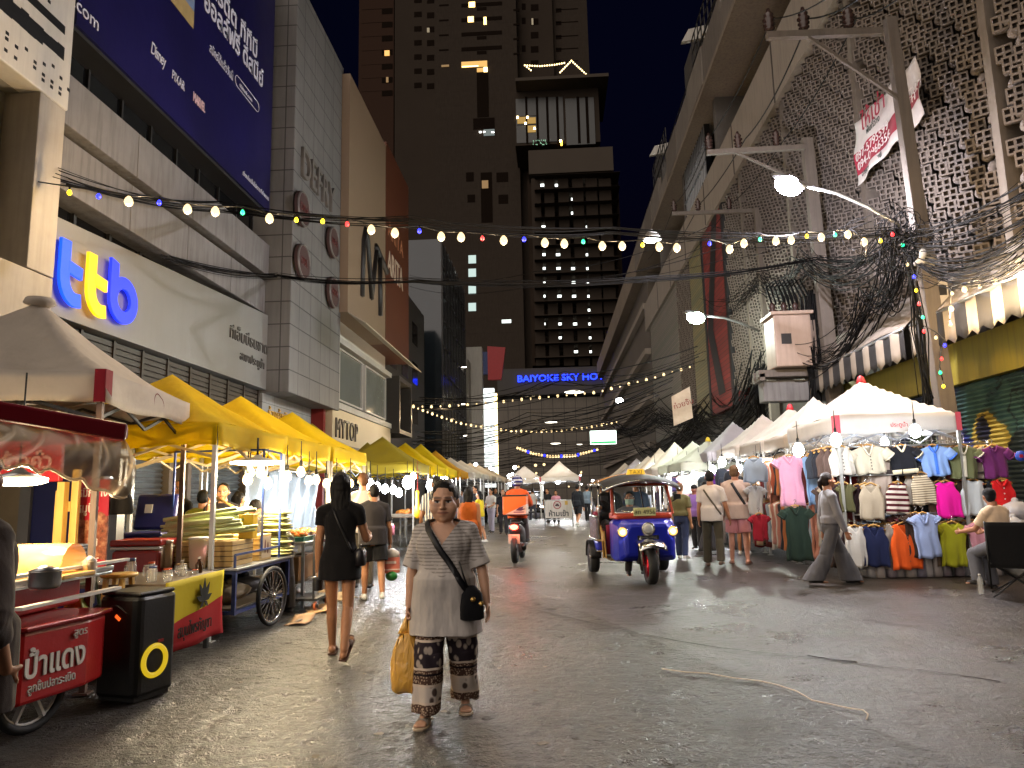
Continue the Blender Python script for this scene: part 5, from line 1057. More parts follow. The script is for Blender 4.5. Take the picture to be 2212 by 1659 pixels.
names=('with a blue lid','with an orange lid','with a green cap','with a white cap','with a tan lid')
for i,(x,y,k,c_,h,r) in enumerate(((-3.62,6.5,0,0,.2,.045),(-3.7,6.62,0,3,.16,.045),(-3.6,6.72,0,1,.14,.05),(-3.85,6.55,0,0,.3,.05),(-3.8,6.8,0,1,.22,.04),(-3.95,6.7,2,2,.27,.04),(-4.1,6.55,2,2,.24,.05),(-3.58,6.95,0,3,.11,.05),(-3.66,7.1,3,3,.2,.04),(-3.56,7.24,3,3,.22,.042),(-3.75,7.25,0,4,.13,.07),(-3.95,7.0,0,3,.15,.05),(-4.05,6.85,0,4,.17,.05),(-3.5,6.55,0,3,.09,.045),(-3.52,7.08,0,1,.07,.04))):
    bottle(('tall' if h>.2 else 'low')+' '+('bottle ' if k>1 else 'jar ')+names[c_]+(' at the front' if x>-3.65 else ' at the back')+' of the leaf cloth table, '+('speaker side' if y<6.8 else 'pole side'),(x,y,.732),k,caps_[c_],h,r,pm('brown_glass','#3a2512',.15) if i==9 else None)
# coolers and stool
p=PY(314,1205,7.75); s=thing('cool_box','red cool box with a white rim behind the leaf cloth table','cool box',(p.x,7.75,.56)); m=MB(); m.box((0,0,.19),(.52,.4,.38)); m.build('body',pm('cooler_red','#8f1d16',.4,var=.1),s,bevel=.03); m=MB(); m.box((0,0,.40),(.54,.42,.03)); m.build('rim',WPL,s,bevel=.01); m=MB(); m.box((0,0,.455),(.56,.43,.07)); m.build('lid',pm('cooler_red','#8f1d16',.4),s,bevel=.02)
m=MB(); m.b2((p.x-.35,7.45,.51),(p.x+.35,8.0,.555)); o=thing('bench','low dark bench under the cool boxes','bench',(p.x,7.7,0)); m.build('top',DARK,o,w=True)
for x in(-.3,.3): 
    for y in(7.5,7.95): m=MB(); m.b2((p.x+x-.02,y-.02,0),(p.x+x+.02,y+.02,.51)); m.build('leg',DARK,o,w=True)
p=PY(322,1120,8.3); s=thing('cool_box','dark blue cool box with its lid propped open','cool box',(p.x,8.3,.7)); m=MB(); m.box((0,0,.2),(.5,.36,.4)); m.build('body',pm('cooler_blue','#1c1f55',.45),s,bevel=.03); m=MB(); m.box((0,.16,.62),(.5,.06,.42),M=Matrix.Rotation(R(-12),3,'X')); m.build('lid',pm('cooler_blue','#1c1f55',.45),s,bevel=.03); m=MB(); m.box((-.08,.123,.66),(.09,.01,.1),M=Matrix.Rotation(R(-12),3,'X')); m.build('sticker',WPL,s)
m=MB(); m.b2((p.x-.3,8.05,.0),(p.x+.3,8.55,.69)); q=thing('crate','plain brown crate under the open blue cool box','crate',(p.x,8.3,0)); m.build('body',pm('crate_brown','#5a4634',.7),q,w=True,bevel=.01); m=MB(); [m.b2((p.x-.305,8.04,z),(p.x+.305,8.049,z+.1)) for z in(.08,.28,.48)]; m.build('slats',pm('crate_slat','#6d5844',.7),q,w=True)
p=PY(258,1235,6.3); s=thing('stool','small yellow wooden stool behind the snack cart','stool',(p.x,6.3,.0)); m=MB(); m.lathe([(.13,0),(.15,.01),(.15,.03),(.13,.035),(.01,.036)],(0,0,.80),18); m.build('seat',WOODY,s)
for a in(.8,2.4,3.9,5.5): m=MB(); m.bar((.1*math.cos(a),.1*math.sin(a),.795),(.15*math.cos(a),.15*math.sin(a),0),.035); m.build('leg',WOODY,s)
# blue hawker cart
s=thing('hawker_cart','blue steel hawker cart with bicycle wheels carrying bamboo boxes','food cart',(-3.95,8.55,0)); F=[]
m=MB(); z0=.70
for x in(-4.55,-3.42):
    for y in(7.75,9.3): m.b2((x-.02,y-.02,.24),(x+.02,y+.02,z0))
for z in(.26,z0-.02):
    for x in(-4.55,-3.42): m.bar((x,7.77,z),(x,9.28,z),.035)
    for y in(7.75,9.3): m.bar((-4.53,y,z),(-3.44,y,z),.035)
for a_,b_ in(((-3.42,7.75,z0),(-3.42,7.75,.86)),((-3.42,9.0,z0),(-3.42,9.0,2.0)),((-3.42,8.45,.86),(-3.42,8.45,2.02)),((-3.42,7.75,.86),(-3.42,9.0,.86)),((-4.5,8.45,z0),(-4.5,8.45,2.02)),((-3.42,8.45,2.02),(-3.42,9.0,2.0)),((-3.42,8.45,2.02),(-4.5,8.45,2.02))): m.bar(a_,b_,.022)
m.build('frame',BLUEM,s,w=True); m=MB(); m.b2((-4.6,7.68,z0),(-3.36,9.38,z0+.025)); m.build('deck',STEEL,s,w=True,bevel=.006); m=MB(); m.b2((-4.5,7.8,.28),(-3.46,9.25,.3)); m.build('shelf',pm('old_board','#6d6048',.7,var=.3),s,w=True)
wheel(s,(-3.3,8.5,.335),.335,(1,-.12,0),RUB,CHROME,28,.026); wheel(s,(-4.68,8.5,.335),.335,(1,-.12,0),RUB,CHROME,28,.026)
for i,(lo,hi,l) in enumerate((((-4.3,7.85,.726),(-3.5,8.4,1.0),'wide slatted bamboo box at the front of the blue cart'),((-4.3,8.5,.726),(-3.46,8.85,1.03),'slatted bamboo box with a picture card at the back of the blue cart'))):
    q=thing('bamboo_box',l,'box',((lo[0]+hi[0])/2,(lo[1]+hi[1])/2,lo[2])); m=MB(); m.b2(lo,hi); m.build('body',BAMB,q,w=True,bevel=.008); m=MB()
    for k in range(1,5): z=lo[2]+(hi[2]-lo[2])*k/5; m.b2((lo[0]-.003,lo[1]-.003,z),(hi[0]+.003,hi[1]+.003,z+.008))
    m.build('grooves',pm('groove_brown','#5a4424',.7),q,w=True)
    if i==1: m=MB(); m.m=0; m.b2((hi[0]+.002,lo[1]+.04,lo[2]+.03),(hi[0]+.008,hi[1]-.03,hi[2]-.03)); m.m=1; m.ell((hi[0]+.008,lo[1]+.14,lo[2]+.16),(.004,.025,.08)); m.ell((hi[0]+.008,lo[1]+.22,lo[2]+.14),(.004,.025,.07)); m.build('picture_card',[pm('card_cream','#b9a584',.5),pm('card_brown','#6a3a22',.5)],q,w=True)
random.seed(4)
for i in range(26):
    a=V((-4.35+random.uniform(-.05,.05),7.95+random.uniform(0,.35),1.02+.012*i*.75)); d=V((.85+random.uniform(-.1,.1),random.uniform(-.05,.1),random.uniform(.02,.12)))
    q=bpy.data.objects.new; m=MB(); m.tube([a,a+d*.5,a+d],random.uniform(.016,.024),7); o=m.build('bamboo_tube',pm('bamboo_pale','#c2b884' if i%2 else '#b9c08a',.5,var=.2)); tag(o,'pale cut bamboo stick in the heap on the blue cart','bamboo stick','bamboo sticks heaped on the blue cart')
for i in range(15):
    z=.76+.036*i; x=-3.55+random.uniform(-.04,.04); y=9.2+random.uniform(-.05,.05); m=MB(); m.loft([ringpts((x+dx,y,z),.02+.10*math.sin(PI*(k+.6)/6.2),.0,3) for k,dx in enumerate((0,))],False) if 0 else None
    m.ell((x,y,z),(.20,.14,.026),14,6,Matrix.Rotation(random.uniform(-.3,.3),3,'Z')); o=m.build('leaf_parcel',pm('leaf_parcel','#a8a468',.6,var=.3,scale=14)); tag(o,'flat leaf wrapped parcel in the tall stack at the end of the blue cart','parcel','leaf parcels stacked on the blue cart')
p=PY(545,1137,8.42); s=thing('box','bright yellow upright box on the bamboo boxes','box',(p.x,8.3,1.0)); m=MB(); m.box((0,0,.13),(.17,.13,.26)); m.build('body',pm('box_yellow','#d1a818',.4,var=.05),s,bevel=.008); m=MB(); m.box((0,0,.262),(.174,.134,.02)); m.build('lid',pm('box_lid','#b58f14',.4),s)
p=PY(427,1170,7.7); s=thing('drink_dispenser','tall tub of pink and yellow drinks at the front of the blue cart','drink tub',(p.x,7.72,.727)); m=MB(); m.lathe([(.08,0),(.085,.02),(.1,.3),(.11,.31)],(0,0,0),18); m.build('tub',glassy('tub_clear',(.85,.75,.55),.1,.5),s); m=MB(); m.lathe([(.07,.01),(.085,.24),(.01,.25)],(0,0,0),16); m.build('drink',pm('drink_pink','#d98a8f',.3,var=.3,scale=12),s); m=MB(); m.lathe([(.11,.312),(.1,.33),(.01,.335)],(0,0,0),18); m.build('lid',WPL,s)
p=PY(370,1190,7.5)
for i,(u,Y,h,c_) in enumerate(((345,7.62,.2,'#c9501f'),(362,7.7,.16,'#c9c6be'))): 
    p=PY(u,1165,Y); s=thing('sauce_tub',('orange capped sauce tub beside the red cool box','pale round tub beside the silver pole')[i],'tub',(p.x,Y,.95)); m=MB(); m.lathe([(.05,-.2),(.055,-.18),(.055,.05)],(0,0,0),14); m.build('body',pm('tub_cream','#b09c80',.5),s); m=MB(); m.lathe([(.057,.05),(.057,.08),(.01,.085)],(0,0,0),14); m.build('lid',pm('lid_'+c_,c_,.4),s)
# lamps and bulbs over the stalls
p=PY(556,1001,8.4); s=thing('hanging_lamp','wide white pan lamp hanging over the blue cart','lamp',p); m=MB(); m.lathe([(.02,.1),(.06,.07),(.3,.02)],(0,0,0),24); m.build('shade',WPL,s); m=MB(); m.lathe([(.3,.018),(.3,.0),(.15,-.02),(.01,-.025)],(0,0,0),24); m.build('lens',PANEM,s); m=MB(); m.tube([(0,0,.1),(0,0,.3)],.012,6); m.build('socket',BLACK,s); EXTRA.append(('POINT',(p.x,p.y,p.z-.1),80,(1,.86,.62),.12))
def stall_bulb(u,v,Y,mt,lab,r,e,col,group):
    p=PY(u,v,Y); s=thing('light_bulb',lab,'light bulb',p,0,group); m=MB(); m.lathe([(r*.4,r*1.45),(r*.85,r*.8),(r,0),(r*.75,-r*.66),(r*.2,-r)],(0,0,0),12); m.build('glass',mt,s); m=MB(); m.lathe([(.022,r*1.46),(.024,r*1.46+.07),(.01,r*1.46+.09),(.006,r*1.46+.35)],(0,0,0),8); m.build('socket',BLACK,s)
    if e: EXTRA.append(('POINT',(p.x,p.y,p.z-r-.03),e,col,.05))
WB=(1,.8,.5)
for i,(u,v,Y,e) in enumerate(((535,1038,8.6,40),(563,1022,8.9,0),(577,1046,8.7,40),(620,1031,9.6,0),(650,1021,9.9,40),(667,1040,10.4,0),(683,1038,10.8,40),(705,1046,11.4,0),(727,1047,11.7,40),(757,1046,12.2,40),(540,1022,9.3,0))):
    stall_bulb(u,v,Y,BULBM,'warm bare bulb hanging in the row under the yellow tents','' or .058,e,WB,'warm bulbs under the yellow tents')
for i,(u,v,Y) in enumerate(((800,1047,14),(815,1054,14.6),(832,1058,15),(850,1060,15.4),(862,1066,15.8),(792,1050,13.6),(893,1030,18.5),(880,1045,17.),(945,1042,22),(958,1038,25),(972,1040,29),(930,1050,20))):
    stall_bulb(u,v,Y,WHB,'glaring white bulb over the snack stalls further along the left',.075 if i<7 else .12,(48 if i%2==0 else 0)*(1 if i<7 else 2.5),(.95,.98,1),'white bulbs over the far left stalls')
# food tables beyond the blue cart
def food_table(lab,x0,x1,y0,y1,z,mt_top,skirt=None,legm=None):
    s=thing('food_table',lab,'table',((x0+x1)/2,(y0+y1)/2,0)); m=MB(); m.b2((x0,y0,z-.03),(x1,y1,z)); m.build('tabletop',mt_top,s,w=True,bevel=.006)
    for x in(x0+.04,x1-.04):
        for y in(y0+.04,y1-.04): m=MB(); m.b2((x-.018,y-.018,0),(x+.018,y+.018,z-.03)); m.build('leg',legm or STEEL,s,w=True)
    if skirt: m=MB(); m.grid(lambda u,v:V((x1+.01+.01*math.sin(u*25),y0+(y1-y0)*u,z-.03-.2*v)),16,3); m.build('skirt',skirt,s,w=True,solid=.005)
    return s
def tray(lab,c,sx,sy,mt,food,n,group,r=.035):
    s=thing('food_tray',lab,'tray',c,0,group); m=MB(); m.prism([(-sx/2,-sy/2),(sx/2,-sy/2),(sx/2,sy/2),(-sx/2,sy/2)],lambda x,y,d:V((x*(1+d*1.2),y*(1+d*1.2),d)),.06); m.build('pan',mt,s); m=MB()
    for i in range(n): m.ell((random.uniform(-.42,.42)*sx,random.uniform(-.42,.42)*sy,.07+random.uniform(0,.05)),(r*random.uniform(.7,1.5),r*random.uniform(.7,1.3),r*.8),8,6,Matrix.Rotation(random.uniform(0,3),3,'Z'))
    q=m.build('food',food,s); q['kind']='stuff'; return s
T2=food_table('steel snack table with shelves beyond the blue cart',-4.5,-3.35,9.75,11.2,.86,STEEL); 
for i,(x,y,c1,c2,l) in enumerate(((-3.6,10.0,'#2c6b5a','#c96a2a','green tray of orange fried snacks on the steel table'),(-3.6,10.45,'#3a3a7a','#c9a86a','blue tray of pale buns on the steel table'),(-3.62,10.9,'#b9b4aa','#b9742a','steel tray of golden fritters on the steel table'),(-4.05,10.1,'#c9c6be','#b9b46a','white tray of green snacks on the steel table'),(-4.05,10.6,'#5a3a7a','#8f3a2a','violet tray of red sausages on the steel table'))):
    tray(l,(x,y,.862),.4,.38,pm('tray_'+c1,c1,.4),pm('food_'+c2,c2,.5,var=.4,scale=20),22,'food trays on the steel table')
p=PY(662,1155,9.85); s=thing('bucket','cream plastic bucket standing among the snack trays','bucket',(-3.92,9.86,.93)); m=MB(); m.lathe([(.09,0),(.12,.2),(.13,.2),(.125,.22),(.11,.2),(.08,.01)],(0,0,0),18); m.build('pail',pm('bucket_cream','#c9b08c',.4),s); m=MB(); m.tube([(.125*math.cos(a),.0,.2+.09*math.sin(a)) for a in[PI*i/8 for i in range(9)]],.005,5); m.build('handle',STEEL,s)
m=MB(); m.b2((-4.4,9.9,.3),(-3.5,11,.33)); m.build('shelf',pm('old_board','#6d6048',.7),T2,w=True)
for i,(x,y,l) in enumerate(((-3.7,10.1,'nearer brown carton on the low shelf of the snack table'),(-3.75,10.6,'farther brown carton on the low shelf of the snack table'))): 
    s=thing('carton',l,'carton',(x,y,.332)); m=MB(); m.box((0,0,.16),(.42,.4,.32)); m.build('body',pm('carton_brown','#8a6842',.7,var=.15),s,bevel=.006); m=MB(); m.box((.0,0,.322),(.06,.41,.004)); m.build('tape',pm('tape_tan','#a58a5a',.4),s)
s=thing('trolley','low black trolley with castors beside the snack table','trolley',(-3.3,9.75,0)); m=MB(); m.b2((-3.55,9.5,.13),(-3.1,10.1,.16)); m.build('platform',DARK,s,w=True); m=MB(); m.bar((-3.15,9.52,.16),(-3.15,9.52,.95),.025); m.bar((-3.15,10.08,.16),(-3.15,10.08,.95),.025); m.bar((-3.15,9.52,.95),(-3.15,10.08,.95),.025); m.build('handle',DARK,s,w=True)
for y in(9.56,10.04): wheel(s,(-3.14,y,.06),.06,(1,0,0),pm('castor_orange','#a8562a',.5),DARK,4,.015)
T3=food_table('snack table with a pink skirt and round menu boards near the olive tent',-4.7,-3.4,13.2,15.4,.86,WPL,cloth('skirt_pink','#c04a6a'))
for i,(x,y,c1,c2,l) in enumerate(((-3.65,13.5,'#b03050','#b9742a','pink tray of golden pastries on the pink skirted table'),(-3.65,14.0,'#c9c6be','#8f2f2a','white tray of red snacks on the pink skirted table'),(-3.65,14.5,'#b03050','#c9a05a','pink tray of pale pastries on the pink skirted table'))): tray(l,(x,y,.862),.45,.42,pm('tray_'+c1,c1,.4),pm('food_'+c2,c2,.5,var=.4,scale=20),18,'food trays on the pink skirted table')
s=thing('tub','bright magenta plastic tub with a pale rim on the pink skirted table','tub',(-4.1,13.6,.862)); m=MB(); m.lathe([(.11,0),(.14,.22),(.15,.22),(.145,.24),(.12,.2)],(0,0,0),18); m.build('body',pm('tub_magenta','#c92a86',.35),s); m=MB(); m.torus((0,0,.17),.137,.012,20,6); m.build('band',WPL,s)
p=PY(802,1090,14.6); s=thing('menu_board','yellow and red menu board hanging in the lit snack stall','sign',p); m=MB(); m.box((0,0,0),(.3,.02,.62)); m.tube([(-.12,0,.3),(-.12,0,.75)],.004,4); m.tube([(.12,0,.3),(.12,0,.75)],.004,4); m.build('panel',pm('menu_yellow','#c9a02a',.5,var=.2,scale=8),s); m=MB(); [m.box((0,-.012,.22-.13*k),(.24,.006,.05)) for k in range(4)]; m.build('lines',pm('menu_red','#b0402a',.5),s)
p=PY(902,1090,16); s=thing('rubber_chicken','yellow rubber chicken toy dangling from the stall pole','toy',p); m=MB(); m.loft([ringpts((0,0,z),rx,ry,12) for z,rx,ry in((-.3,.03,.02),(-.22,.085,.06),(-.1,.08,.06),(0,.045,.035),(.2,.035,.03),(.27,.05,.04),(.31,.02,.02))]); m.build('body',pm('toy_yellow','#d19a1a',.4,var=.15),s); m=MB(); m.ell((0,0,.32),(.015,.03,.03)); m.tube([(0,0,.33),(0,.02,.95)],.004,4); m.build('comb',pm('toy_red','#b02a20',.4),s)
s=thing('backdrop','crumpled clear plastic sheet hung behind the lit snack stall','plastic sheet',(-5.2,15,1.2)); m=MB(); m.grid(lambda u,v:V((-5.6+.06*math.sin(u*40+v*6),12.9+4.2*u,2.0-1.5*v+.03*math.sin(u*17))),60,12); m.build('sheet',pm('backdrop_silver','#9aa7b2',.25,.3,var=.2,scale=2,bump=.3,bscale=6),s,w=True,solid=.004); m=MB(); m.bar((-5.6,12.9,2.0),(-5.6,17.1,2.0),.03); m.build('rail',STEEL,s,w=True)
for i,(y0,z1,mt) in enumerate(((18.9,.9,'#6a5a4a'),(21.4,.95,'#7a4a3a'),(24.2,.9,'#4a5a6a'),(27.,.9,'#8a7a5a'),(30,.9,'#6a6a6a'),(34,.9,'#7a5a4a'))):
    T4=food_table(('first','second','third','fourth','fifth','sixth')[i]+' goods table in the far left row',-4.4,-3.45,y0,y0+1.7,z1,pm('table_'+mt,mt,.5),cloth('skirt_'+mt,mt)); random.seed(i)
    tray(('first','second','third','fourth','fifth','sixth')[i]+' heaped tray of goods on the far left tables',(-3.9,y0+.8,z1+.002),.8,1.3,WPL,pm('goods_%d'%i,('#b9742a','#a83a3a','#c9b08a','#5a7a4a','#b98ab0','#8a6a4a')[i],.5,var=.6,scale=12),26,'heaped trays on the far left tables',.09)
# blue folding screen and posts behind the cart
s=thing('display_board','dark blue advertising board leaning behind the wooden frame','sign',(-5.3,7.6,0)); m=MB(); m.b2((-5.6,7.6,.2),(-4.75,7.66,2.1)); m.build('board',pm('board_blue','#1b2260',.5),s,w=True); m=MB(); m.b2((-5.72,7.56,0),(-5.6,7.7,2.2)); m.b2((-4.75,7.56,0),(-4.63,7.7,2.2)); m.build('frame',pm('board_grey','#77787a',.4,.4),s,w=True)

# bicycle behind the speaker, flattened cardboard and bags in the gutter
s=thing('bicycle','old bicycle leaning between the snack cart and the black speaker','bicycle',(-3.95,5.72,0),R(78)); m=MB(); A_=[(-.5,0,.31),(.5,0,.31),(-.12,0,.3),(-.22,0,.78),(.36,0,.8)]
for i,j in((0,2),(2,3),(0,3),(3,4),(2,4),(4,1)): m.tube([A_[i],A_[j]],.015,8)
m.tube([(.36,0,.8),(.33,0,.95)],.013,8); m.build('frame',pm('bike_green','#2f3f2c',.4,.2),s); m=MB(); m.tube([(.25,-.26,.97),(.33,0,.95),(.25,.26,.97)],.012,8); m.build('handlebar',CHROME,s); m=MB(); m.ell((-.24,0,.83),(.13,.07,.035)); m.build('saddle',BLACK,s)
for x in(-.5,.5): wheel(s,(x,0,.31),.31,(0,1,0),RUB,CHROME,24,.018,False)
s=thing('plastic_bag','yellow green plastic bag hung on the old bicycle','bag',(-3.72,5.62,.62)); m=MB(); m.loft([V(p)+V((.01*math.sin(i*2.1+z*30),.01*math.cos(i*1.7),0)) for i,p in enumerate(ringpts((0,0,z),rx,ry,18))] for z,rx,ry in((-.16,.05,.04),(-.13,.1,.07),(0,.09,.07),(.08,.04,.03),(.13,.05,.02))) if 0 else m.loft([[V(p)+V((.01*math.sin(i*2.1+z*30),.01*math.cos(i*1.7),0)) for i,p in enumerate(ringpts((0,0,z),rx,ry,18))] for z,rx,ry in((-.16,.05,.04),(-.13,.1,.07),(0,.09,.07),(.08,.04,.03),(.13,.05,.02))]); m.build('sack',pm('bag_lime','#a8b04a',.35,var=.3),s); m=MB(); m.tube([(0,0,.12),(0,0,.2)],.008,5); m.build('handle',pm('bag_lime','#a8b04a',.35),s)
random.seed(19)
for i,(u,v,w_,l) in enumerate(((692,1318,.5,'largest flattened brown carton on the road by the trolley'),(740,1292,.4,'printed flattened carton on the road behind the woman in black'),(648,1345,.36,'folded cardboard scrap by the castors of the trolley'),(700,1290,.42,'bent cardboard sheet leaning under the snack table'))):
    g=G(u,v); s=thing('cardboard',l,'cardboard',(g.x,g.y,0),random.uniform(0,3)); m=MB(); m.grid(lambda a,b:V(((a-.5)*w_,(b-.5)*w_*.7,.012+.05*max(0,a-.6)*(1+i)+.012*math.sin(b*5))),8,6); m.build('sheet',pm('cardboard_%d'%i,('#8a6a42','#a08a68','#75583a','#96784e')[i],.7,var=.3,scale=5),s,solid=.008)
    m=MB(); m.box((-.05,0,.024+.006*i),(.16,.05,.003)); m.build('print',pm('print_ink','#3a2c20',.7),s)
for i,(x,y,c,l) in enumerate(((-3.75,8.2,'#8f8268','crumpled tan sack lying under the blue cart'),(-3.9,8.9,'#4a4a4e','dark crumpled sack at the back under the blue cart'),(-3.8,10.3,'#a09a90','pale crumpled bag on the ground under the snack table'))):
    s=thing('sack',l,'sack',(x,y,.42 if y<9.5 else .12)); m=MB(); m.ell((0,0,0),(.28,.24,.12),20,12)
    for k_ in range(len(m.v)): q=V(m.v[k_]); m.v[k_]=tuple(q*(1+.3*noise.noise(q*8+V((i*3,0,0)))))
    m.build('bag',pm('sack_'+c,c,.6,var=.25,scale=9),s); m=MB(); m.ell((.1,0,.12),(.05,.05,.04)); m.build('knot',pm('sack_'+c,c,.6),s)
# ---------------------------------------------------------------- right-hand clothes stalls
HANG=pm('hanger_wood','#b98a4a',.45,var=.2); HOOK=pm('hook_steel','#c9c9c9',.2,.9)
def garment_mesh(kind,W,L,seed,slope=.12,neck=.3,depth=.16,flare=0.,thick=.034,frontneck=None):
    """hollow cloth shape hung from the shoulders: W half width, L length, returns builder in local coordinates (front is -Y)"""
    rnd=random.Random(seed); ph=rnd.random()*6; m=MB(); n=36; K=12; rings=[]
    sh=W*(1.0 if kind!='tank' else .78)
    for i in range(K+1):
        t=i/K; ring=[]
        if kind=='tank': w=sh*(1-.12*math.sin(min(t*4,1)*PI))*(1+(.28)*min(1,max(0,(t-.12)/.22))) 
        else: w=sh*(1-.10*min(1,t*3)+.0*t)
        w*=(1+flare*t)-(.10*math.sin(PI*t) if kind=='dress' else 0)
        for j in range(n):
            a=2*PI*j/n; ca,sa=math.cos(a),math.sin(a); x=w*math.copysign(abs(ca)**.8,ca); front=sa<0
            th=thick*(.45+.55*min(1,t*3)); y=th*math.copysign(abs(sa)**.8,sa)
            nx=abs(x)/W; zt=-slope*W*max(0,nx-neck)/(1-neck)*2.2
            if nx<neck: zt-=(depth if front else .03)*(1-(nx/neck)**1.4)
            z=zt+(-L-zt)*t
            fo=.018*t*math.sin(x*34+ph+z*2 if False else x*34+ph)+.013*t*math.sin(x*67+ph*2); y+=fo; x+=.008*math.sin(z*17+ph)
            ring.append((x,y,z+.012*math.sin(x*25+ph)*t))
        rings.append(ring)
    m.loft(rings,False)
    return m
def sleeve(m,W,side,slope,L=.15,r=.075,drop=.75):
    a=V((side*W*.86,0,-slope*W*1.5-.05)); d=V((side*(1-drop*.5),0,-drop)).normalized(); x=V((0,1,0)); y=d.cross(x); rings=[]
    for t in(0,.35,.7,1.): rings.append([a+d*L*t+(x*math.cos(2*PI*k/14)*.5+y*math.sin(2*PI*k/14))*r*(1+.1*t) for k in range(14)])
    m.loft(rings,False)
def stripes(nm,c1,c2,s,f=.5,axis=2):
    t=NT(nm); o=t.obj(); q=t.sep(o)[axis]; st=t.math('GREATER_THAN',t.math('FRACT',t.math('ADD',t.math('MULTIPLY',q,s),10.)),f); t.col(t.mix(st,c1,c2)); t.set(.85,0,.2); t.bump(t.noise(160),.3,.004); MATS[nm]=t.m; return t.m
def knit(c): return cloth('knit_'+c,c,.1,.35)
def garment(lab,u0,v0,u1,v1,Y,kind,c,trim=None,buttons=None,mt=None,slv=0.,neck=.3,depth=.14,flare=0.,group='clothes facing the street on the front rack',collar=False,extra=None,rz=0.,name='shirt'):
    W=(u1-u0)/FP*Y/2*(.80 if slv else 1.); top=PY((u0+u1)/2,v0,Y); L=(v1-v0)/FP*Y; sd=int(u0*7+v0)
    s=thing('hanging_'+name,lab,name.replace('_',' '),(top.x,Y,top.z),rz+R((sd*37%17)-8),group); s.rotation_euler.y=R((sd*53%9)-4); mt=mt or knit(c); tm=knit(trim) if trim else mt
    m=garment_mesh(kind,W,L,sd,.12,neck,depth,flare); 
    if slv: sleeve(m,W,-1,.12,slv,.085*W/.25); sleeve(m,W,1,.12,slv,.085*W/.25)
    m.build('body',mt,s,solid=.006)
    if trim:   # neck edge
        m=MB(); pts=[]
        for j in range(21):
            x=(-1+2*j/20)*neck*W; pts.append((x,-.03-.012*(1-(x/(neck*W))**2),-(depth)*(1-(abs(x)/(neck*W))**1.4)+.004))
        m.tube(pts,.016 if not collar else .026,6,True,.6); m.build('collar',tm,s)
        if slv:
            for sx in(-1,1):
                m=MB()
                a=V((sx*W*.86,0,-.12*W*1.5-.05)); d=V((sx*(1-.75*.5),0,-.75)).normalized(); M=d.to_track_quat('Z','Y').to_matrix(); m.torus(a+d*slv*.97,.085*W/.25*1.02,.012,16,5,M)
                m.build('cuff',tm,s)
    if extra=='hem':
        m=MB(); m.grid(lambda u,v:V((W*.93*(2*u-1),-.05,-L*.97+.07*v)),16,2); m.build('hem_band',tm,s,solid=.006)
    if extra=='placket': m=MB(); m.box((0,-.047,-depth-(L-depth)*.48),(.045,.012,(L-depth)*.9)); m.build('placket',tm,s,bevel=.004)
    if buttons:
        m=MB(); k=5 if L>.35 else 4
        for i in range(k): m.ell((0.01,-.055,-depth-.03-(L-depth-.06)*i/k),(.011,.007,.011),8,6)
        m.build('buttons',pm('button_'+buttons,buttons,.4),s)
    m=MB(); m.tube([(-W*.8,0,-.045-.1*W),(-W*.3,0,-.0),(0,0,.022),(W*.3,0,-.0),(W*.8,0,-.045-.1*W)],.014,6,True,1.); h=m.build('hanger',HANG,s); m=MB(); m.tube([(0,0,.02),(0,0,.06),(.022,0,.085),(.01,0,.11),(-.018,0,.1)],.005,5); m.build('hook',HOOK,h)
    return s
ZX=lambda x:1641.8+x*.3021; ZY=lambda y:795+y*.3021
FR=[] 
def gz(lab,x0,y0,x1,y1,kind,c,Y=12.05,**k):
    s=garment(lab,ZX(x0),ZY(y0),ZX(x1),ZY(y1),Y,kind,c,**k); FR.append((s,kind)); return s
gz('white square neck tank top with dark buttons, top row',485,560,645,760,'tank','#a8a29a',buttons='#2a2420',neck=.5,depth=.13)
gz('cream short sleeved cardigan with dark buttons, top row',630,555,900,752,'tee','#aaa290',slv=.15,buttons='#2a2420',trim='#c9c0ae',depth=.15)
gz('black polo top with a cream collar and hem, top row',890,555,1115,755,'tee','#14151c',slv=.12,trim='#c9bfa2',collar=True,extra='hem',depth=.1)
gz('sky blue polo top with a bright blue collar, top row',1115,555,1350,765,'tee','#7f9fd6',slv=.14,trim='#3f6fd0',collar=True,extra='placket',depth=.11)
gz('olive green top with a white tie neck, top row',1330,555,1562,780,'tee','#656a4a',slv=.09,trim='#c9c4b4',depth=.15,extra='placket')
gz('purple short sleeved blouse at the right end of the top row',1545,558,1772,775,'tee','#6a2a66',slv=.14,depth=.1,trim='#6a2a66')
gz('olive cap sleeved top in the middle row beside the walking girl',540,825,670,1020,'tee','#4d4a2e',slv=.06,depth=.1)
gz('beige wide strap tank with a pink price tag, middle row',700,830,875,1072,'tank','#a89a86',neck=.55,depth=.14)
gz('maroon and white broad striped sleeveless knit, middle row',900,820,1062,1028,'tank','#5a1a24',mt=stripes('stripe_maroon','#c9c0b4','#4d1420',12.),neck=.42,depth=.08)
gz('cream and brown thin striped sleeveless knit, middle row',1070,752,1228,965,'tank','#b8a890',mt=stripes('stripe_cream','#6d5c48','#c4b69e',27.,.35),neck=.42,depth=.06)
gz('hot magenta sleeveless knit top, middle row',1240,812,1405,1057,'tank','#e0149a',neck=.4,depth=.05)
gz('plain white sleeveless knit top, middle row',1435,800,1606,1042,'tank','#bfc6cc',neck=.4,depth=.06)
gz('bright red sleeveless shirt with white buttons, middle row',1640,800,1805,1050,'tank','#c81a1e',neck=.4,depth=.1,buttons='#d9d4cc',trim='#c81a1e',collar=True)
gz('white sleeveless top in the bottom row behind the girl',610,1130,742,1405,'tank','#b9b4ae',neck=.42,depth=.1,Y=12.0)
gz('navy v neck sleeveless top, bottom row',720,1128,905,1400,'tank','#161d40',neck=.4,depth=.16,Y=12.0)
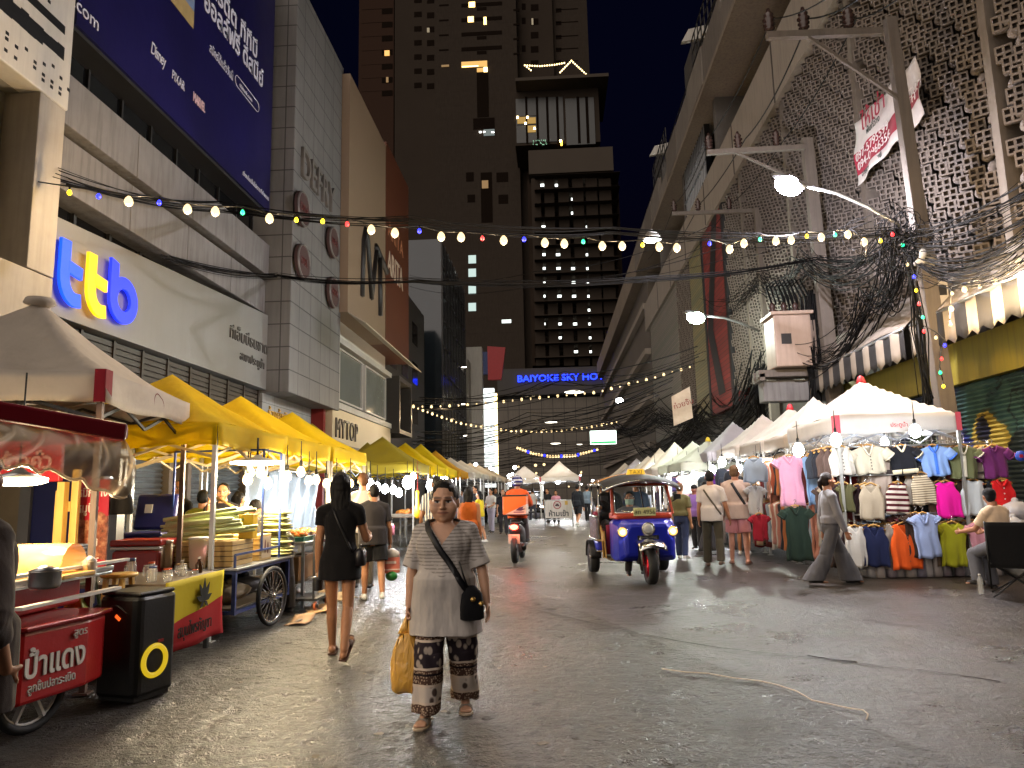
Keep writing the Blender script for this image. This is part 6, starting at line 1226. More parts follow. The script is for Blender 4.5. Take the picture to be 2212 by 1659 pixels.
gz('orange buttoned waistcoat top, bottom row',920,1110,1132,1415,'tank','#d9561a',neck=.42,depth=.18,buttons='#8a3a14',Y=12.0,extra=None)
gz('pale blue v neck shirt top, bottom row',1055,1040,1268,1338,'tee','#96a6cf',slv=.05,neck=.36,depth=.16,Y=11.9,trim='#96a6cf',collar=True)
gz('lime yellow cap sleeved knit top, bottom row',1255,1105,1487,1397,'tee','#9a9a1e',slv=.08,neck=.42,depth=.08,Y=12.0)
gz('pink collared top half hidden by the black chair, bottom row',1460,1095,1655,1335,'tee','#c58a98',slv=.1,neck=.4,depth=.1,Y=12.0,trim='#c58a98')
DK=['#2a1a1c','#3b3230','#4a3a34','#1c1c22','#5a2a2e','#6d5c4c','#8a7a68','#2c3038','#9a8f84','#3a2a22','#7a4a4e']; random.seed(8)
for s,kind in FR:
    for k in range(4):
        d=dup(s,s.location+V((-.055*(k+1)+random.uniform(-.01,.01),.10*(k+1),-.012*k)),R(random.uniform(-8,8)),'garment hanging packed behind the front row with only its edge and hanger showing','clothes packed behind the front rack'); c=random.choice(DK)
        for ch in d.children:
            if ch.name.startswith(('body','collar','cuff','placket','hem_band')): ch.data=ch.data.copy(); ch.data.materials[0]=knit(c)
# left flank of the stall: end garments facing the camera and long ones edge-on
G2='long clothes on the flank of the front stall'
garment('pink collared romper hanging on the corner of the rack',ZX(95),ZY(628),ZX(312),ZY(975),12.9,'dress','#d79ab4',slv=.1,trim='#d79ab4',collar=True,group=G2,neck=.38,name='romper',flare=.1)
garment('long dark green shirt dress hanging low at the rack corner',ZX(150),ZY(988),ZX(352),ZY(1358),12.7,'dress','#1d2c24',slv=.12,trim='#1d2c24',collar=True,group=G2,neck=.36,name='dress',flare=.25)
garment('long pale blue dress between the pink romper and the white tank',ZX(296),ZY(628),ZX(392),ZY(968),12.75,'dress','#7f9fc9',group=G2,neck=.4,name='dress')
garment('pale denim bustier top hanging over the next stall',1849,0,1,1,1,'tank','#8fa6c4') if 0 else None
garment('pale blue camisole on a white hanger deeper in the row',1602,988,1653,1040,14.2,'tank','#9fb2cc',group=G2,neck=.5,depth=.1)
garment('pale grey jacket hanging below the camisole',1612,1048,1652,1110,14.3,'tee','#a9a9a9',slv=.1,group=G2,neck=.35)
garment('crimson top hanging low behind the man in pink shorts',1618,1110,1660,1165,14.0,'tee','#8f1a2a',slv=.08,group=G2,neck=.35)
random.seed(12)
proto=None; SIDE=['#8a6a5c','#b9a48c','#5a2a2a','#a8553a','#c9bfae','#33363c','#a89078','#6d2226','#d0b9a4','#4a4038','#7f8a94','#b07a6a','#2a2a2e','#c47a4a','#9f8f84']
for row,(zt,L,y0,y1,x0,x1,n) in enumerate(((1.98,.95,12.35,13.2,4.78,4.62,9),(1.98,.85,13.5,16.2,4.6,4.5,22),(1.16,.95,12.5,16.4,4.72,4.45,30),(1.98,.9,12.15,12.6,5.2,5.0,5))):
    for i in range(n):
        t=i/(n-1); c=SIDE[(i*7+row*3)%len(SIDE)] if i%3 else random.choice(SIDE)
        s=thing('hanging_garment','long garment packed edge-on along the flank of the clothes stall, '+('upper' if zt>1.5 else 'lower')+' rail','garment',(x0+(x1-x0)*t,y0+(y1-y0)*t,zt+random.uniform(-.02,.01)),R(random.uniform(-14,14)),'clothes packed edge-on on the flank rails, '+('upper' if zt>1.5 else 'lower'))
        m=garment_mesh('dress' if i%2 else 'tee',.2,L*random.uniform(.75,1.05),i+row*40,.14,.34,.1,random.uniform(0,.15),.035); m.build('body',knit(c),s,solid=.005); m=MB(); m.tube([(-.17,0,-.06),(0,0,.02),(.17,0,-.06)],.013,5); m.tube([(0,0,.02),(0,0,.07),(.02,0,.1)],.005,5); m.build('hanger',HANG,s)
# rack frames
rk=thing('clothes_rack','steel grid clothes rack carrying the three front rows of tops','clothes rack',(5.6,12.5,0))
m=MB(); 
for z in(2.06,1.60,.98): m.tube([(4.75,12.08,z),(6.95,12.08,z)],.014,8); m.tube([(4.75,12.75,z),(6.95,12.75,z)],.014,8)
for x in(4.75,5.5,6.2,6.95):
    for y in(12.12,12.8): m.tube([(x,y,0),(x,y,2.1)],.016,8)
m.build('frame',STEEL,rk,w=True); m=MB()
for i in range(26): m.tube([(4.75+i*.088,12.8,1.55),(4.75+i*.088,12.8,2.25)],.004,4)
for i in range(9): m.tube([(4.75,12.8,1.55+i*.088),(6.95,12.8,1.55+i*.088)],.004,4)
m.build('grid',STEEL,rk,w=True)
rk2=thing('clothes_rack','long steel flank rail holding the edge-on clothes','clothes rack',(4.6,14.5,0)); m=MB()
for z in(2.03,1.2): m.tube([(4.74,12.3,z),(4.5,16.4,z)],.014,8)
for y in(12.3,14.3,16.4): m.tube([(4.62,y,0),(4.62,y,2.1)],.016,8)
m.build('frame',STEEL,rk2,w=True)
# folded stock under the front row
random.seed(6)
for i in range(14):
    s=thing('stock_bag','shiny clear bag of folded clothes stacked on the ground under the front row','bag',(4.95+i*.15,12.3+random.uniform(-.05,.05),0),R(random.uniform(-12,12)),'bags of folded clothes under the front row'); h=random.uniform(.28,.42); c=random.choice(['#8a7a80','#6d5560','#a09a9a','#5a4a6a','#3a3a4a','#8f8078']); m=MB(); m.loft([ringpts((0,0,z*h),.075*(1-.15*z),.22*(1-.1*z),14,5) for z in(0,.3,.7,.95,1.)]); m.build('bundle',knit(c),s); m=MB(); m.loft([ringpts((0,0,z*h+.004),.083*(1-.15*z),.23*(1-.1*z),14,5) for z in(0.01,.3,.7,.95,1.02)]); m.build('wrap',glassy('wrap_clear',(.7,.7,.72),.12,.22,.8),s)
# bulbs under the white tents
for i,(u,v,Y,r) in enumerate(((1806,953,11.2,.08),(1725,975,11.6,.085),(1977,934,11.2,.08),(1911,957,13.4,.07))): stall_bulb(u,v,Y,WHB,('bulb over the white tank top','bulb beside the pink romper','bulb under the front valance of the white tent','small bulb deep inside the white tent')[i]+', big white globe',r,(18,20,18,36)[i],(.94,.97,1),'white globe bulbs of the front clothes stall')
for i,(u,v,Y,r,e) in enumerate(((1645,1000,16,.07,45),(1600,1015,18,.08,0),(1560,1000,19,.1,60),(1540,1016,20,.09,0),(1510,1002,22,.12,70),(1485,1010,24,.12,0),(1465,1000,25,.13,80),(1440,1008,28,.13,0),(1455,1022,24,.11,60),(1415,1012,31,.14,90),(1530,1030,21,.08,0),(1500,1026,23,.1,0),(1120,1030,44,.2,60),(1140,1033,44,.17,0),(1155,1036,44,.17,0),(1100,1040,45,.17,0),(1190,1030,41,.2,60),(1215,1026,41,.2,0),(1230,1030,41,.17,0),(1385,1010,36,.15,60),(1205,1040,41,.14,0),(1170,1040,43,.14,0))):
    stall_bulb(u,v,Y,WHB,'glaring white bulb over the farther stalls on the right and at the street end',r,e,(.94,.97,1),'white bulbs over the farther stalls')
p=PY(1634,993,15.2); s=thing('tube_light','bright fluorescent tube under the cream tent behind the man in pink shorts','lamp',p); m=MB(); m.box((0,0,.03),(.62,.05,.04)); m.build('fitting',WPL,s); m=MB(); m.tube([(-.3,0,0),(.3,0,0)],.016,8); m.build('tube',WHB,s); m=MB(); m.tube([(0,0,.05),(0,0,.3)],.005,4); m.build('cord',BLACK,s)
# goods hanging in the farther stalls: backpacks, bags, shirts
random.seed(14)
for i,(u,v,Y,c,l) in enumerate(((1580,1035,17.5,'#22252c','black quilted backpack hanging under the lilac tent'),(1560,1030,18.5,'#2a2f38','dark rucksack hanging beside the quilted backpack'),(1520,1040,22,'#3a3f44','grey bag hanging in the glare of the far stall'),(1497,1040,24,'#8a8078','pale bag hanging in the glare of the far stall'),(1455,1045,27,'#4a3f6a','violet bag hanging in the far right stall'),(1543,1040,19,'#5a2a7a','purple bag hanging at the edge of the lilac tent'))):
    p=PY(u,v,Y); s=thing('backpack',l,'bag',p); m=MB(); m.loft([ringpts((0,0,z),rx,ry,16,3) for z,rx,ry in((-.28,.13,.08),(-.24,.17,.1),(0,.18,.11),(.14,.15,.1),(.2,.08,.06))]); m.build('body',cloth('bag_'+c,c),s); m=MB(); m.loft([ringpts((0,-.09,z),rx,.05,12,3) for z,rx in((-.24,.1),(-.2,.125),(-.05,.12),(-.02,.09))]); m.build('pocket',cloth('bag_'+c,c),s); m=MB(); m.tube([(-.04,0,.2),(0,0,.3),(.04,0,.2)],.01,5); m.build('strap',BLACK,s)
for i in range(46):
    Y=random.uniform(16.5,34); x=4.45-.012*(Y-16)+random.uniform(-.05,.4); z=random.choice((1.95,1.9,1.25)); c=random.choice(['#c9c4bc','#8a8f98','#2a2a30','#b07a86','#6a7a9a','#3a3a44','#a8a29a','#5a4a44','#c49aa0','#d0ccc4'])
    s=thing('hanging_garment','garment hanging among the crowded goods of the farther right stalls','garment',(x,Y,z),R(random.uniform(-60,10)),'goods hanging in the farther right stalls'); m=garment_mesh('tee',.2,random.uniform(.45,.7),i,.12,.3,.1,0,.05); sleeve(m,.2,-1,.12,.12); sleeve(m,.2,1,.12,.12); m.build('body',knit(c),s,solid=.005)
for i,(y0,y1) in enumerate(((16.6,18.6),(18.9,21),(21.4,23.6),(24,26.3),(26.8,30),(30.5,34))):
    s=thing('stall_table',('first','second','third','fourth','fifth','sixth')[i]+' goods table of the farther right row','table',(5,(y0+y1)/2,0),0,None); m=MB(); m.b2((4.25,y0,.78),(5.6,y1,.82)); m.build('tabletop',WPL,s,w=True); m=MB(); m.grid(lambda u,v:V((4.24-.012*math.sin(u*21),y0+(y1-y0)*u,.78-.7*v)),18,3); m.build('skirt',cloth('skirt_r%d'%i,('#5a5a62','#8a7f78','#3a3f4a','#7a6a64','#4a4a50','#6a6a6a')[i]),s,w=True,solid=.005)
    m=MB(); m.tube([(5.7,y0,2.0),(5.7,y1,2.0)],.012,6); m.b2((5.9,y0,.4),(5.93,y1,2.1)); m.build('backboard',pm('back_cloth%d'%i,('#a8a4a0','#8f9aa4','#b0a8a4','#9aa0a8','#a4a09a','#a8a8a8')[i],.6,var=.3,scale=2),s,w=True); random.seed(60+i)
    q=thing('goods_pile',('first','second','third','fourth','fifth','sixth')[i]+' heap of mixed goods on the farther right tables','goods',(4.9,(y0+y1)/2,.822)); m=MB()
    for k in range(30): m.m=k%4; m.box((random.uniform(-.55,.55),random.uniform(-.5,.5)*(y1-y0),random.uniform(.03,.12)),(random.uniform(.08,.2),random.uniform(.08,.2),random.uniform(.05,.2)),random.uniform(0,3))
    m.build('items',[pm('item_a','#8a3a4a',.6),pm('item_b','#c9c4bc',.6),pm('item_c','#3a4a6a',.6),pm('item_d','#b08a4a',.6)],q)['kind']='stuff'
# folding chair, bottle, plastic sacks
cp=G(2178,1290); s=thing('folding_chair','black fabric folding camp chair seen from behind at the right edge','chair',(cp.x+.22,cp.y+.15,0),R(-28)); m=MB()
m.grid(lambda u,v:V(((u-.5)*.58,-.28-.03*math.sin(PI*u)+.10*(1-v)-.06,.36+.58*v+.0*u)),10,10); m.build('backrest',cloth('chair_black','#0d0d10'),s,solid=.014); m=MB(); m.grid(lambda u,v:V(((u-.5)*.56,-.24+.46*v,.40-.05*math.sin(PI*u)*math.sin(PI*v))),8,8); m.build('seat',cloth('chair_black','#0d0d10'),s,solid=.014)
for a,b2 in(((-.28,-.3,.0),(.28,.22,.42)),((.28,-.3,0),(-.28,.22,.42)),((-.28,.24,0),(.28,-.26,.42)),((.28,.24,0),(-.28,-.26,.42)),((-.29,-.26,.1),(-.29,-.32,.95)),((.29,-.26,.1),(.29,-.32,.95))): m=MB(); m.tube([a,b2],.012,8); m.build('leg',BLACK,s)
p=G(2120,1283); s=thing('water_bottle','clear plastic water bottle standing on the road by the folding chair','bottle',p); m=MB(); m.lathe([(.03,0),(.034,.01),(.034,.08),(.03,.1),(.034,.12),(.034,.18),(.014,.22),(.014,.235)],(0,0,0),14); m.build('body',GLS,s); m=MB(); m.lathe([(.016,.236),(.016,.255),(.003,.256)],(0,0,0),12); m.build('cap',WPL,s)
for i,(u,v,Y) in enumerate(((2195,1105,11.9),(2190,1140,11.7))):
    p=PY(u,v,Y); s=thing('plastic_sack',('upper','lower')[i]+' crumpled grey plastic sack at the right edge behind the chair','sack',p); m=MB(); m.ell((0,0,0),(.22,.2,.16),20,14)
    for k in range(len(m.v)): q=V(m.v[k]); m.v[k]=tuple(q*(1+.25*noise.noise(q*9+V((i,0,0)))))
    m.build('bag',glassy('sack_grey',(.45,.44,.46),.2,.8),s); m=MB(); m.ell((0,0,.17),(.05,.05,.05)); m.build('knot',glassy('sack_grey',(.45,.44,.46),.2,.8),s)
p=PY(2205,985,11.5); s=thing('shop_tag','small blue and red round tag at the right edge','sign',p); m=MB(); m.lathe([(.0,-.01),(.08,-.01),(.08,.01),(.0,.011)],(0,0,0),16,Matrix.Rotation(R(90),3,'X')); m.build('disc',pm('tag_blue','#2a4ab0',.4),s); m=MB(); m.box((0,-.015,0),(.05,.006,.05)); m.build('mark',pm('tag_red','#b02a3a',.4),s)
# ---------------------------------------------------------------- tuk-tuk
TB_=pm('tuk_blue','#16229a',.3,.15,var=.1,scale=2); TR_=pm('tuk_red','#a03a22',.35,.1,var=.1); PLUM=pm('seat_crimson','#8f1f42',.45,var=.1); BLKV=pm('vinyl_black','#141312',.6,var=.2); HLW=em('headlight_warm','#ffb052',1.1)
k=thing('tuk_tuk','blue and red three wheeled taxi driving toward the camera with a yellow TAXI roof sign','tuk-tuk',(1.35,12.75,0),PI+.09)
# local frame: +Y forward, +X to the driver's right (image left is +X after turning)
def sect(y,w,z0,z1,n=14,r=.12):
    pts=[]
    for x,z in((-w,z0),(w,z0),(w,z1-r),(w-r*.6,z1),(-w+r*.6,z1),(-w,z1-r)): pts.append(V((x,y,z)))
    return pts
m=MB(); m.loft([sect(.30,.50,.34,.98,r=.06),sect(.62,.50,.32,1.0,r=.08),sect(.86,.45,.34,.98,r=.1),sect(.98,.36,.42,.92,r=.12)],True,False); body=m.build('front_body',TB_,k,bevel=.05)
m=MB(); m.loft([sect(.26,.49,.985,1.09,r=.02),sect(.66,.48,.985,1.09,r=.02),sect(.76,.44,.985,1.06,r=.02)],True,False); m.build('cowl',TR_,k,bevel=.03)
m=MB(); m.bar((-.49,.64,1.05),(-.455,.40,1.55),.05,.04); m.bar((.49,.64,1.05),(.455,.40,1.55),.05,.04); m.bar((-.46,.405,1.53),(.46,.405,1.53),.05,.05); m.build('windscreen_frame',TR_,k,bevel=.012)
m=MB(); m.add([(-.455,.655,1.09),(.455,.655,1.09),(.43,.42,1.51),(-.43,.42,1.51)],[(0,1,2,3)]); m.build('windscreen',glassy('windscreen','#8fa0a4',.03,.10,.9),k)
m=MB(); m.tube([(-.45,.67,1.09),(.45,.67,1.09),(.425,.432,1.51),(-.425,.432,1.51),(-.45,.67,1.09)],.014,6); m.bar((-.02,.665,1.1),(-.02,.43,1.5),.02,.012); m.build('screen_trim',CHROME,k)
def roofp(u,v):
    x=-.62+1.24*u; y=-1.25+1.95*v; return V((x,y,1.70-.14*abs(2*u-1)**2.2-.10*max(0,(v-.75)/.25)**2+.05*math.sin(PI*v)*0+.012*math.sin(v*40)*(v<.75)))
m=MB(); m.grid(roofp,22,30); m.build('roof',BLKV,k,solid=.03)
m=MB(); m.tube([roofp(0,i/20)-V((0,0,.01)) for i in range(21)]+[roofp(i/14,1)-V((0,0,.01)) for i in range(15)]+[roofp(1,1-i/20)-V((0,0,.01)) for i in range(21)]+[roofp(1-i/14,0)-V((0,0,.01)) for i in range(15)],.02,6); m.build('roof_trim',CHROME,k)
m=MB(); 
for i in range(4): v=.12+.17*i; m.tube([roofp(j/10,v)+V((0,0,.02)) for j in range(11)],.018,6)
m.build('roof_ribs',pm('roof_tan','#a8763a',.35,.2),k)
m=MB(); m.prism([(-.16,0),(.16,0),(.13,.1),(-.13,.1)],lambda x,y,d:V((x,.18+d,1.70+y)),.1); sg=m.build('roof_sign',em('taxi_yellow','#d9a62a',.7),k,bevel=.01)
tx=text('TAXI',.1,pm('taxi_ink','#3a2a0a',.5),(0,0,0),(0,0,0),None,.003); tx.data.transform(Matrix.Translation((.12,.284,1.715))@Matrix.Rotation(PI,4,'Z')@Matrix.Rotation(R(90),4,'X')); tx.parent=sg
for x in(-.58,.58):
    for y in(-1.15,-.32): m=MB(); m.tube([(x,y,.55),(x*.98,y+.02,1.62)],.02,8); m.build('roof_post',CHROME,k)
m=MB(); m.b2((-.62,-1.2,.42),(.62,-.30,.58)); m.build('rear_body',TB_,k,bevel=.03); m=MB(); m.b2((-.64,-1.22,.58),(.64,-.28,.62)); m.b2((-.635,-1.21,.40),(.635,-.29,.425)); m.build('rear_trim',CHROME,k,bevel=.008)
for x in(-.61,.61): m=MB(); m.b2((x-.02,-1.15,.62),(x+.02,-.34,.98)); m.build('side_panel',pm('side_pattern','#8f8a94',.25,.5,var=.5,scale=14),k); m=MB(); m.tube([(x,-1.15,1.0),(x,-.34,1.0)],.022,8); m.build('arm_rail',CHROME,k)
m=MB(); m.b2((-.56,-1.05,.62),(.56,-.5,.76)); m.build('passenger_seat',PLUM,k,bevel=.04); m=MB(); m.b2((-.56,-1.16,.76),(.56,-1.03,1.08)); m.build('passenger_backrest',PLUM,k,bevel=.04)
m=MB(); m.b2((-.5,-.30,.30),(.5,.32,.335)); m.build('floor',pm('tuk_floor','#6a5a40',.6),k); m=MB(); m.b2((-.24,-.2,.36),(.24,.14,.70)); m.build('driver_seat',BLKV,k,bevel=.03); m=MB(); m.b2((-.47,-.26,.36),(.47,-.22,.86)); m.build('partition',PLUM,k,bevel=.02)
m=MB(); m.tube([(-.3,.42,1.12),(-.1,.5,1.08),(.1,.5,1.08),(.3,.42,1.12)],.016,8); m.tube([(0,.5,1.08),(0,.7,.6)],.025,8); m.build('handlebar',CHROME,k)
# front wheel, fork, mudguard
def vwheel(par,c,r,w,rimm):
    M=Matrix.Rotation(R(90),3,'Y'); m=MB(); m.lathe([(r*.62,-w*.42),(r*.9,-w*.5),(r,-w*.3),(r,w*.3),(r*.9,w*.5),(r*.62,w*.42)],c,30,M); ty=m.build('wheel',RUB,par); m=MB(); m.lathe([(r*.64,-w*.43),(r*.58,-w*.3),(r*.2,-w*.15),(r*.1,-w*.4),(.01,-w*.41)],c,24,M); m.lathe([(r*.64,w*.43),(r*.58,w*.3),(r*.2,w*.15),(r*.1,w*.4),(.01,w*.41)],c,24,M); o=m.build('rim',rimm,par); o.parent=ty; return ty
vwheel(k,(0,1.06,.275),.275,.15,pm('rim_red','#b0162a',.25,.6)); vwheel(k,(.62,-.85,.26),.26,.16,CHROME); vwheel(k,(-.62,-.85,.26),.26,.16,CHROME)
for x in(-.12,.12): m=MB(); m.tube([(x,1.06,.28),(x,.93,.74)],.024,10); m.tube([(x,1.03,.45),(x,.93,.78)],.034,10); m.build('fork_leg',CHROME,k)
m=MB(); m.grid(lambda u,v:V(((u-.5)*.42,1.04+.40*math.cos(R(40)+v*R(100)),.34+.36*math.sin(R(40)+v*R(100))-.05*abs(2*u-1)**2)),10,12); m.build('mudguard',CHROME,k,solid=.01)
m=MB(); m.b2((-.17,.8,.3),(.17,.985,.74)); m.build('fork_well',BLACK,k)
for x in(-.62,.62): m=MB(); m.grid(lambda u,v:V((x+(u-.5)*.2,-.85+.32*math.cos(PI*v),.27+.30*math.sin(PI*v))),6,14); m.build('rear_mudguard',BLACK,k,solid=.012)
M=Matrix.Rotation(R(-90),3,'X')
for x,z,r,y in((.40,.80,.075,.955),(-.40,.80,.075,.955)):
    m=MB(); m.lathe([(.02,-.1),(r*.8,-.06),(r*1.1,0),(r*1.12,.02),(r*.98,.022)],(x,y,z),20,M); h=m.build('headlight',CHROME,k); m=MB(); m.lathe([(r*.98,.02),(r*.6,.035),(.005,.04)],(x,y,z),20,M); o=m.build('lens',HLW,k); o.parent=h
m=MB(); m.lathe([(.03,-.1),(.09,-.06),(.105,0),(.105,.025),(.09,.027)],(0,1.0,.84),24,M); h=m.build('centre_lamp',CHROME,k); m=MB(); m.lathe([(.09,.025),(.05,.045),(.005,.05)],(0,1.0,.84),24,M); o=m.build('lens',glassy('lens_clear',(.7,.72,.72),.05,.5,.9),k); o.parent=h
m=MB(); m.box((0,.80,1.10),(.36,.015,.13)); pl=m.build('number_plate',pm('plate_yellow','#b5b27a',.45,var=.1),k,bevel=.006); tx=text('สก 4956',.10,pm('plate_ink','#1c2010',.5),(0,0,0),(0,0,0),None,.002,align='CENTER'); tx.data.transform(Matrix.Translation((0,.810,1.065))@Matrix.Rotation(PI,4,'Z')@Matrix.Rotation(R(90),4,'X')); tx.parent=pl
m=MB(); m.box((0,.99,.70),(.26,.02,.05)); m.box((0,1.0,.665),(.2,.02,.02)); m.build('grille_badge',CHROME,k,bevel=.006)
for x in(1,-1): m=MB(); m.tube([(.44*x,.5,1.2),(.6*x,.55,1.3)],.01,6); m.box((.6*x,.55,1.33),(.12,.03,.08)); m.build('mirror',BLACK,k)
s=thing('cardboard','folded brown cardboard tucked in the side of the tuk-tuk','cardboard',(0,0,0)); Xk=XF[k.name]; m=MB(); 
for a,b2 in(((.50,.05,.34),(.56,.3,.8)),): m.add([Xk@V(p) for p in((.52,-.28,.34),(.56,.26,.34),(.58,.24,.78),(.54,-.1,.72),(.56,-.28,.85))],[(0,1,2,3,4)])
s.location=(0,0,0); m.build('sheet',pm('cardboard_tan','#9a7434',.7,var=.2),s,solid=.02); m=MB(); m.add([Xk@V(p) for p in((.54,-.05,.34),(.60,.2,.34),(.61,.2,.6),(.56,-.05,.62))],[(0,1,2,3)]); m.build('flap',pm('cardboard_tan','#9a7434',.7),s,solid=.015)
EXTRA.append(('SPOT',tuple(Xk@V((.4,1.03,.8))),25,(1,.75,.45),.05,(R(80),0,.09),80,.6)); EXTRA.append(('SPOT',tuple(Xk@V((-.4,1.03,.8))),25,(1,.75,.45),.05,(R(80),0,.09),80,.6))
# ---------------------------------------------------------------- delivery scooter
s=thing('scooter','dark scooter with a glowing red tail light and an orange delivery box','scooter',(-.83,16.05,0),R(-4)); SK=pm('scooter_grey','#4a4648',.35,.3)
vwheel(s,(0,-.58,.27),.27,.12,STEEL); vwheel(s,(0,.68,.27),.27,.1,STEEL)
m=MB(); m.loft([ringpts((0,y,z),rx,rz_,14,2.6) if 0 else [V((rx*math.cos(a),y,z+rz_*math.sin(a))) for a in[2*PI*i/14 for i in range(14)]] for y,z,rx,rz_ in((-.62,.72,.06,.06),(-.5,.7,.15,.13),(-.1,.62,.17,.16),(.2,.45,.14,.12),(.3,.36,.12,.06))]); m.build('body',SK,s)
m=MB(); m.loft([[V((rx*math.cos(a),y,z+rz_*math.sin(a))) for a in[2*PI*i/12 for i in range(12)]] for y,z,rx,rz_ in((-.6,.82,.1,.03),(-.3,.83,.14,.05),(.1,.78,.13,.05),(.22,.76,.06,.03))]); m.build('saddle',BLKV,s)
m=MB(); m.box((0,.45,.65),(.36,.06,.55),M=Matrix.Rotation(R(-15),3,'X')); m.box((0,.28,.33),(.34,.4,.05)); m.build('leg_shield',SK,s,bevel=.03)
m=MB(); m.tube([(-.34,.42,1.02),(0,.48,1.0),(.34,.42,1.02)],.018,8); m.tube([(0,.48,1.0),(0,.66,.3)],.03,8); m.build('handlebar',BLACK,s)
m=MB(); m.ell((0,-.66,.74),(.085,.03,.055)); m.build('tail_light',em('tail_red','#ff3a2a',14),s); m=MB(); m.box((0,-.68,.50),(.24,.012,.19)); p_=m.build('number_plate',pm('plate_pale','#b9a89a',.5),s,bevel=.008); text('ษรจ',.07,pm('plate_ink','#1c2010',.5),(-.83,15.35,.51),TF,p_,.002,w=False,align='CENTER') if 0 else None
for dz,t_ in((.51,'3กข'),(.425,'6052')): q=text(t_,.08,pm('plate_red','#7d2a22',.5),(0,0,0),(0,0,0),None,.002,align='CENTER'); q.data.transform(Matrix.Translation((0,-.688,dz))@Matrix.Rotation(R(90),4,'X')); q.parent=p_
m=MB(); m.tube([(.14,.0,.3),(.17,-.4,.28),(.2,-.72,.36)],[.03,.05,.055],12); m.build('exhaust',BLACK,s); m=MB(); m.box((0,-.62,.36),(.13,.3,.03),M=Matrix.Rotation(R(30),3,'X')); m.build('rear_mudguard',BLACK,s); m=MB(); m.box((0,-.2,.3),(.24,.35,.2)); m.build('engine',pm('engine_grey','#6a6a6c',.4,.6),s,bevel=.03)
EXTRA.append(('POINT',(-.83,15.25,.72),4,(1,.12,.06),.05))
b_=thing('delivery_box','orange and white insulated delivery box on the scooter rack','box',(-.85,15.72,.99),R(-4)); bo=NT('delivery_print'); o=bo.obj(); x,y,z=bo.sep(o); bo.col(bo.mix(bo.math('LESS_THAN',z,bo.math('ADD',.10,bo.math('MULTIPLY',x,.45))),'#d9671a','#c9b3a4')); bo.set(.5); bo.bump(bo.noise(8),.1)
m=MB(); m.b2((-.25,-.22,0),(.25,.22,.40)); m.build('case',bo.m,b_,bevel=.02); m=MB(); m.b2((-.255,-.225,.38),(.255,.225,.415)); m.b2((-.255,-.225,-.012),(.255,.225,.01)); m.build('edge',BLACK,b_,bevel=.008); m=MB(); f_=lambda x,y,d:V((x,-.222-d,y)); m.prism([(.02,.09),(.1,.15),(.2,.17),(.17,.13),(.24,.12),(.14,.08)],f_,.006); m.build('bird_mark',pm('mark_purple','#4a1f4a',.5),b_)
m=MB(); m.b2((-.02,-.227,.045),(.20,-.223,.065)); m.build('word_mark',pm('mark_purple','#4a1f4a',.5),b_)
# ---------------------------------------------------------------- parked dark car and barrier
def car(lab,loc,rz,mt):
    c=thing('parked_car',lab,'car',loc,rz); 
    def sec(y,w,z0,z1): return [V((-w,y,z0)),V((w,y,z0)),V((w*1.02,y,(z0+z1)/2)),V((w*.92,y,z1)),V((-w*.92,y,z1)),V((-w*1.02,y,(z0+z1)/2))]
    m=MB(); m.loft([sec(-2.1,.74,.35,.85),sec(-1.9,.84,.28,.95),sec(0,.88,.26,.98),sec(1.0,.87,.26,.95),sec(1.9,.82,.28,.78),sec(2.1,.7,.34,.66)],True,True); m.build('body',mt,c,bevel=.04)
    m=MB(); m.loft([sec(-1.9,.7,.95,.97),sec(-1.5,.7,.95,1.42),sec(.1,.72,.95,1.48),sec(1.05,.7,.93,.95)],True,True); m.build('cabin',GLASS,c); m=MB(); m.loft([sec(-1.45,.62,1.43,1.46),sec(-.9,.66,1.47,1.52),sec(0,.66,1.48,1.51),sec(.2,.6,1.45,1.47)],True,True); m.build('roof',mt,c)
    for x in(-.8,.8):
        for y in(-1.35,1.35): vwheel(c,(x,y,.32),.32,.2,STEEL)
    for x in(-.6,.6): m=MB(); m.ell((x,2.05,.62),(.16,.06,.07)); m.build('headlight',em('car_light','#fff0d0',5),c)
    m=MB(); m.box((0,2.12,.45),(.5,.02,.12)); m.build('number_plate',WPL,c); m=MB(); m.box((0,2.08,.62),(.8,.04,.1)); m.build('grille',BLACK,c); return c
BC=pm('car_black','#0c0c0e',.15,.2,spec=.8); p=G(1165,1113); car('glossy black car facing the camera beyond the scooter rider',(p.x-.1,p.y-3.0,0),PI-.12,BC)
p=PY(1100,1080,38); car('dark car half hidden in the crowd left of the scooter rider',(p.x-.6,38,0),PI+.2,pm('car_dark2','#1a1a1e',.2,.3))
p=PY(1207,1112,31); s=thing('barrier_sign','white street barrier board with a no cars symbol and Thai lettering','barrier',(p.x,31,0)); m=MB(); m.box((0,0,.72),(1.12,.03,.72)); m.build('board',pm('barrier_white','#b0a69c',.5,var=.08,dirt=.2),s,bevel=.01); m=MB(); [m.tube([(x,.02,0),(x,.02,1.12)],.02,8) for x in(-.58,.58)]; m.tube([(-.58,.02,1.1),(.58,.02,1.1)],.02,8); m.tube([(-.58,.02,.3),(.58,.02,.3)],.02,8); m.build('frame',STEEL,s)
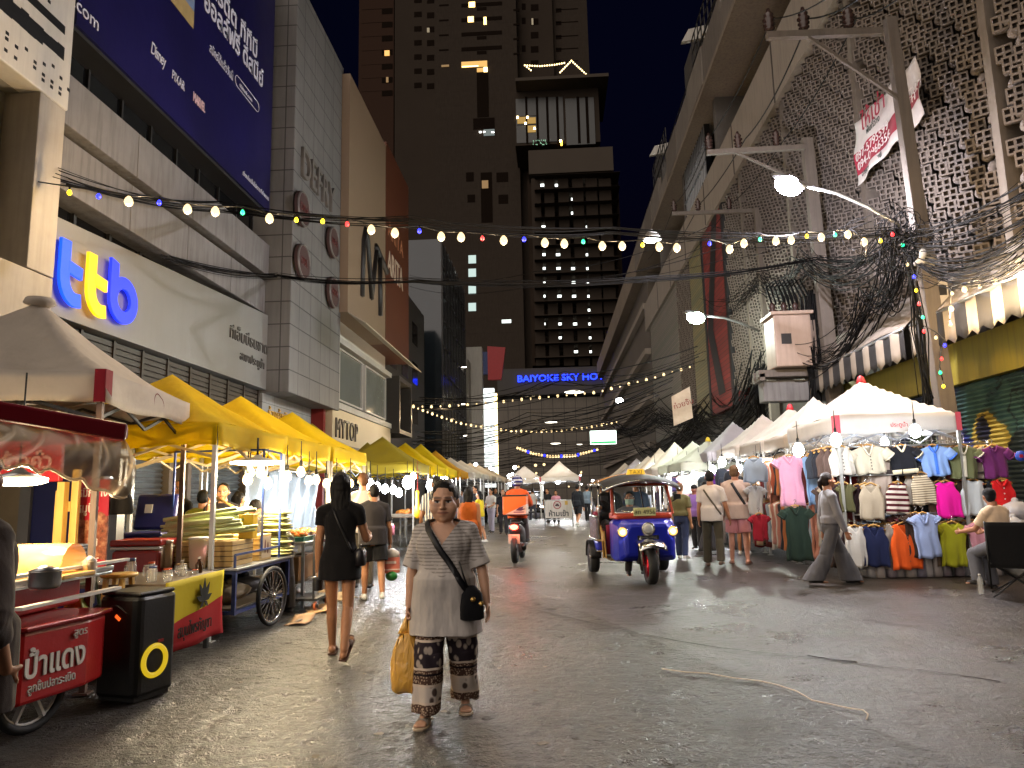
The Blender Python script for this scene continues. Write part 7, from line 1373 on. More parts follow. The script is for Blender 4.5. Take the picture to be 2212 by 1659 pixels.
text('ห้ามเข้า',.30,pm('barrier_ink','#2a2a2c',.5),(p.x,30.98,.44),TF,s,.004,align='CENTER',bold=.008); m=MB(); M=Matrix.Rotation(R(90),3,'X'); m.torus((-.05,-.02,.90),.15,.018,24,6,M); m.bar((-.155,-.025,1.0),(.055,-.025,.80),.03,.01); m.build('ban_ring',pm('ban_red','#8a2a3a',.5),s); m=MB(); m.box((-.05,-.018,.88),(.17,.006,.06)); m.box((-.05,-.018,.93),(.1,.006,.05)); m.build('car_symbol',pm('barrier_ink','#2a2a2c',.5),s); m=MB(); m.box((.33,-.018,.98),(.12,.006,.16)); m.build('badge',pm('badge_gold','#b08a3a',.5),s)
# ---------------------------------------------------------------- the people
BK=cloth('black_cloth','#0e0d0f'); CH=cloth('charcoal_cloth','#2c2829'); SAND=pm('sandal_tan','#a8957d',.6); BKS=pm('shoe_black','#131214',.5); WHS=pm('shoe_white','#b9b5ae',.6)
# grey tunic with dashed yoke
def tunic():
    t=NT('grey_tunic'); o=t.obj(); x,y,z=t.sep(o); n=t.noise(11,o); base=t.mix(n,'#a39c96','#bab3ad')
    zz=t.math('ADD',z,t.math('MULTIPLY',t.math('ABSOLUTE',x),-.45)); inyoke=t.math('GREATER_THAN',zz,.905)
    row=t.math('LESS_THAN',t.math('FRACT',t.math('MULTIPLY',t.math('ADD',z,5.),44.)),.42)
    dash=t.math('GREATER_THAN',t.noise(1.,t.map(o,(26,26,90)),2),.40); k=t.math('MULTIPLY',t.math('MULTIPLY',inyoke,row),dash)
    t.col(t.mix(t.math('MULTIPLY',k,.5),base,'#4a403c')); t.set(.85,0,.2); h=t.noise(7,t.map(o,(1,1,.35)),3); t.bump(h,.55,.05); return t.m
def eleph():
    t=NT('patterned_trousers'); o=t.obj(); x,y,z=t.sep(o)
    v=t.new('ShaderNodeTexVoronoi'); t.link(t.map(o,(20,20,13)),v.inputs[0]); v.inputs['Scale'].default_value=1.; big=t.ramp(v.outputs['Distance'],[(.30,'#a3968a'),(.42,'#2a2228')],'LINEAR')
    v2=t.new('ShaderNodeTexVoronoi'); t.link(o,v2.inputs[0]); v2.inputs['Scale'].default_value=75; sm=t.ramp(v2.outputs['Distance'],[(.25,'#a8937f'),(.5,'#4a352c')])
    def band(lo,hi): return t.math('MULTIPLY',t.math('GREATER_THAN',z,lo),t.math('LESS_THAN',z,hi))
    c=t.mix(band(.33,.50),sm,big); v3=t.new('ShaderNodeTexVoronoi'); t.link(t.map(o,(12,12,9)),v3.inputs[0]); v3.inputs['Scale'].default_value=1.2; pale=t.ramp(v3.outputs['Distance'],[(.22,'#4a3d38'),(.34,'#bdb1a6')]); c=t.mix(band(.13,.235),c,pale)
    for zz in(.335,.50,.235,.13,.30): c=t.mix(band(zz-.008,zz+.006),c,'#c4b3a2' if zz!=.30 else '#1a1216')
    t.col(c); t.set(.85,0,.2); t.bump(t.noise(9,t.map(o,(1,1,.4))),.4,.03); return t.m
g=G(960,1545); W1=person('stout older woman in a grey patterned tunic walking toward us with a yellow bag',(-.77,5.1,0),PI+.03,1.52,legs=((-7,10,3),(15,5,3)),arms=((4,21,8,0),(1,15,8,2)),w=1.2,belly=.022,bust=.014,vox=.0062,old=1,hs=1.34,tone='#c2967a',head=(0,2),curl=(.35,1.25),fold=.011,
  top=dict(kind='tee',hem=.355,loose=.02,flare=.028,mat=tunic(),vneck=(.075,.745),slv=.92,sl=1.7,name='tunic'),bottom=dict(kind='pants',len=1.,hemr=.064,kneer=.05,loose=.018,mat=eleph(),fold=1.6),hair=dict(kind='short',mat=hair_mat('#16110f'),big=1.02),shoes=dict(kind='sandal',mat=SAND,strap=pm('strap_grey','#8a7f74',.6)))
h=1.52; strap(W1,[(.115,.835*h,1),(.10,.80*h,1),(-.10,.60*h,1),(-.17,.52*h,1)],.042,pm('strap_black','#0d0d12',.5),off=.009)
rt=W1['root']; s=thing('shoulder_bag','small black shoulder bag with two gold badges at the hip of the older woman','bag',rt.matrix_basis@V((-.235,.07,.75)) if 0 else (0,0,0)); Mw=XF[rt.name]; s.location=Mw@V((-.19,.14,.735)); XF[s.name]=Matrix.Translation(s.location); s.rotation_euler=(0,0,PI+.03+.25); m=MB(); m.loft([ringpts((0,0,z),rx,ry,20,3) for z,rx,ry in((-.11,.062,.035),(-.10,.082,.045),(-.02,.082,.05),(.06,.07,.042),(.11,.026,.02))]); m.build('pouch',cloth('bag_black2','#0c0c10',.3,.5),s); 
for i,(x,z) in enumerate(((.0,.03),(-.055,-.0))): m=MB(); m.lathe([(.0,.0),(.016,.0),(.017,.006),(.0,.009)],(x,.062,z),12,Matrix.Rotation(R(-90),3,'X')); m.build('badge',pm('badge_gold2','#b9985a',.25,.8),s)
m=MB(); m.tube([(.03,0.02,.11),(.06,.03,.19),(.085,.03,.27)],.016,6,True,.4); m.build('strap_end',pm('strap_black','#0d0d12',.5),s)
wr=Mw@W1['A'][1][2]; hd=wr+Mw.to_3x3()@(W1['A'][1][3]*.085); s=thing('carrier_bag','translucent yellow plastic carrier bag hanging from the older woman\'s hand','bag',hd); YB=NT('yellow_film'); o=YB.obj(); YB.col(YB.mix(YB.noise(7,o),'#d99a32','#eebf62')); YB.set(.3,0,.5); YB.b.inputs['Alpha'].default_value=.9; YB.bump(YB.noise(9,YB.map(o,(1,1,.4)),4,.6,.6),.9,.04)
m=MB(); rnd=random.Random(3); rings=[]
for z,rx,ry in((-.47,.07,.05),(-.455,.1,.075),(-.38,.108,.085),(-.28,.104,.08),(-.2,.09,.065),(-.13,.06,.045),(-.1,.045,.035)): rings.append([V(p)+V((.012*math.sin(j*1.9+z*20),.01*math.sin(j*2.7+z*13),.006*math.sin(j*1.3))) for j,p in enumerate(ringpts((0,0,z),rx,ry,28,2.6))])
m.loft(rings); m.build('sack',YB.m,s); m=MB()
for x in(-.035,.035): m.loft([[V((x*(1-t)+ .0,0,-.1+.12*t))+V((w_*(.032*(1-t*.6)),d_*.012,0)) for w_,d_ in((-1,-1),(1,-1),(1,1),(-1,1))] for t in(0,.35,.7,1.)],True,True)
m.build('handle',YB.m,s); m=MB(); m.ell((.02,0,-.39),(.06,.05,.05)); m.build('contents',pm('greens','#7a8a3a',.6,var=.3),s)
# woman in the black dress
W2=person('slim woman with long black hair in a short black dress walking away',(-2.02,6.85,0),.12,1.68,legs=((15,4,1),(-6,26,0)),arms=((3,7,5,0),(22,14,70,25)),w=.88,vox=.0075,tone='#b07d5a',bust=.006,foot=(0,38),head=(4,-2),hs=1.05,
  top=dict(kind='tee',hem=.425,loose=.011,flare=.034,slv=.42,mat=BK,name='dress'),hair=dict(kind='long',len=.44,wid=.088,mat=hair_mat('#090708'),big=1.06),shoes=dict(kind='sandal',mat=pm('sandal_brown','#5a3a2a',.6)),curl=(1.0,.9))
strap(W2,[(-.06,.80*1.68,-1),(.12,.56*1.68,-1)],.02,pm('strap_black','#0d0d12',.5),off=.006)
def bag_at(P,i,nm,lab,cat,mk,dz=-.08):
    Mw=XF[P['root'].name]; p=Mw@(P['A'][i][2]+P['A'][i][3]*.085); s=thing(nm,lab,cat,p,P['root'].rotation_euler.z); mk(s); return s
Mw=XF[W2['root'].name]; s=thing('shoulder_bag','small dark shoulder bag at the right hip of the woman in the black dress','bag',Mw@V((.19,-.02,.90)),.12); m=MB(); m.loft([ringpts((0,0,z),rx,ry,16,3) for z,rx,ry in((-.09,.04,.06),(-.08,.05,.085),(.04,.05,.085),(.07,.03,.06))]); m.build('pouch',pm('bag_leather','#1c1a1e',.35,var=.3,scale=30),s); m=MB(); m.tube([(0,-.06,.06),(.0,-.03,.1),(0,.03,.1),(0,.06,.06)],.007,6); m.build('strap',BLACK,s)
def purse(s): m=MB(); m.loft([ringpts((0,.02,z),.045,.075,14,3) for z in(-.1,-.09,.0,.02)]); m.build('pouch',BKS,s); m=MB(); m.tube([(0,-.03,.02),(0,.02,.05),(0,.07,.02)],.006,5); m.build('wrist_loop',BLACK,s)
bag_at(W2,0,'purse','black purse held in the left hand of the woman in the black dress','purse',purse)
# man with the pink bags
W3=person('stocky man in a dark tee and black shorts walking away with pink shopping bags',(-2.62,10.5,0),.3,1.62,legs=((6,8,3),(-9,10,3)),arms=((30,12,60,10),(4,12,6,0)),w=1.12,belly=.02,vox=.0095,tone='#a87552',head=(25,-8),
  top=dict(kind='tee',hem=.47,loose=.02,mat=CH),bottom=dict(kind='shorts',len=.42,loose=.02,mat=BK,name='shorts'),hair=dict(kind='short',mat=hair_mat('#0f0c0b')),shoes=dict(kind='shoe',mat=WHS),curl=(.8,1.2))
def pinkbag(s):
    m=MB(); m.loft([ringpts((0,0,z),rx,.05,20,4) for z,rx in((-.34,.12),(-.33,.135),(-.08,.13),(-.05,.11))]); m.build('sack',pm('bag_pink','#c9705c',.5,var=.15),s); m=MB(); m.loft([ringpts((0,.0,z),rx,.052,20,4) for z,rx in((-.12,.131),(-.05,.125),(.0,.05))]); m.build('top_fold',pm('bag_pale','#c4bdb8',.45),s); m=MB(); m.box((0,-.055,-.19),(.15,.006,.035)); m.box((0,-.056,-.29),(.25,.004,.015)); m.build('print',pm('bag_print','#d9c4b8',.5),s)
b_=bag_at(W3,1,'carrier_bag','pink and white shopping bag in the stocky man\'s hand','bag',pinkbag)
s=thing('carrier_bag','small green plastic bag hanging below the pink shopping bag','bag',b_.location+V((.02,-.02,-.38))); m=MB(); m.ell((0,0,0),(.09,.07,.07)); m.build('sack',pm('bag_green','#1f6a2a',.35,var=.2),s); m=MB(); m.tube([(0,0,.06),(0,0,.3)],.008,5); m.build('handle',pm('bag_green','#1f6a2a',.35),s)
p=PY(785,1045,11.8); person('tall fair man in a pale shirt behind the stocky man',(p.x,11.8,0),.2,1.82,w=.98,tone='#b5805f',top=dict(kind='tee',hem=.48,loose=.015,mat=cloth('pale_shirt','#a59d98')),bottom=dict(kind='pants',mat=cloth('khaki','#4a443a')),hair=dict(kind='short',mat=hair_mat('#5a3a22'),big=.99),shoes=dict(kind='shoe',mat=BKS))
STR=stripes('shirt_stripes','#20304f','#b9b7b2',22.,.45,0)
p=PY(940,1045,12.6); W4=person('man in a blue and white striped shirt with glasses behind the older woman',(p.x+.02,12.6,0),.25,1.76,w=1.12,belly=.01,tone='#7a5138',head=(30,-5),arms=((6,12,25,0),(5,10,12,0)),top=dict(kind='tee',hem=.47,loose=.02,mat=STR),bottom=dict(kind='pants',mat=cloth('grey_trousers','#6d675f')),hair=dict(kind='short',mat=hair_mat('#120e0c')),shoes=dict(kind='shoe',mat=BKS))
p=PY(1003,1065,13.2); person('woman with long black hair in an orange top half hidden by the older woman',(p.x+.08,13.2,0),-.2,1.56,w=1.1,tone='#a06c48',top=dict(kind='tank',hem=.5,loose=.015,mat=cloth('orange_top','#a8541a')),bottom=dict(kind='pants',mat=CH),hair=dict(kind='long',len=.36,wid=.1,mat=hair_mat('#0b0909'),big=1.1),shoes=dict(kind='shoe',mat=BKS))
def far(lab,u,v,Y,rz,H,topc,botc,hair='short',kind='tee',bot='pants',tone='#a87654',hem=.5,hc='#0f0c0b',w=1.,arms=((5,8,15,0),(-5,8,15,0)),legs=((8,6,2),(-8,8,2)),group=None,**k):
    p=PY(u,v,Y); b=dict(kind=bot,mat=cloth('far_'+botc,botc),len=.45 if bot=='shorts' else 1.,hem=.1,hemr=.04)
    return person(lab,(p.x,Y,0),rz,H,legs=legs,arms=arms,w=w,vox=.017,tone=tone,hands=False,top=dict(kind=kind,hem=hem,loose=.018,mat=cloth('far_'+topc,topc)),bottom=b,hair=dict(kind=hair,mat=hair_mat(hc),len=.3),shoes=dict(kind='shoe',mat=k.get('sh',BKS)),fold=.01,group=group)
far('girl in a bright yellow tee with long black hair looking left',1035,1060,22,R(70),1.52,'#c9b01e','#8f959a','long',bot='shorts',sh=WHS)
far('man in dark clothes standing behind the girl in yellow',1027,1045,25,R(120),1.72,'#2a2c30','#1c1c20')
far('woman in a white top and long pale patterned skirt holding shopping bags',1060,1050,27.5,R(150),1.62,'#b9b2ac','#a39aa8','pony',arms=((25,12,50,12),(10,10,30,0)),hem=.56)
far('woman with long dark hair in a black top left of the scooter rider',1086,1055,26,PI,1.58,'#1c1a1e','#2a2628','long')
far('short haired person in grey among the crowd behind the woman in orange',985,1045,20,R(20),1.66,'#4a4a4e','#2a2a2c')
far('pale faced woman in pale blue in the crowd under the far tents',1010,1050,28,R(160),1.6,'#9aa4ae','#3a3a40','long')
far('dark haired man in black in the crowd at the left stalls',967,1045,24,R(-30),1.68,'#1a1a1c','#33302e')
far('man in a black jacket and shorts striding past the barrier sign',1247,1050,30,R(-25),1.76,'#1e2024','#161618',kind='long',bot='shorts',sh=WHS,legs=((18,10,2),(-18,28,2)),tone='#b07a58')
far('vendor in a pink top seated behind the barrier sign',1200,1050,34,PI,1.5,'#b07a8a','#3a3a3a','pony')
far('vendor in black reaching up behind the barrier sign',1182,1050,35,R(150),1.6,'#1a1a1e','#2a2a2a')
far('shopper in white beside the far middle tents',1150,1050,39,R(30),1.62,'#b0aca8','#3a3a44')
W5=far('woman in an olive top and blue jeans with her hair in a bun',1468,1060,15.8,-.5,1.58,'#5a5638','#28324f','bun',hc='#6a4a2e',hem=.56,sh=WHS,tone='#b08262')
far('vendor in a dark cap and violet top inside the far right stall',1500,1060,18,R(150),1.55,'#7a5a9a','#2a2a30','cap',tone='#a06a5a')
far('shopper in black shorts and white trainers beyond the man in pink shorts',1600,1060,16.4,-.4,1.7,'#2a2628','#1a1a1c',bot='shorts',sh=WHS)
for i,(u,Y,H_,tc,bc,hr,l) in enumerate(((955,21,1.6,'#b0a89c','#3a3a44','short','shopper in a cream tee among the left stalls'),(978,26,1.7,'#2c3f5a','#2a2a2c','short','shopper in navy deep in the left crowd'),(1000,33,1.6,'#8a3a3a','#33302e','long','shopper in dull red deep in the left crowd'),(1070,36,1.68,'#3a3a3e','#1c1c20','short','shopper in charcoal far down the left side'),(1098,41,1.6,'#c0b8b0','#4a4a55','long','shopper in white far down the left side'),(1268,36,1.7,'#6a7a8a','#26262a','short','shopper in slate blue by the far right tents'),(1300,33,1.62,'#a88a6a','#33303a','long','shopper in tan hidden behind the tuk-tuk roof line'),(1440,24,1.68,'#c4bcb4','#2c2c34','short','shopper in white at the far right stalls'),(1425,29,1.6,'#3a2a3a','#3a3a40','long','shopper in plum at the far right stalls'),(1525,17.5,1.62,'#b9b4b0','#3a3a3e','long','shopper in white among the lilac tent bags'))):
    far(l,u,1060,Y,R((i*67)%360),H_,tc,bc,hr)
# man in the white polo
W6=person('dark haired man in a white polo shirt and olive trousers with a shoulder strap',(2.95,14.2,0),-.25,1.78,legs=((4,5,3),(-12,14,3)),arms=((3,10,10,0),(-3,16,20,-5)),w=1.0,vox=.011,tone='#a06e50',head=(0,-4),top=dict(kind='tee',hem=.47,loose=.02,mat=cloth('white_polo','#b9afa6')),bottom=dict(kind='pants',loose=.016,hemr=.04,mat=cloth('olive_trousers','#3b3629')),hair=dict(kind='short',mat=hair_mat('#0d0b0a')),shoes=dict(kind='shoe',mat=pm('shoe_brown','#5a4434',.5)))
strap(W6,[(-.12,.80*1.78,-1),(.17,.54*1.78,-1)],.035,pm('strap_olive','#4d4538',.7),off=.01)
W7=person('grey blond man in a pale tee and pink shorts with a black sling strap',(3.52,14.6,0),-.3,1.88,legs=((3,4,4),(-4,6,4)),arms=((4,10,14,0),(24,12,60,10)),w=1.06,vox=.0115,tone='#b07a60',head=(-20,-4),top=dict(kind='tee',hem=.45,loose=.024,mat=cloth('pale_tee','#b59f92')),bottom=dict(kind='shorts',len=.46,loose=.022,mat=cloth('pink_shorts','#c08080'),name='shorts'),hair=dict(kind='short',mat=hair_mat('#6a5038'),big=1.04),shoes=dict(kind='sandal',mat=pm('sandal_brown','#5a3a2a',.6)))
strap(W7,[(-.06,.82*1.88,-1),(.16,.6*1.88,-1)],.055,pm('strap_black','#0d0d12',.5),off=.01)
Mw=XF[W7['root'].name]; s=thing('tote_bag','pale canvas tote bag on the shoulder of the man in pink shorts','bag',Mw@V((-.3,-.04,1.13)),-.3); m=MB(); m.loft([ringpts((0,0,z),.06,.16,16,4) for z in(-.22,-.2,.0,.16)]); m.build('sack',cloth('tote_cream','#a59a90'),s); m=MB(); m.tube([(0,-.08,.15),(.04,-.03,.42),(.04,.03,.42),(0,.08,.15)],.009,6); m.build('strap',cloth('tote_strap','#7a5a4a'),s)
# girl in grey
W8=person('young woman in a grey cardigan and very wide grey jeans walking past the clothes rack',(4.1,11.35,0),R(-88),1.69,legs=((24,8,2),(-20,12,2)),arms=((-8,9,10,0),(10,8,10,0)),w=.88,vox=.0085,tone='#a8755a',head=(0,-7),top=dict(kind='long',hem=.555,loose=.012,mat=cloth('grey_cardigan','#77757a')),bottom=dict(kind='pants',loose=.012,kneer=.052,hemr=.088,pw=.9,len=1.03,mat=cloth('grey_jeans','#4d4c50',.2,.4),fold=1.5),hair=dict(kind='pony',mat=hair_mat('#1c0f0c'),big=1.04),shoes=dict(kind='shoe',mat=BKS))
# seated person on the chair
cx,cy_=5.98,10.78
person('seated person in a tan tee and black cap by the black camp chair',(6.08,10.55,0),R(20),1.62,seat=.44,legs=((72,80,5),(62,66,6)),arms=((35,10,45,10),(30,12,50,12)),lean=8,w=1.,vox=.0105,tone='#9a6a50',head=(-35,0),top=dict(kind='tee',hem=.5,loose=.02,mat=cloth('tan_tee','#cbb297')),bottom=dict(kind='pants',loose=.02,hemr=.05,mat=cloth('grey_sweats','#5a5a60')),hair=dict(kind='cap',mat=cloth('cap_black','#121216')),shoes=dict(kind='shoe',mat=BKS))
# rider
p=XF[s.name]; W9=person('scooter rider in an orange jacket and striped helmet seen from behind',(-.83,16.0,0),R(-4),1.72,seat=.80,legs=((72,62,11),(72,62,11)),arms=((42,20,38,5),(42,20,38,5)),lean=6,w=1.05,vox=.011,tone='#8a5a40',top=dict(kind='long',hem=.48,loose=.026,mat=cloth('rider_orange','#c9501e')),bottom=dict(kind='pants',mat=cloth('rider_grey','#4a4244')),hair=dict(kind='short'),shoes=dict(kind='shoe',mat=BKS))
HMx=W9['HM']; t=NT('helmet_paint'); o=t.obj(); z_=t.sep(o)[2]; t.col(t.mix(t.math('GREATER_THAN',t.math('FRACT',t.math('MULTIPLY',z_,13.)),.55),'#1c1c58','#a9a8b4')); t.set(.15,0,.7)
s=thing('helmet','dark blue helmet with pale bands worn by the scooter rider','helmet',XF[W9['root'].name]@HMx.translation); s.rotation_euler=(0,0,R(-4)); m=MB(); m.ell((0,-.005,.03),(.125,.145,.135),24,16); m.build('shell',t.m,s); m=MB(); m.grid(lambda u,v:V((.13*math.cos(PI*u),.0+.15*math.sin(PI*u),-.02+.1*v)),14,4); m.build('visor',BLACK,s)
# tuk-tuk driver and passenger
Xk=XF[k.name] if False else XF['tuk_tuk']
p=Xk@V((.08,-.02,0)); W10=person('tuk-tuk driver in a grey shirt wearing a pale green face mask',(p.x,p.y,0),PI+.09,1.66,seat=.47,legs=((74,84,8),(74,84,8)),arms=((40,14,42,-4),(40,14,42,-4)),w=1.,vox=.009,tone='#9a6c50',head=(-12,-14),top=dict(kind='tee',hem=.5,loose=.02,mat=cloth('driver_grey','#4f4d55')),bottom=dict(kind='pants',mat=CH),hair=dict(kind='short',mat=hair_mat('#0c0a0a'),big=1.04),shoes=dict(kind='shoe',mat=BKS))
HMx=W10['HM']; s=thing('face_mask','pale green surgical face mask on the tuk-tuk driver','face mask',XF[W10['root'].name]@HMx.translation,PI+.09+R(-12)); kk=W10['k']; m=MB(); m.grid(lambda u,v:V((kk*.078*math.sin((u-.5)*2.4),kk*(.035+.098*math.cos((u-.5)*2.4)*(1-.25*(v-.45)**2)),kk*(-.105+.095*v))),12,8); m.build('mask',cloth('mask_green','#9ab8ac'),s,solid=.004); m=MB(); m.tube([(kk*.075,kk*.06,-.02),(kk*.085,0,-.0)],.003,4); m.tube([(-kk*.075,kk*.06,-.02),(-kk*.085,0,-.0)],.003,4); m.build('ear_loop',WPL,s)
p=Xk@V((-.2,-.82,0)); person('passenger in blue seated behind the tuk-tuk driver',(p.x,p.y,0),PI+.09,1.62,seat=.74,legs=((75,80,6),(75,80,6)),vox=.015,hands=False,tone='#a87858',top=dict(kind='tee',hem=.5,loose=.02,mat=cloth('pass_blue','#2c3f5a')),bottom=dict(kind='pants',mat=CH),hair=dict(kind='short'),shoes=dict(kind='shoe',mat=BKS))
p=Xk@V((.3,-.82,0)); person('passenger in black at the open side of the tuk-tuk',(p.x,p.y,0),PI+.09,1.62,seat=.74,legs=((75,80,6),(75,80,6)),arms=((5,10,20,0),(30,16,70,6)),vox=.015,hands=False,tone='#a87858',top=dict(kind='tee',hem=.5,loose=.02,mat=BK),bottom=dict(kind='pants',mat=CH),hair=dict(kind='short'),shoes=dict(kind='shoe',mat=BKS))
# vendors on the left
p=PY(390,1030,10.6); person('man in a black tee standing by the steel shutters behind the tents',(p.x,10.6,0),PI-.35,1.74,w=.98,vox=.011,tone='#8f6248',head=(10,0),arms=((4,8,10,0),(4,8,10,0)),top=dict(kind='tee',hem=.48,loose=.016,mat=BK),bottom=dict(kind='pants',mat=BK),hair=dict(kind='short',mat=hair_mat('#0d0b0a'),big=.97),shoes=dict(kind='shoe',mat=BKS))
p=PY(478,1062,9.5); person('vendor in a black tee holding a bamboo pole to his mouth behind the blue cart',(p.x,9.55,0),PI+.5,1.66,w=.98,vox=.010,tone='#b8845f',head=(-15,0),arms=((60,20,55,20),(70,10,60,10)),top=dict(kind='tee',hem=.48,loose=.016,mat=cloth('vendor_black','#1c1718')),bottom=dict(kind='pants',mat=BK),hair=dict(kind='short',mat=hair_mat('#120e0c'),big=.98),shoes=dict(kind='shoe',mat=BKS),curl=(1.2,1.2))
a=PY(462,1073,9.22); b2=PY(535,1110,8.9); m=MB(); m.tube([a,b2],.017,8); o=m.build('bamboo_pole',pm('bamboo_pole','#b08a4a',.5,var=.2)); tag(o,'long bamboo pole held at the vendor\'s mouth','bamboo pole')
p=PY(438,1080,9.9); person('person in an olive shirt with their back turned behind the blue cart',(p.x,9.9,0),.3,1.58,vox=.012,tone='#a07050',top=dict(kind='tee',hem=.48,loose=.02,mat=cloth('olive_shirt','#6a6a1e')),bottom=dict(kind='pants',mat=BK),hair=dict(kind='short',mat=hair_mat('#0d0b0a')),shoes=dict(kind='shoe',mat=BKS))
p=PY(515,1075,10.3); person('dark haired woman in a tan top turned away under the bulbs',(p.x,10.3,0),-.3,1.55,vox=.012,tone='#a87754',top=dict(kind='tank',hem=.5,loose=.014,mat=cloth('tan_top','#a8805a')),bottom=dict(kind='pants',mat=CH),hair=dict(kind='long',len=.2,wid=.09),shoes=dict(kind='shoe',mat=BKS))
p=G(606,1330); person('person in loose grey trousers leaning over behind the leaf parcels',(-3.55,9.35,0),R(60),1.66,lean=48,legs=((4,2,3),(-3,2,3)),arms=((50,10,30,10),(50,10,30,10)),vox=.012,tone='#a07050',top=dict(kind='tee',hem=.5,loose=.02,mat=cloth('grey_shirt','#5a564f')),bottom=dict(kind='pants',loose=.02,hemr=.05,kneer=.045,mat=cloth('grey_loose','#3f3d3b')),hair=dict(kind='short'),shoes=dict(kind='shoe',mat=BKS))
# passer-by at the left edge
p=PY(-75,1230,2.55); person('passer-by in a brown sleeved top and blue jeans cut off by the left edge',(p.x-.022,2.55,0),R(-20),1.68,legs=((6,6,2),(-6,8,2)),arms=((5,8,8,0),(-14,26,46,36)),w=1.15,vox=.0085,tone='#9a6a4c',top=dict(kind='long',hem=.44,loose=.02,slv2=.45,mat=cloth('brown_top','#3b302a',.15,.4)),bottom=dict(kind='pants',mat=cloth('blue_jeans','#28365f')),hair=dict(kind='short'),shoes=dict(kind='shoe',mat=BKS),curl=(.8,.8))
EXPO=1.15
# ---------------------------------------------------------------- ground
t=NT('wet_asphalt'); o=t.obj(); x,y,z=t.sep(o)
n1=t.noise(.35,o,6,.6); n2=t.noise(9,o,5,.65); n3=t.noise(85,o,3,.6); n4=t.noise(28,o,4,.7)
c=t.mix(n1,'#231c15','#41382e'); c=t.mix(t.ramp(n2,[(.35,0.),(.75,1.)]),c,'#151210','MIX'); 
sp=t.ramp(n3,[(.55,0.),(.72,1.)]); c=t.mix(t.math('MULTIPLY',sp,.3),c,'#6a6259')
side=t.math('DIVIDE',t.math('ADD',x,5.2),3.4,clamp=True)   # rough old surface on the left lane, smoother right lane
lane=t.math('GREATER_THAN',t.math('ADD',t.math('MULTIPLY',y,.35),t.math('MULTIPLY',x,1.)),3.55)
c=t.mix(t.math('MULTIPLY',t.math('SUBTRACT',1,side),.4),c,'#161310')
wet=t.ramp(t.noise(.8,o,5,.6,.3),[(.25,.17),(.75,.34)]); ro=t.math('ADD',wet,t.math('MULTIPLY',n4,.12)); ro=t.math('ADD',ro,t.math('MULTIPLY',t.math('SUBTRACT',1,lane),.03))
t.col(c); t.set(ro,0,.5)
h=t.math('ADD',t.math('MULTIPLY',n3,.5),t.math('ADD',t.math('MULTIPLY',n4,.9),t.math('MULTIPLY',n2,1.6)))
amp=t.math('SUBTRACT',1.,t.math('MULTIPLY',lane,.55)); t.bump(t.math('MULTIPLY',h,amp),.9,.05)
xs=[-60+6*i for i in range(9)]+[-6.2+.03*i for i in range(int(12.6/.03))]+[7+6*i for i in range(10)]; ys=[-20+4*i for i in range(5)]+[0,2,3]+[3.3+.03*i for i in range(int(7.5/.03))]+[10.8+.12*i for i in range(60)]+[18.2+8*i for i in range(50)]
def bumpz(x,y):
    if not(-6.2<x<6.4 and 3.3<y<18): return 0.
    ln=1. if .35*y+x<3.55 else .3
    f=min(1,(y-3.3)/.3,(18-y)/6.,(x+6.2)/.5,(6.4-x)/.5); q=V((x,y,0)); a=noise.noise(q*3.1); b=noise.noise(q*9.+V((5,1,0))); c=noise.noise(q*21.)
    z=.008*a+.007*b*ln+.0055*c*ln
    pit=max(0,noise.noise(q*6.3+V((9,3,1)))-.38); return (z-.05*pit*ln)*f-.006
RV=[(x,y,bumpz(x,y)) for y in ys for x in xs]; nx=len(xs)
me=bpy.data.meshes.new('road'); me.from_pydata(RV,[],[(j*nx+i,j*nx+i+1,(j+1)*nx+i+1,(j+1)*nx+i) for j in range(len(ys)-1) for i in range(nx-1)]); me.polygons.foreach_set('use_smooth',[True]*len(me.polygons)); me.materials.append(t.m)
ro_=bpy.data.objects.new('road',me); COL.objects.link(ro_); tag(ro_,kind='structure')
m=MB(); m.b2((-7.95,3,0),(-6.75,62,.13)); m.b2((7.1,3,0),(8.9,62,.13)); pv=m.build('pavement',pm('pavement_conc','#5f5a53',.6,var=.2,scale=2,dirt=.4),bevel=.02); tag(pv,kind='structure')
# asphalt seam and cracks
def groundline(nm,lab,cat,pts,r,mt,kind=None):
    m=MB(); m.tube([V((G(u,v).x,G(u,v).y,.002)) for u,v in pts],r,6,True,.3); o=m.build(nm,mt); tag(o,lab,cat,None,kind); return o
CR=pm('crack_dark','#0f0d0c',.35,bump=.4)
groundline('road_seam',None,None,[(1085,1288),(1110,1302),(1180,1322),(1270,1343),(1370,1365),(1450,1382),(1560,1400),(1700,1415),(1850,1432),(2000,1448),(2160,1472)],.007,CR,'structure')
groundline('road_seam',None,None,[(1745,1416),(1800,1424),(1850,1430)],.016,CR,'structure'); groundline('road_seam',None,None,[(1390,1330),(1500,1312),(1640,1292),(1760,1280)],.004,CR,'structure')
m=MB(); P=[V((G(u,v).x,G(u,v).y,.012)) for u,v in((1430,1448),(1480,1455),(1530,1458),(1585,1468),(1640,1474),(1680,1483),(1722,1497),(1755,1517),(1790,1524),(1835,1534),(1865,1538),(1876,1547),(1872,1558))]
m.tube(P,.005,6); q=m.build('string',pm('string_white','#d9cbb8',.7)); tag(q,'pale frayed string lying across the road in the foreground','string')
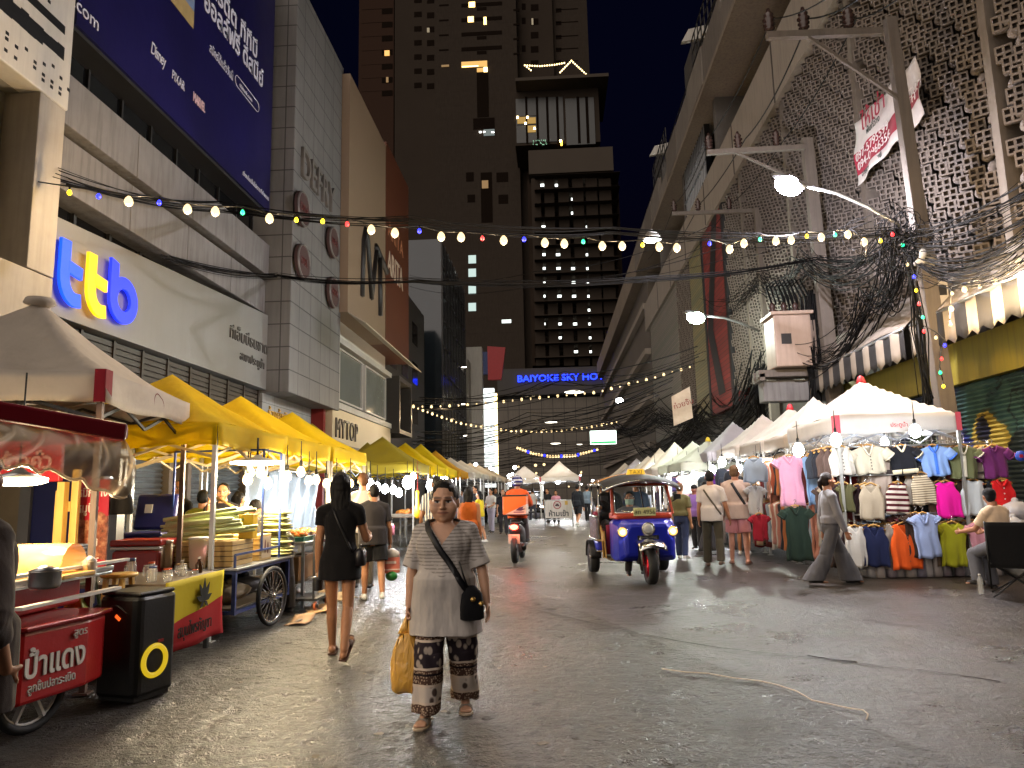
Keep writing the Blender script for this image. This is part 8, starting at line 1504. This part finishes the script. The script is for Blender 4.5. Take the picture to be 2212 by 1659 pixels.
# litter scraps
random.seed(33)
for i in range(26):
    u,v=random.uniform(500,1250),random.uniform(1290,1640); g=G(u,v); 
    m=MB(); s_=random.uniform(.012,.035); a=random.uniform(0,6); k=[V((math.cos(a+j)*s_*random.uniform(.6,1.3),math.sin(a+j)*s_*random.uniform(.5,1.2),.004+random.uniform(0,.008))) for j in range(6)]; m.add(k,[(0,1,2),(0,2,3),(0,3,4),(0,4,5)])
    q=m.build('litter',pm('litter_%d'%(i%3),('#6a5f52','#8b8174','#3a352e')[i%3],.7),solid=.003); q.location=(g.x,g.y,0); tag(q,'small flattened scrap of litter on the wet road','litter','scraps of litter on the road')
# ---------------------------------------------------------------- camera, world, lamps, added fill
cd=bpy.data.cameras.new('camera'); cam=bpy.data.objects.new('camera',cd); COL.objects.link(cam); sc.camera=cam
cd.sensor_width=36; cd.lens=36*FP/2212.; cd.clip_end=2000; cd.clip_start=.05
rgt=CM@V((1,0,0)); up=CM@V((0,1,0)); fw=CM@V((0,0,1))
Mx=Matrix((rgt,up,-fw)).transposed().to_4x4(); Mx.translation=V((0,0,CAMH)); cam.matrix_world=Mx
W=bpy.data.worlds.new('World'); sc.world=W; W.use_nodes=True; nt=W.node_tree; bg=nt.nodes['Background']
sky=nt.nodes.new('ShaderNodeTexSky'); sky.sky_type='NISHITA'; sky.sun_disc=False; sky.sun_elevation=R(-3); sky.sun_rotation=R(200); sky.air_density=1.4; sky.dust_density=.6; sky.ozone_density=4.5
nt.links.new(sky.outputs[0],bg.inputs[0]); bg.inputs[1].default_value=.06
def lamp(kind,loc,e,col,size=.05,rot=None,spot=None,blend=.6,nm=None):
    l=bpy.data.lights.new(nm or 'lamp_or_fill',kind); l.energy=e; l.color=col
    if kind in('POINT','SPOT'): l.shadow_soft_size=size
    if kind=='SPOT': l.spot_size=R(spot); l.spot_blend=blend
    if kind=='SUN': l.angle=R(size)
    if kind=='AREA': l.size=size
    o=bpy.data.objects.new(nm or 'lamp_or_fill',l); COL.objects.link(o); o.location=loc
    if rot: o.rotation_euler=rot
    return o
WARMC=(1,.72,.40); WHC=(.95,.97,1.)
lamp('SUN',(0,0,40),1.0,(1,.87,.76),85,(R(58),0,R(-38)))  # broad fill added to brighten the night street, no lamp of the place
for i,p in enumerate(WLIGHT): lamp('POINT',p-V((0,0,.14)),24.,WARMC,.03)
lamp('SPOT',LH[0]-V((0,0,.2)),1100,(.93,.92,1.),.12,(0,0,0),165,.5); lamp('POINT',LH[0]-V((0,0,.3)),2200,(.9,.88,1.),.12)
lamp('SPOT',LH[1]-V((0,0,.3)),1300,(.9,1.,.88),.15,(0,0,0),165,.5); lamp('POINT',LH[1]-V((0,0,.4)),1200,(.9,1.,.88),.15)
for w_ in s2[3::5]+s3[3::6]: lamp('POINT',w_-V((0,0,.35)),45,WARMC,.08)
for w_ in s5[::2]: lamp('POINT',V(w_)-V((0,0,.3)),45,WARMC,.05)
random.seed(77)
for i in range(34):
    Y=random.uniform(44,95); s_=random.choice((-1,1)); x=s_*random.uniform(2.2,6.2) if i%3 else random.uniform(-3,5); z=random.uniform(1.9,3.6)
    s=thing('light_bulb','tiny distant stall light at the far end of the street','light bulb',(x,Y,z),0,'distant stall lights'); r=random.uniform(.06,.13); m=MB(); m.ell((0,0,0),r,8,6); m.build('glass',WHB if i%3 else BCOL['w'],s)
for Y in(50,62,76): lamp('POINT',(random.uniform(-2,3),Y,3.6),160,(1,.93,.84),.2)
for e in EXTRA: lamp(*e)
# sky dome is the world; render settings
sc.view_settings.view_transform='Standard'; sc.view_settings.look='None'; sc.view_settings.exposure=EXPO; sc.view_settings.gamma=1
cy=sc.cycles; cy.max_bounces=5; cy.diffuse_bounces=3; cy.glossy_bounces=3; cy.transmission_bounces=4; cy.transparent_max_bounces=10; cy.caustics_reflective=False; cy.caustics_refractive=False
cy.sample_clamp_indirect=4.; cy.sample_clamp_direct=0; cy.use_denoising=True; cy.use_light_tree=True
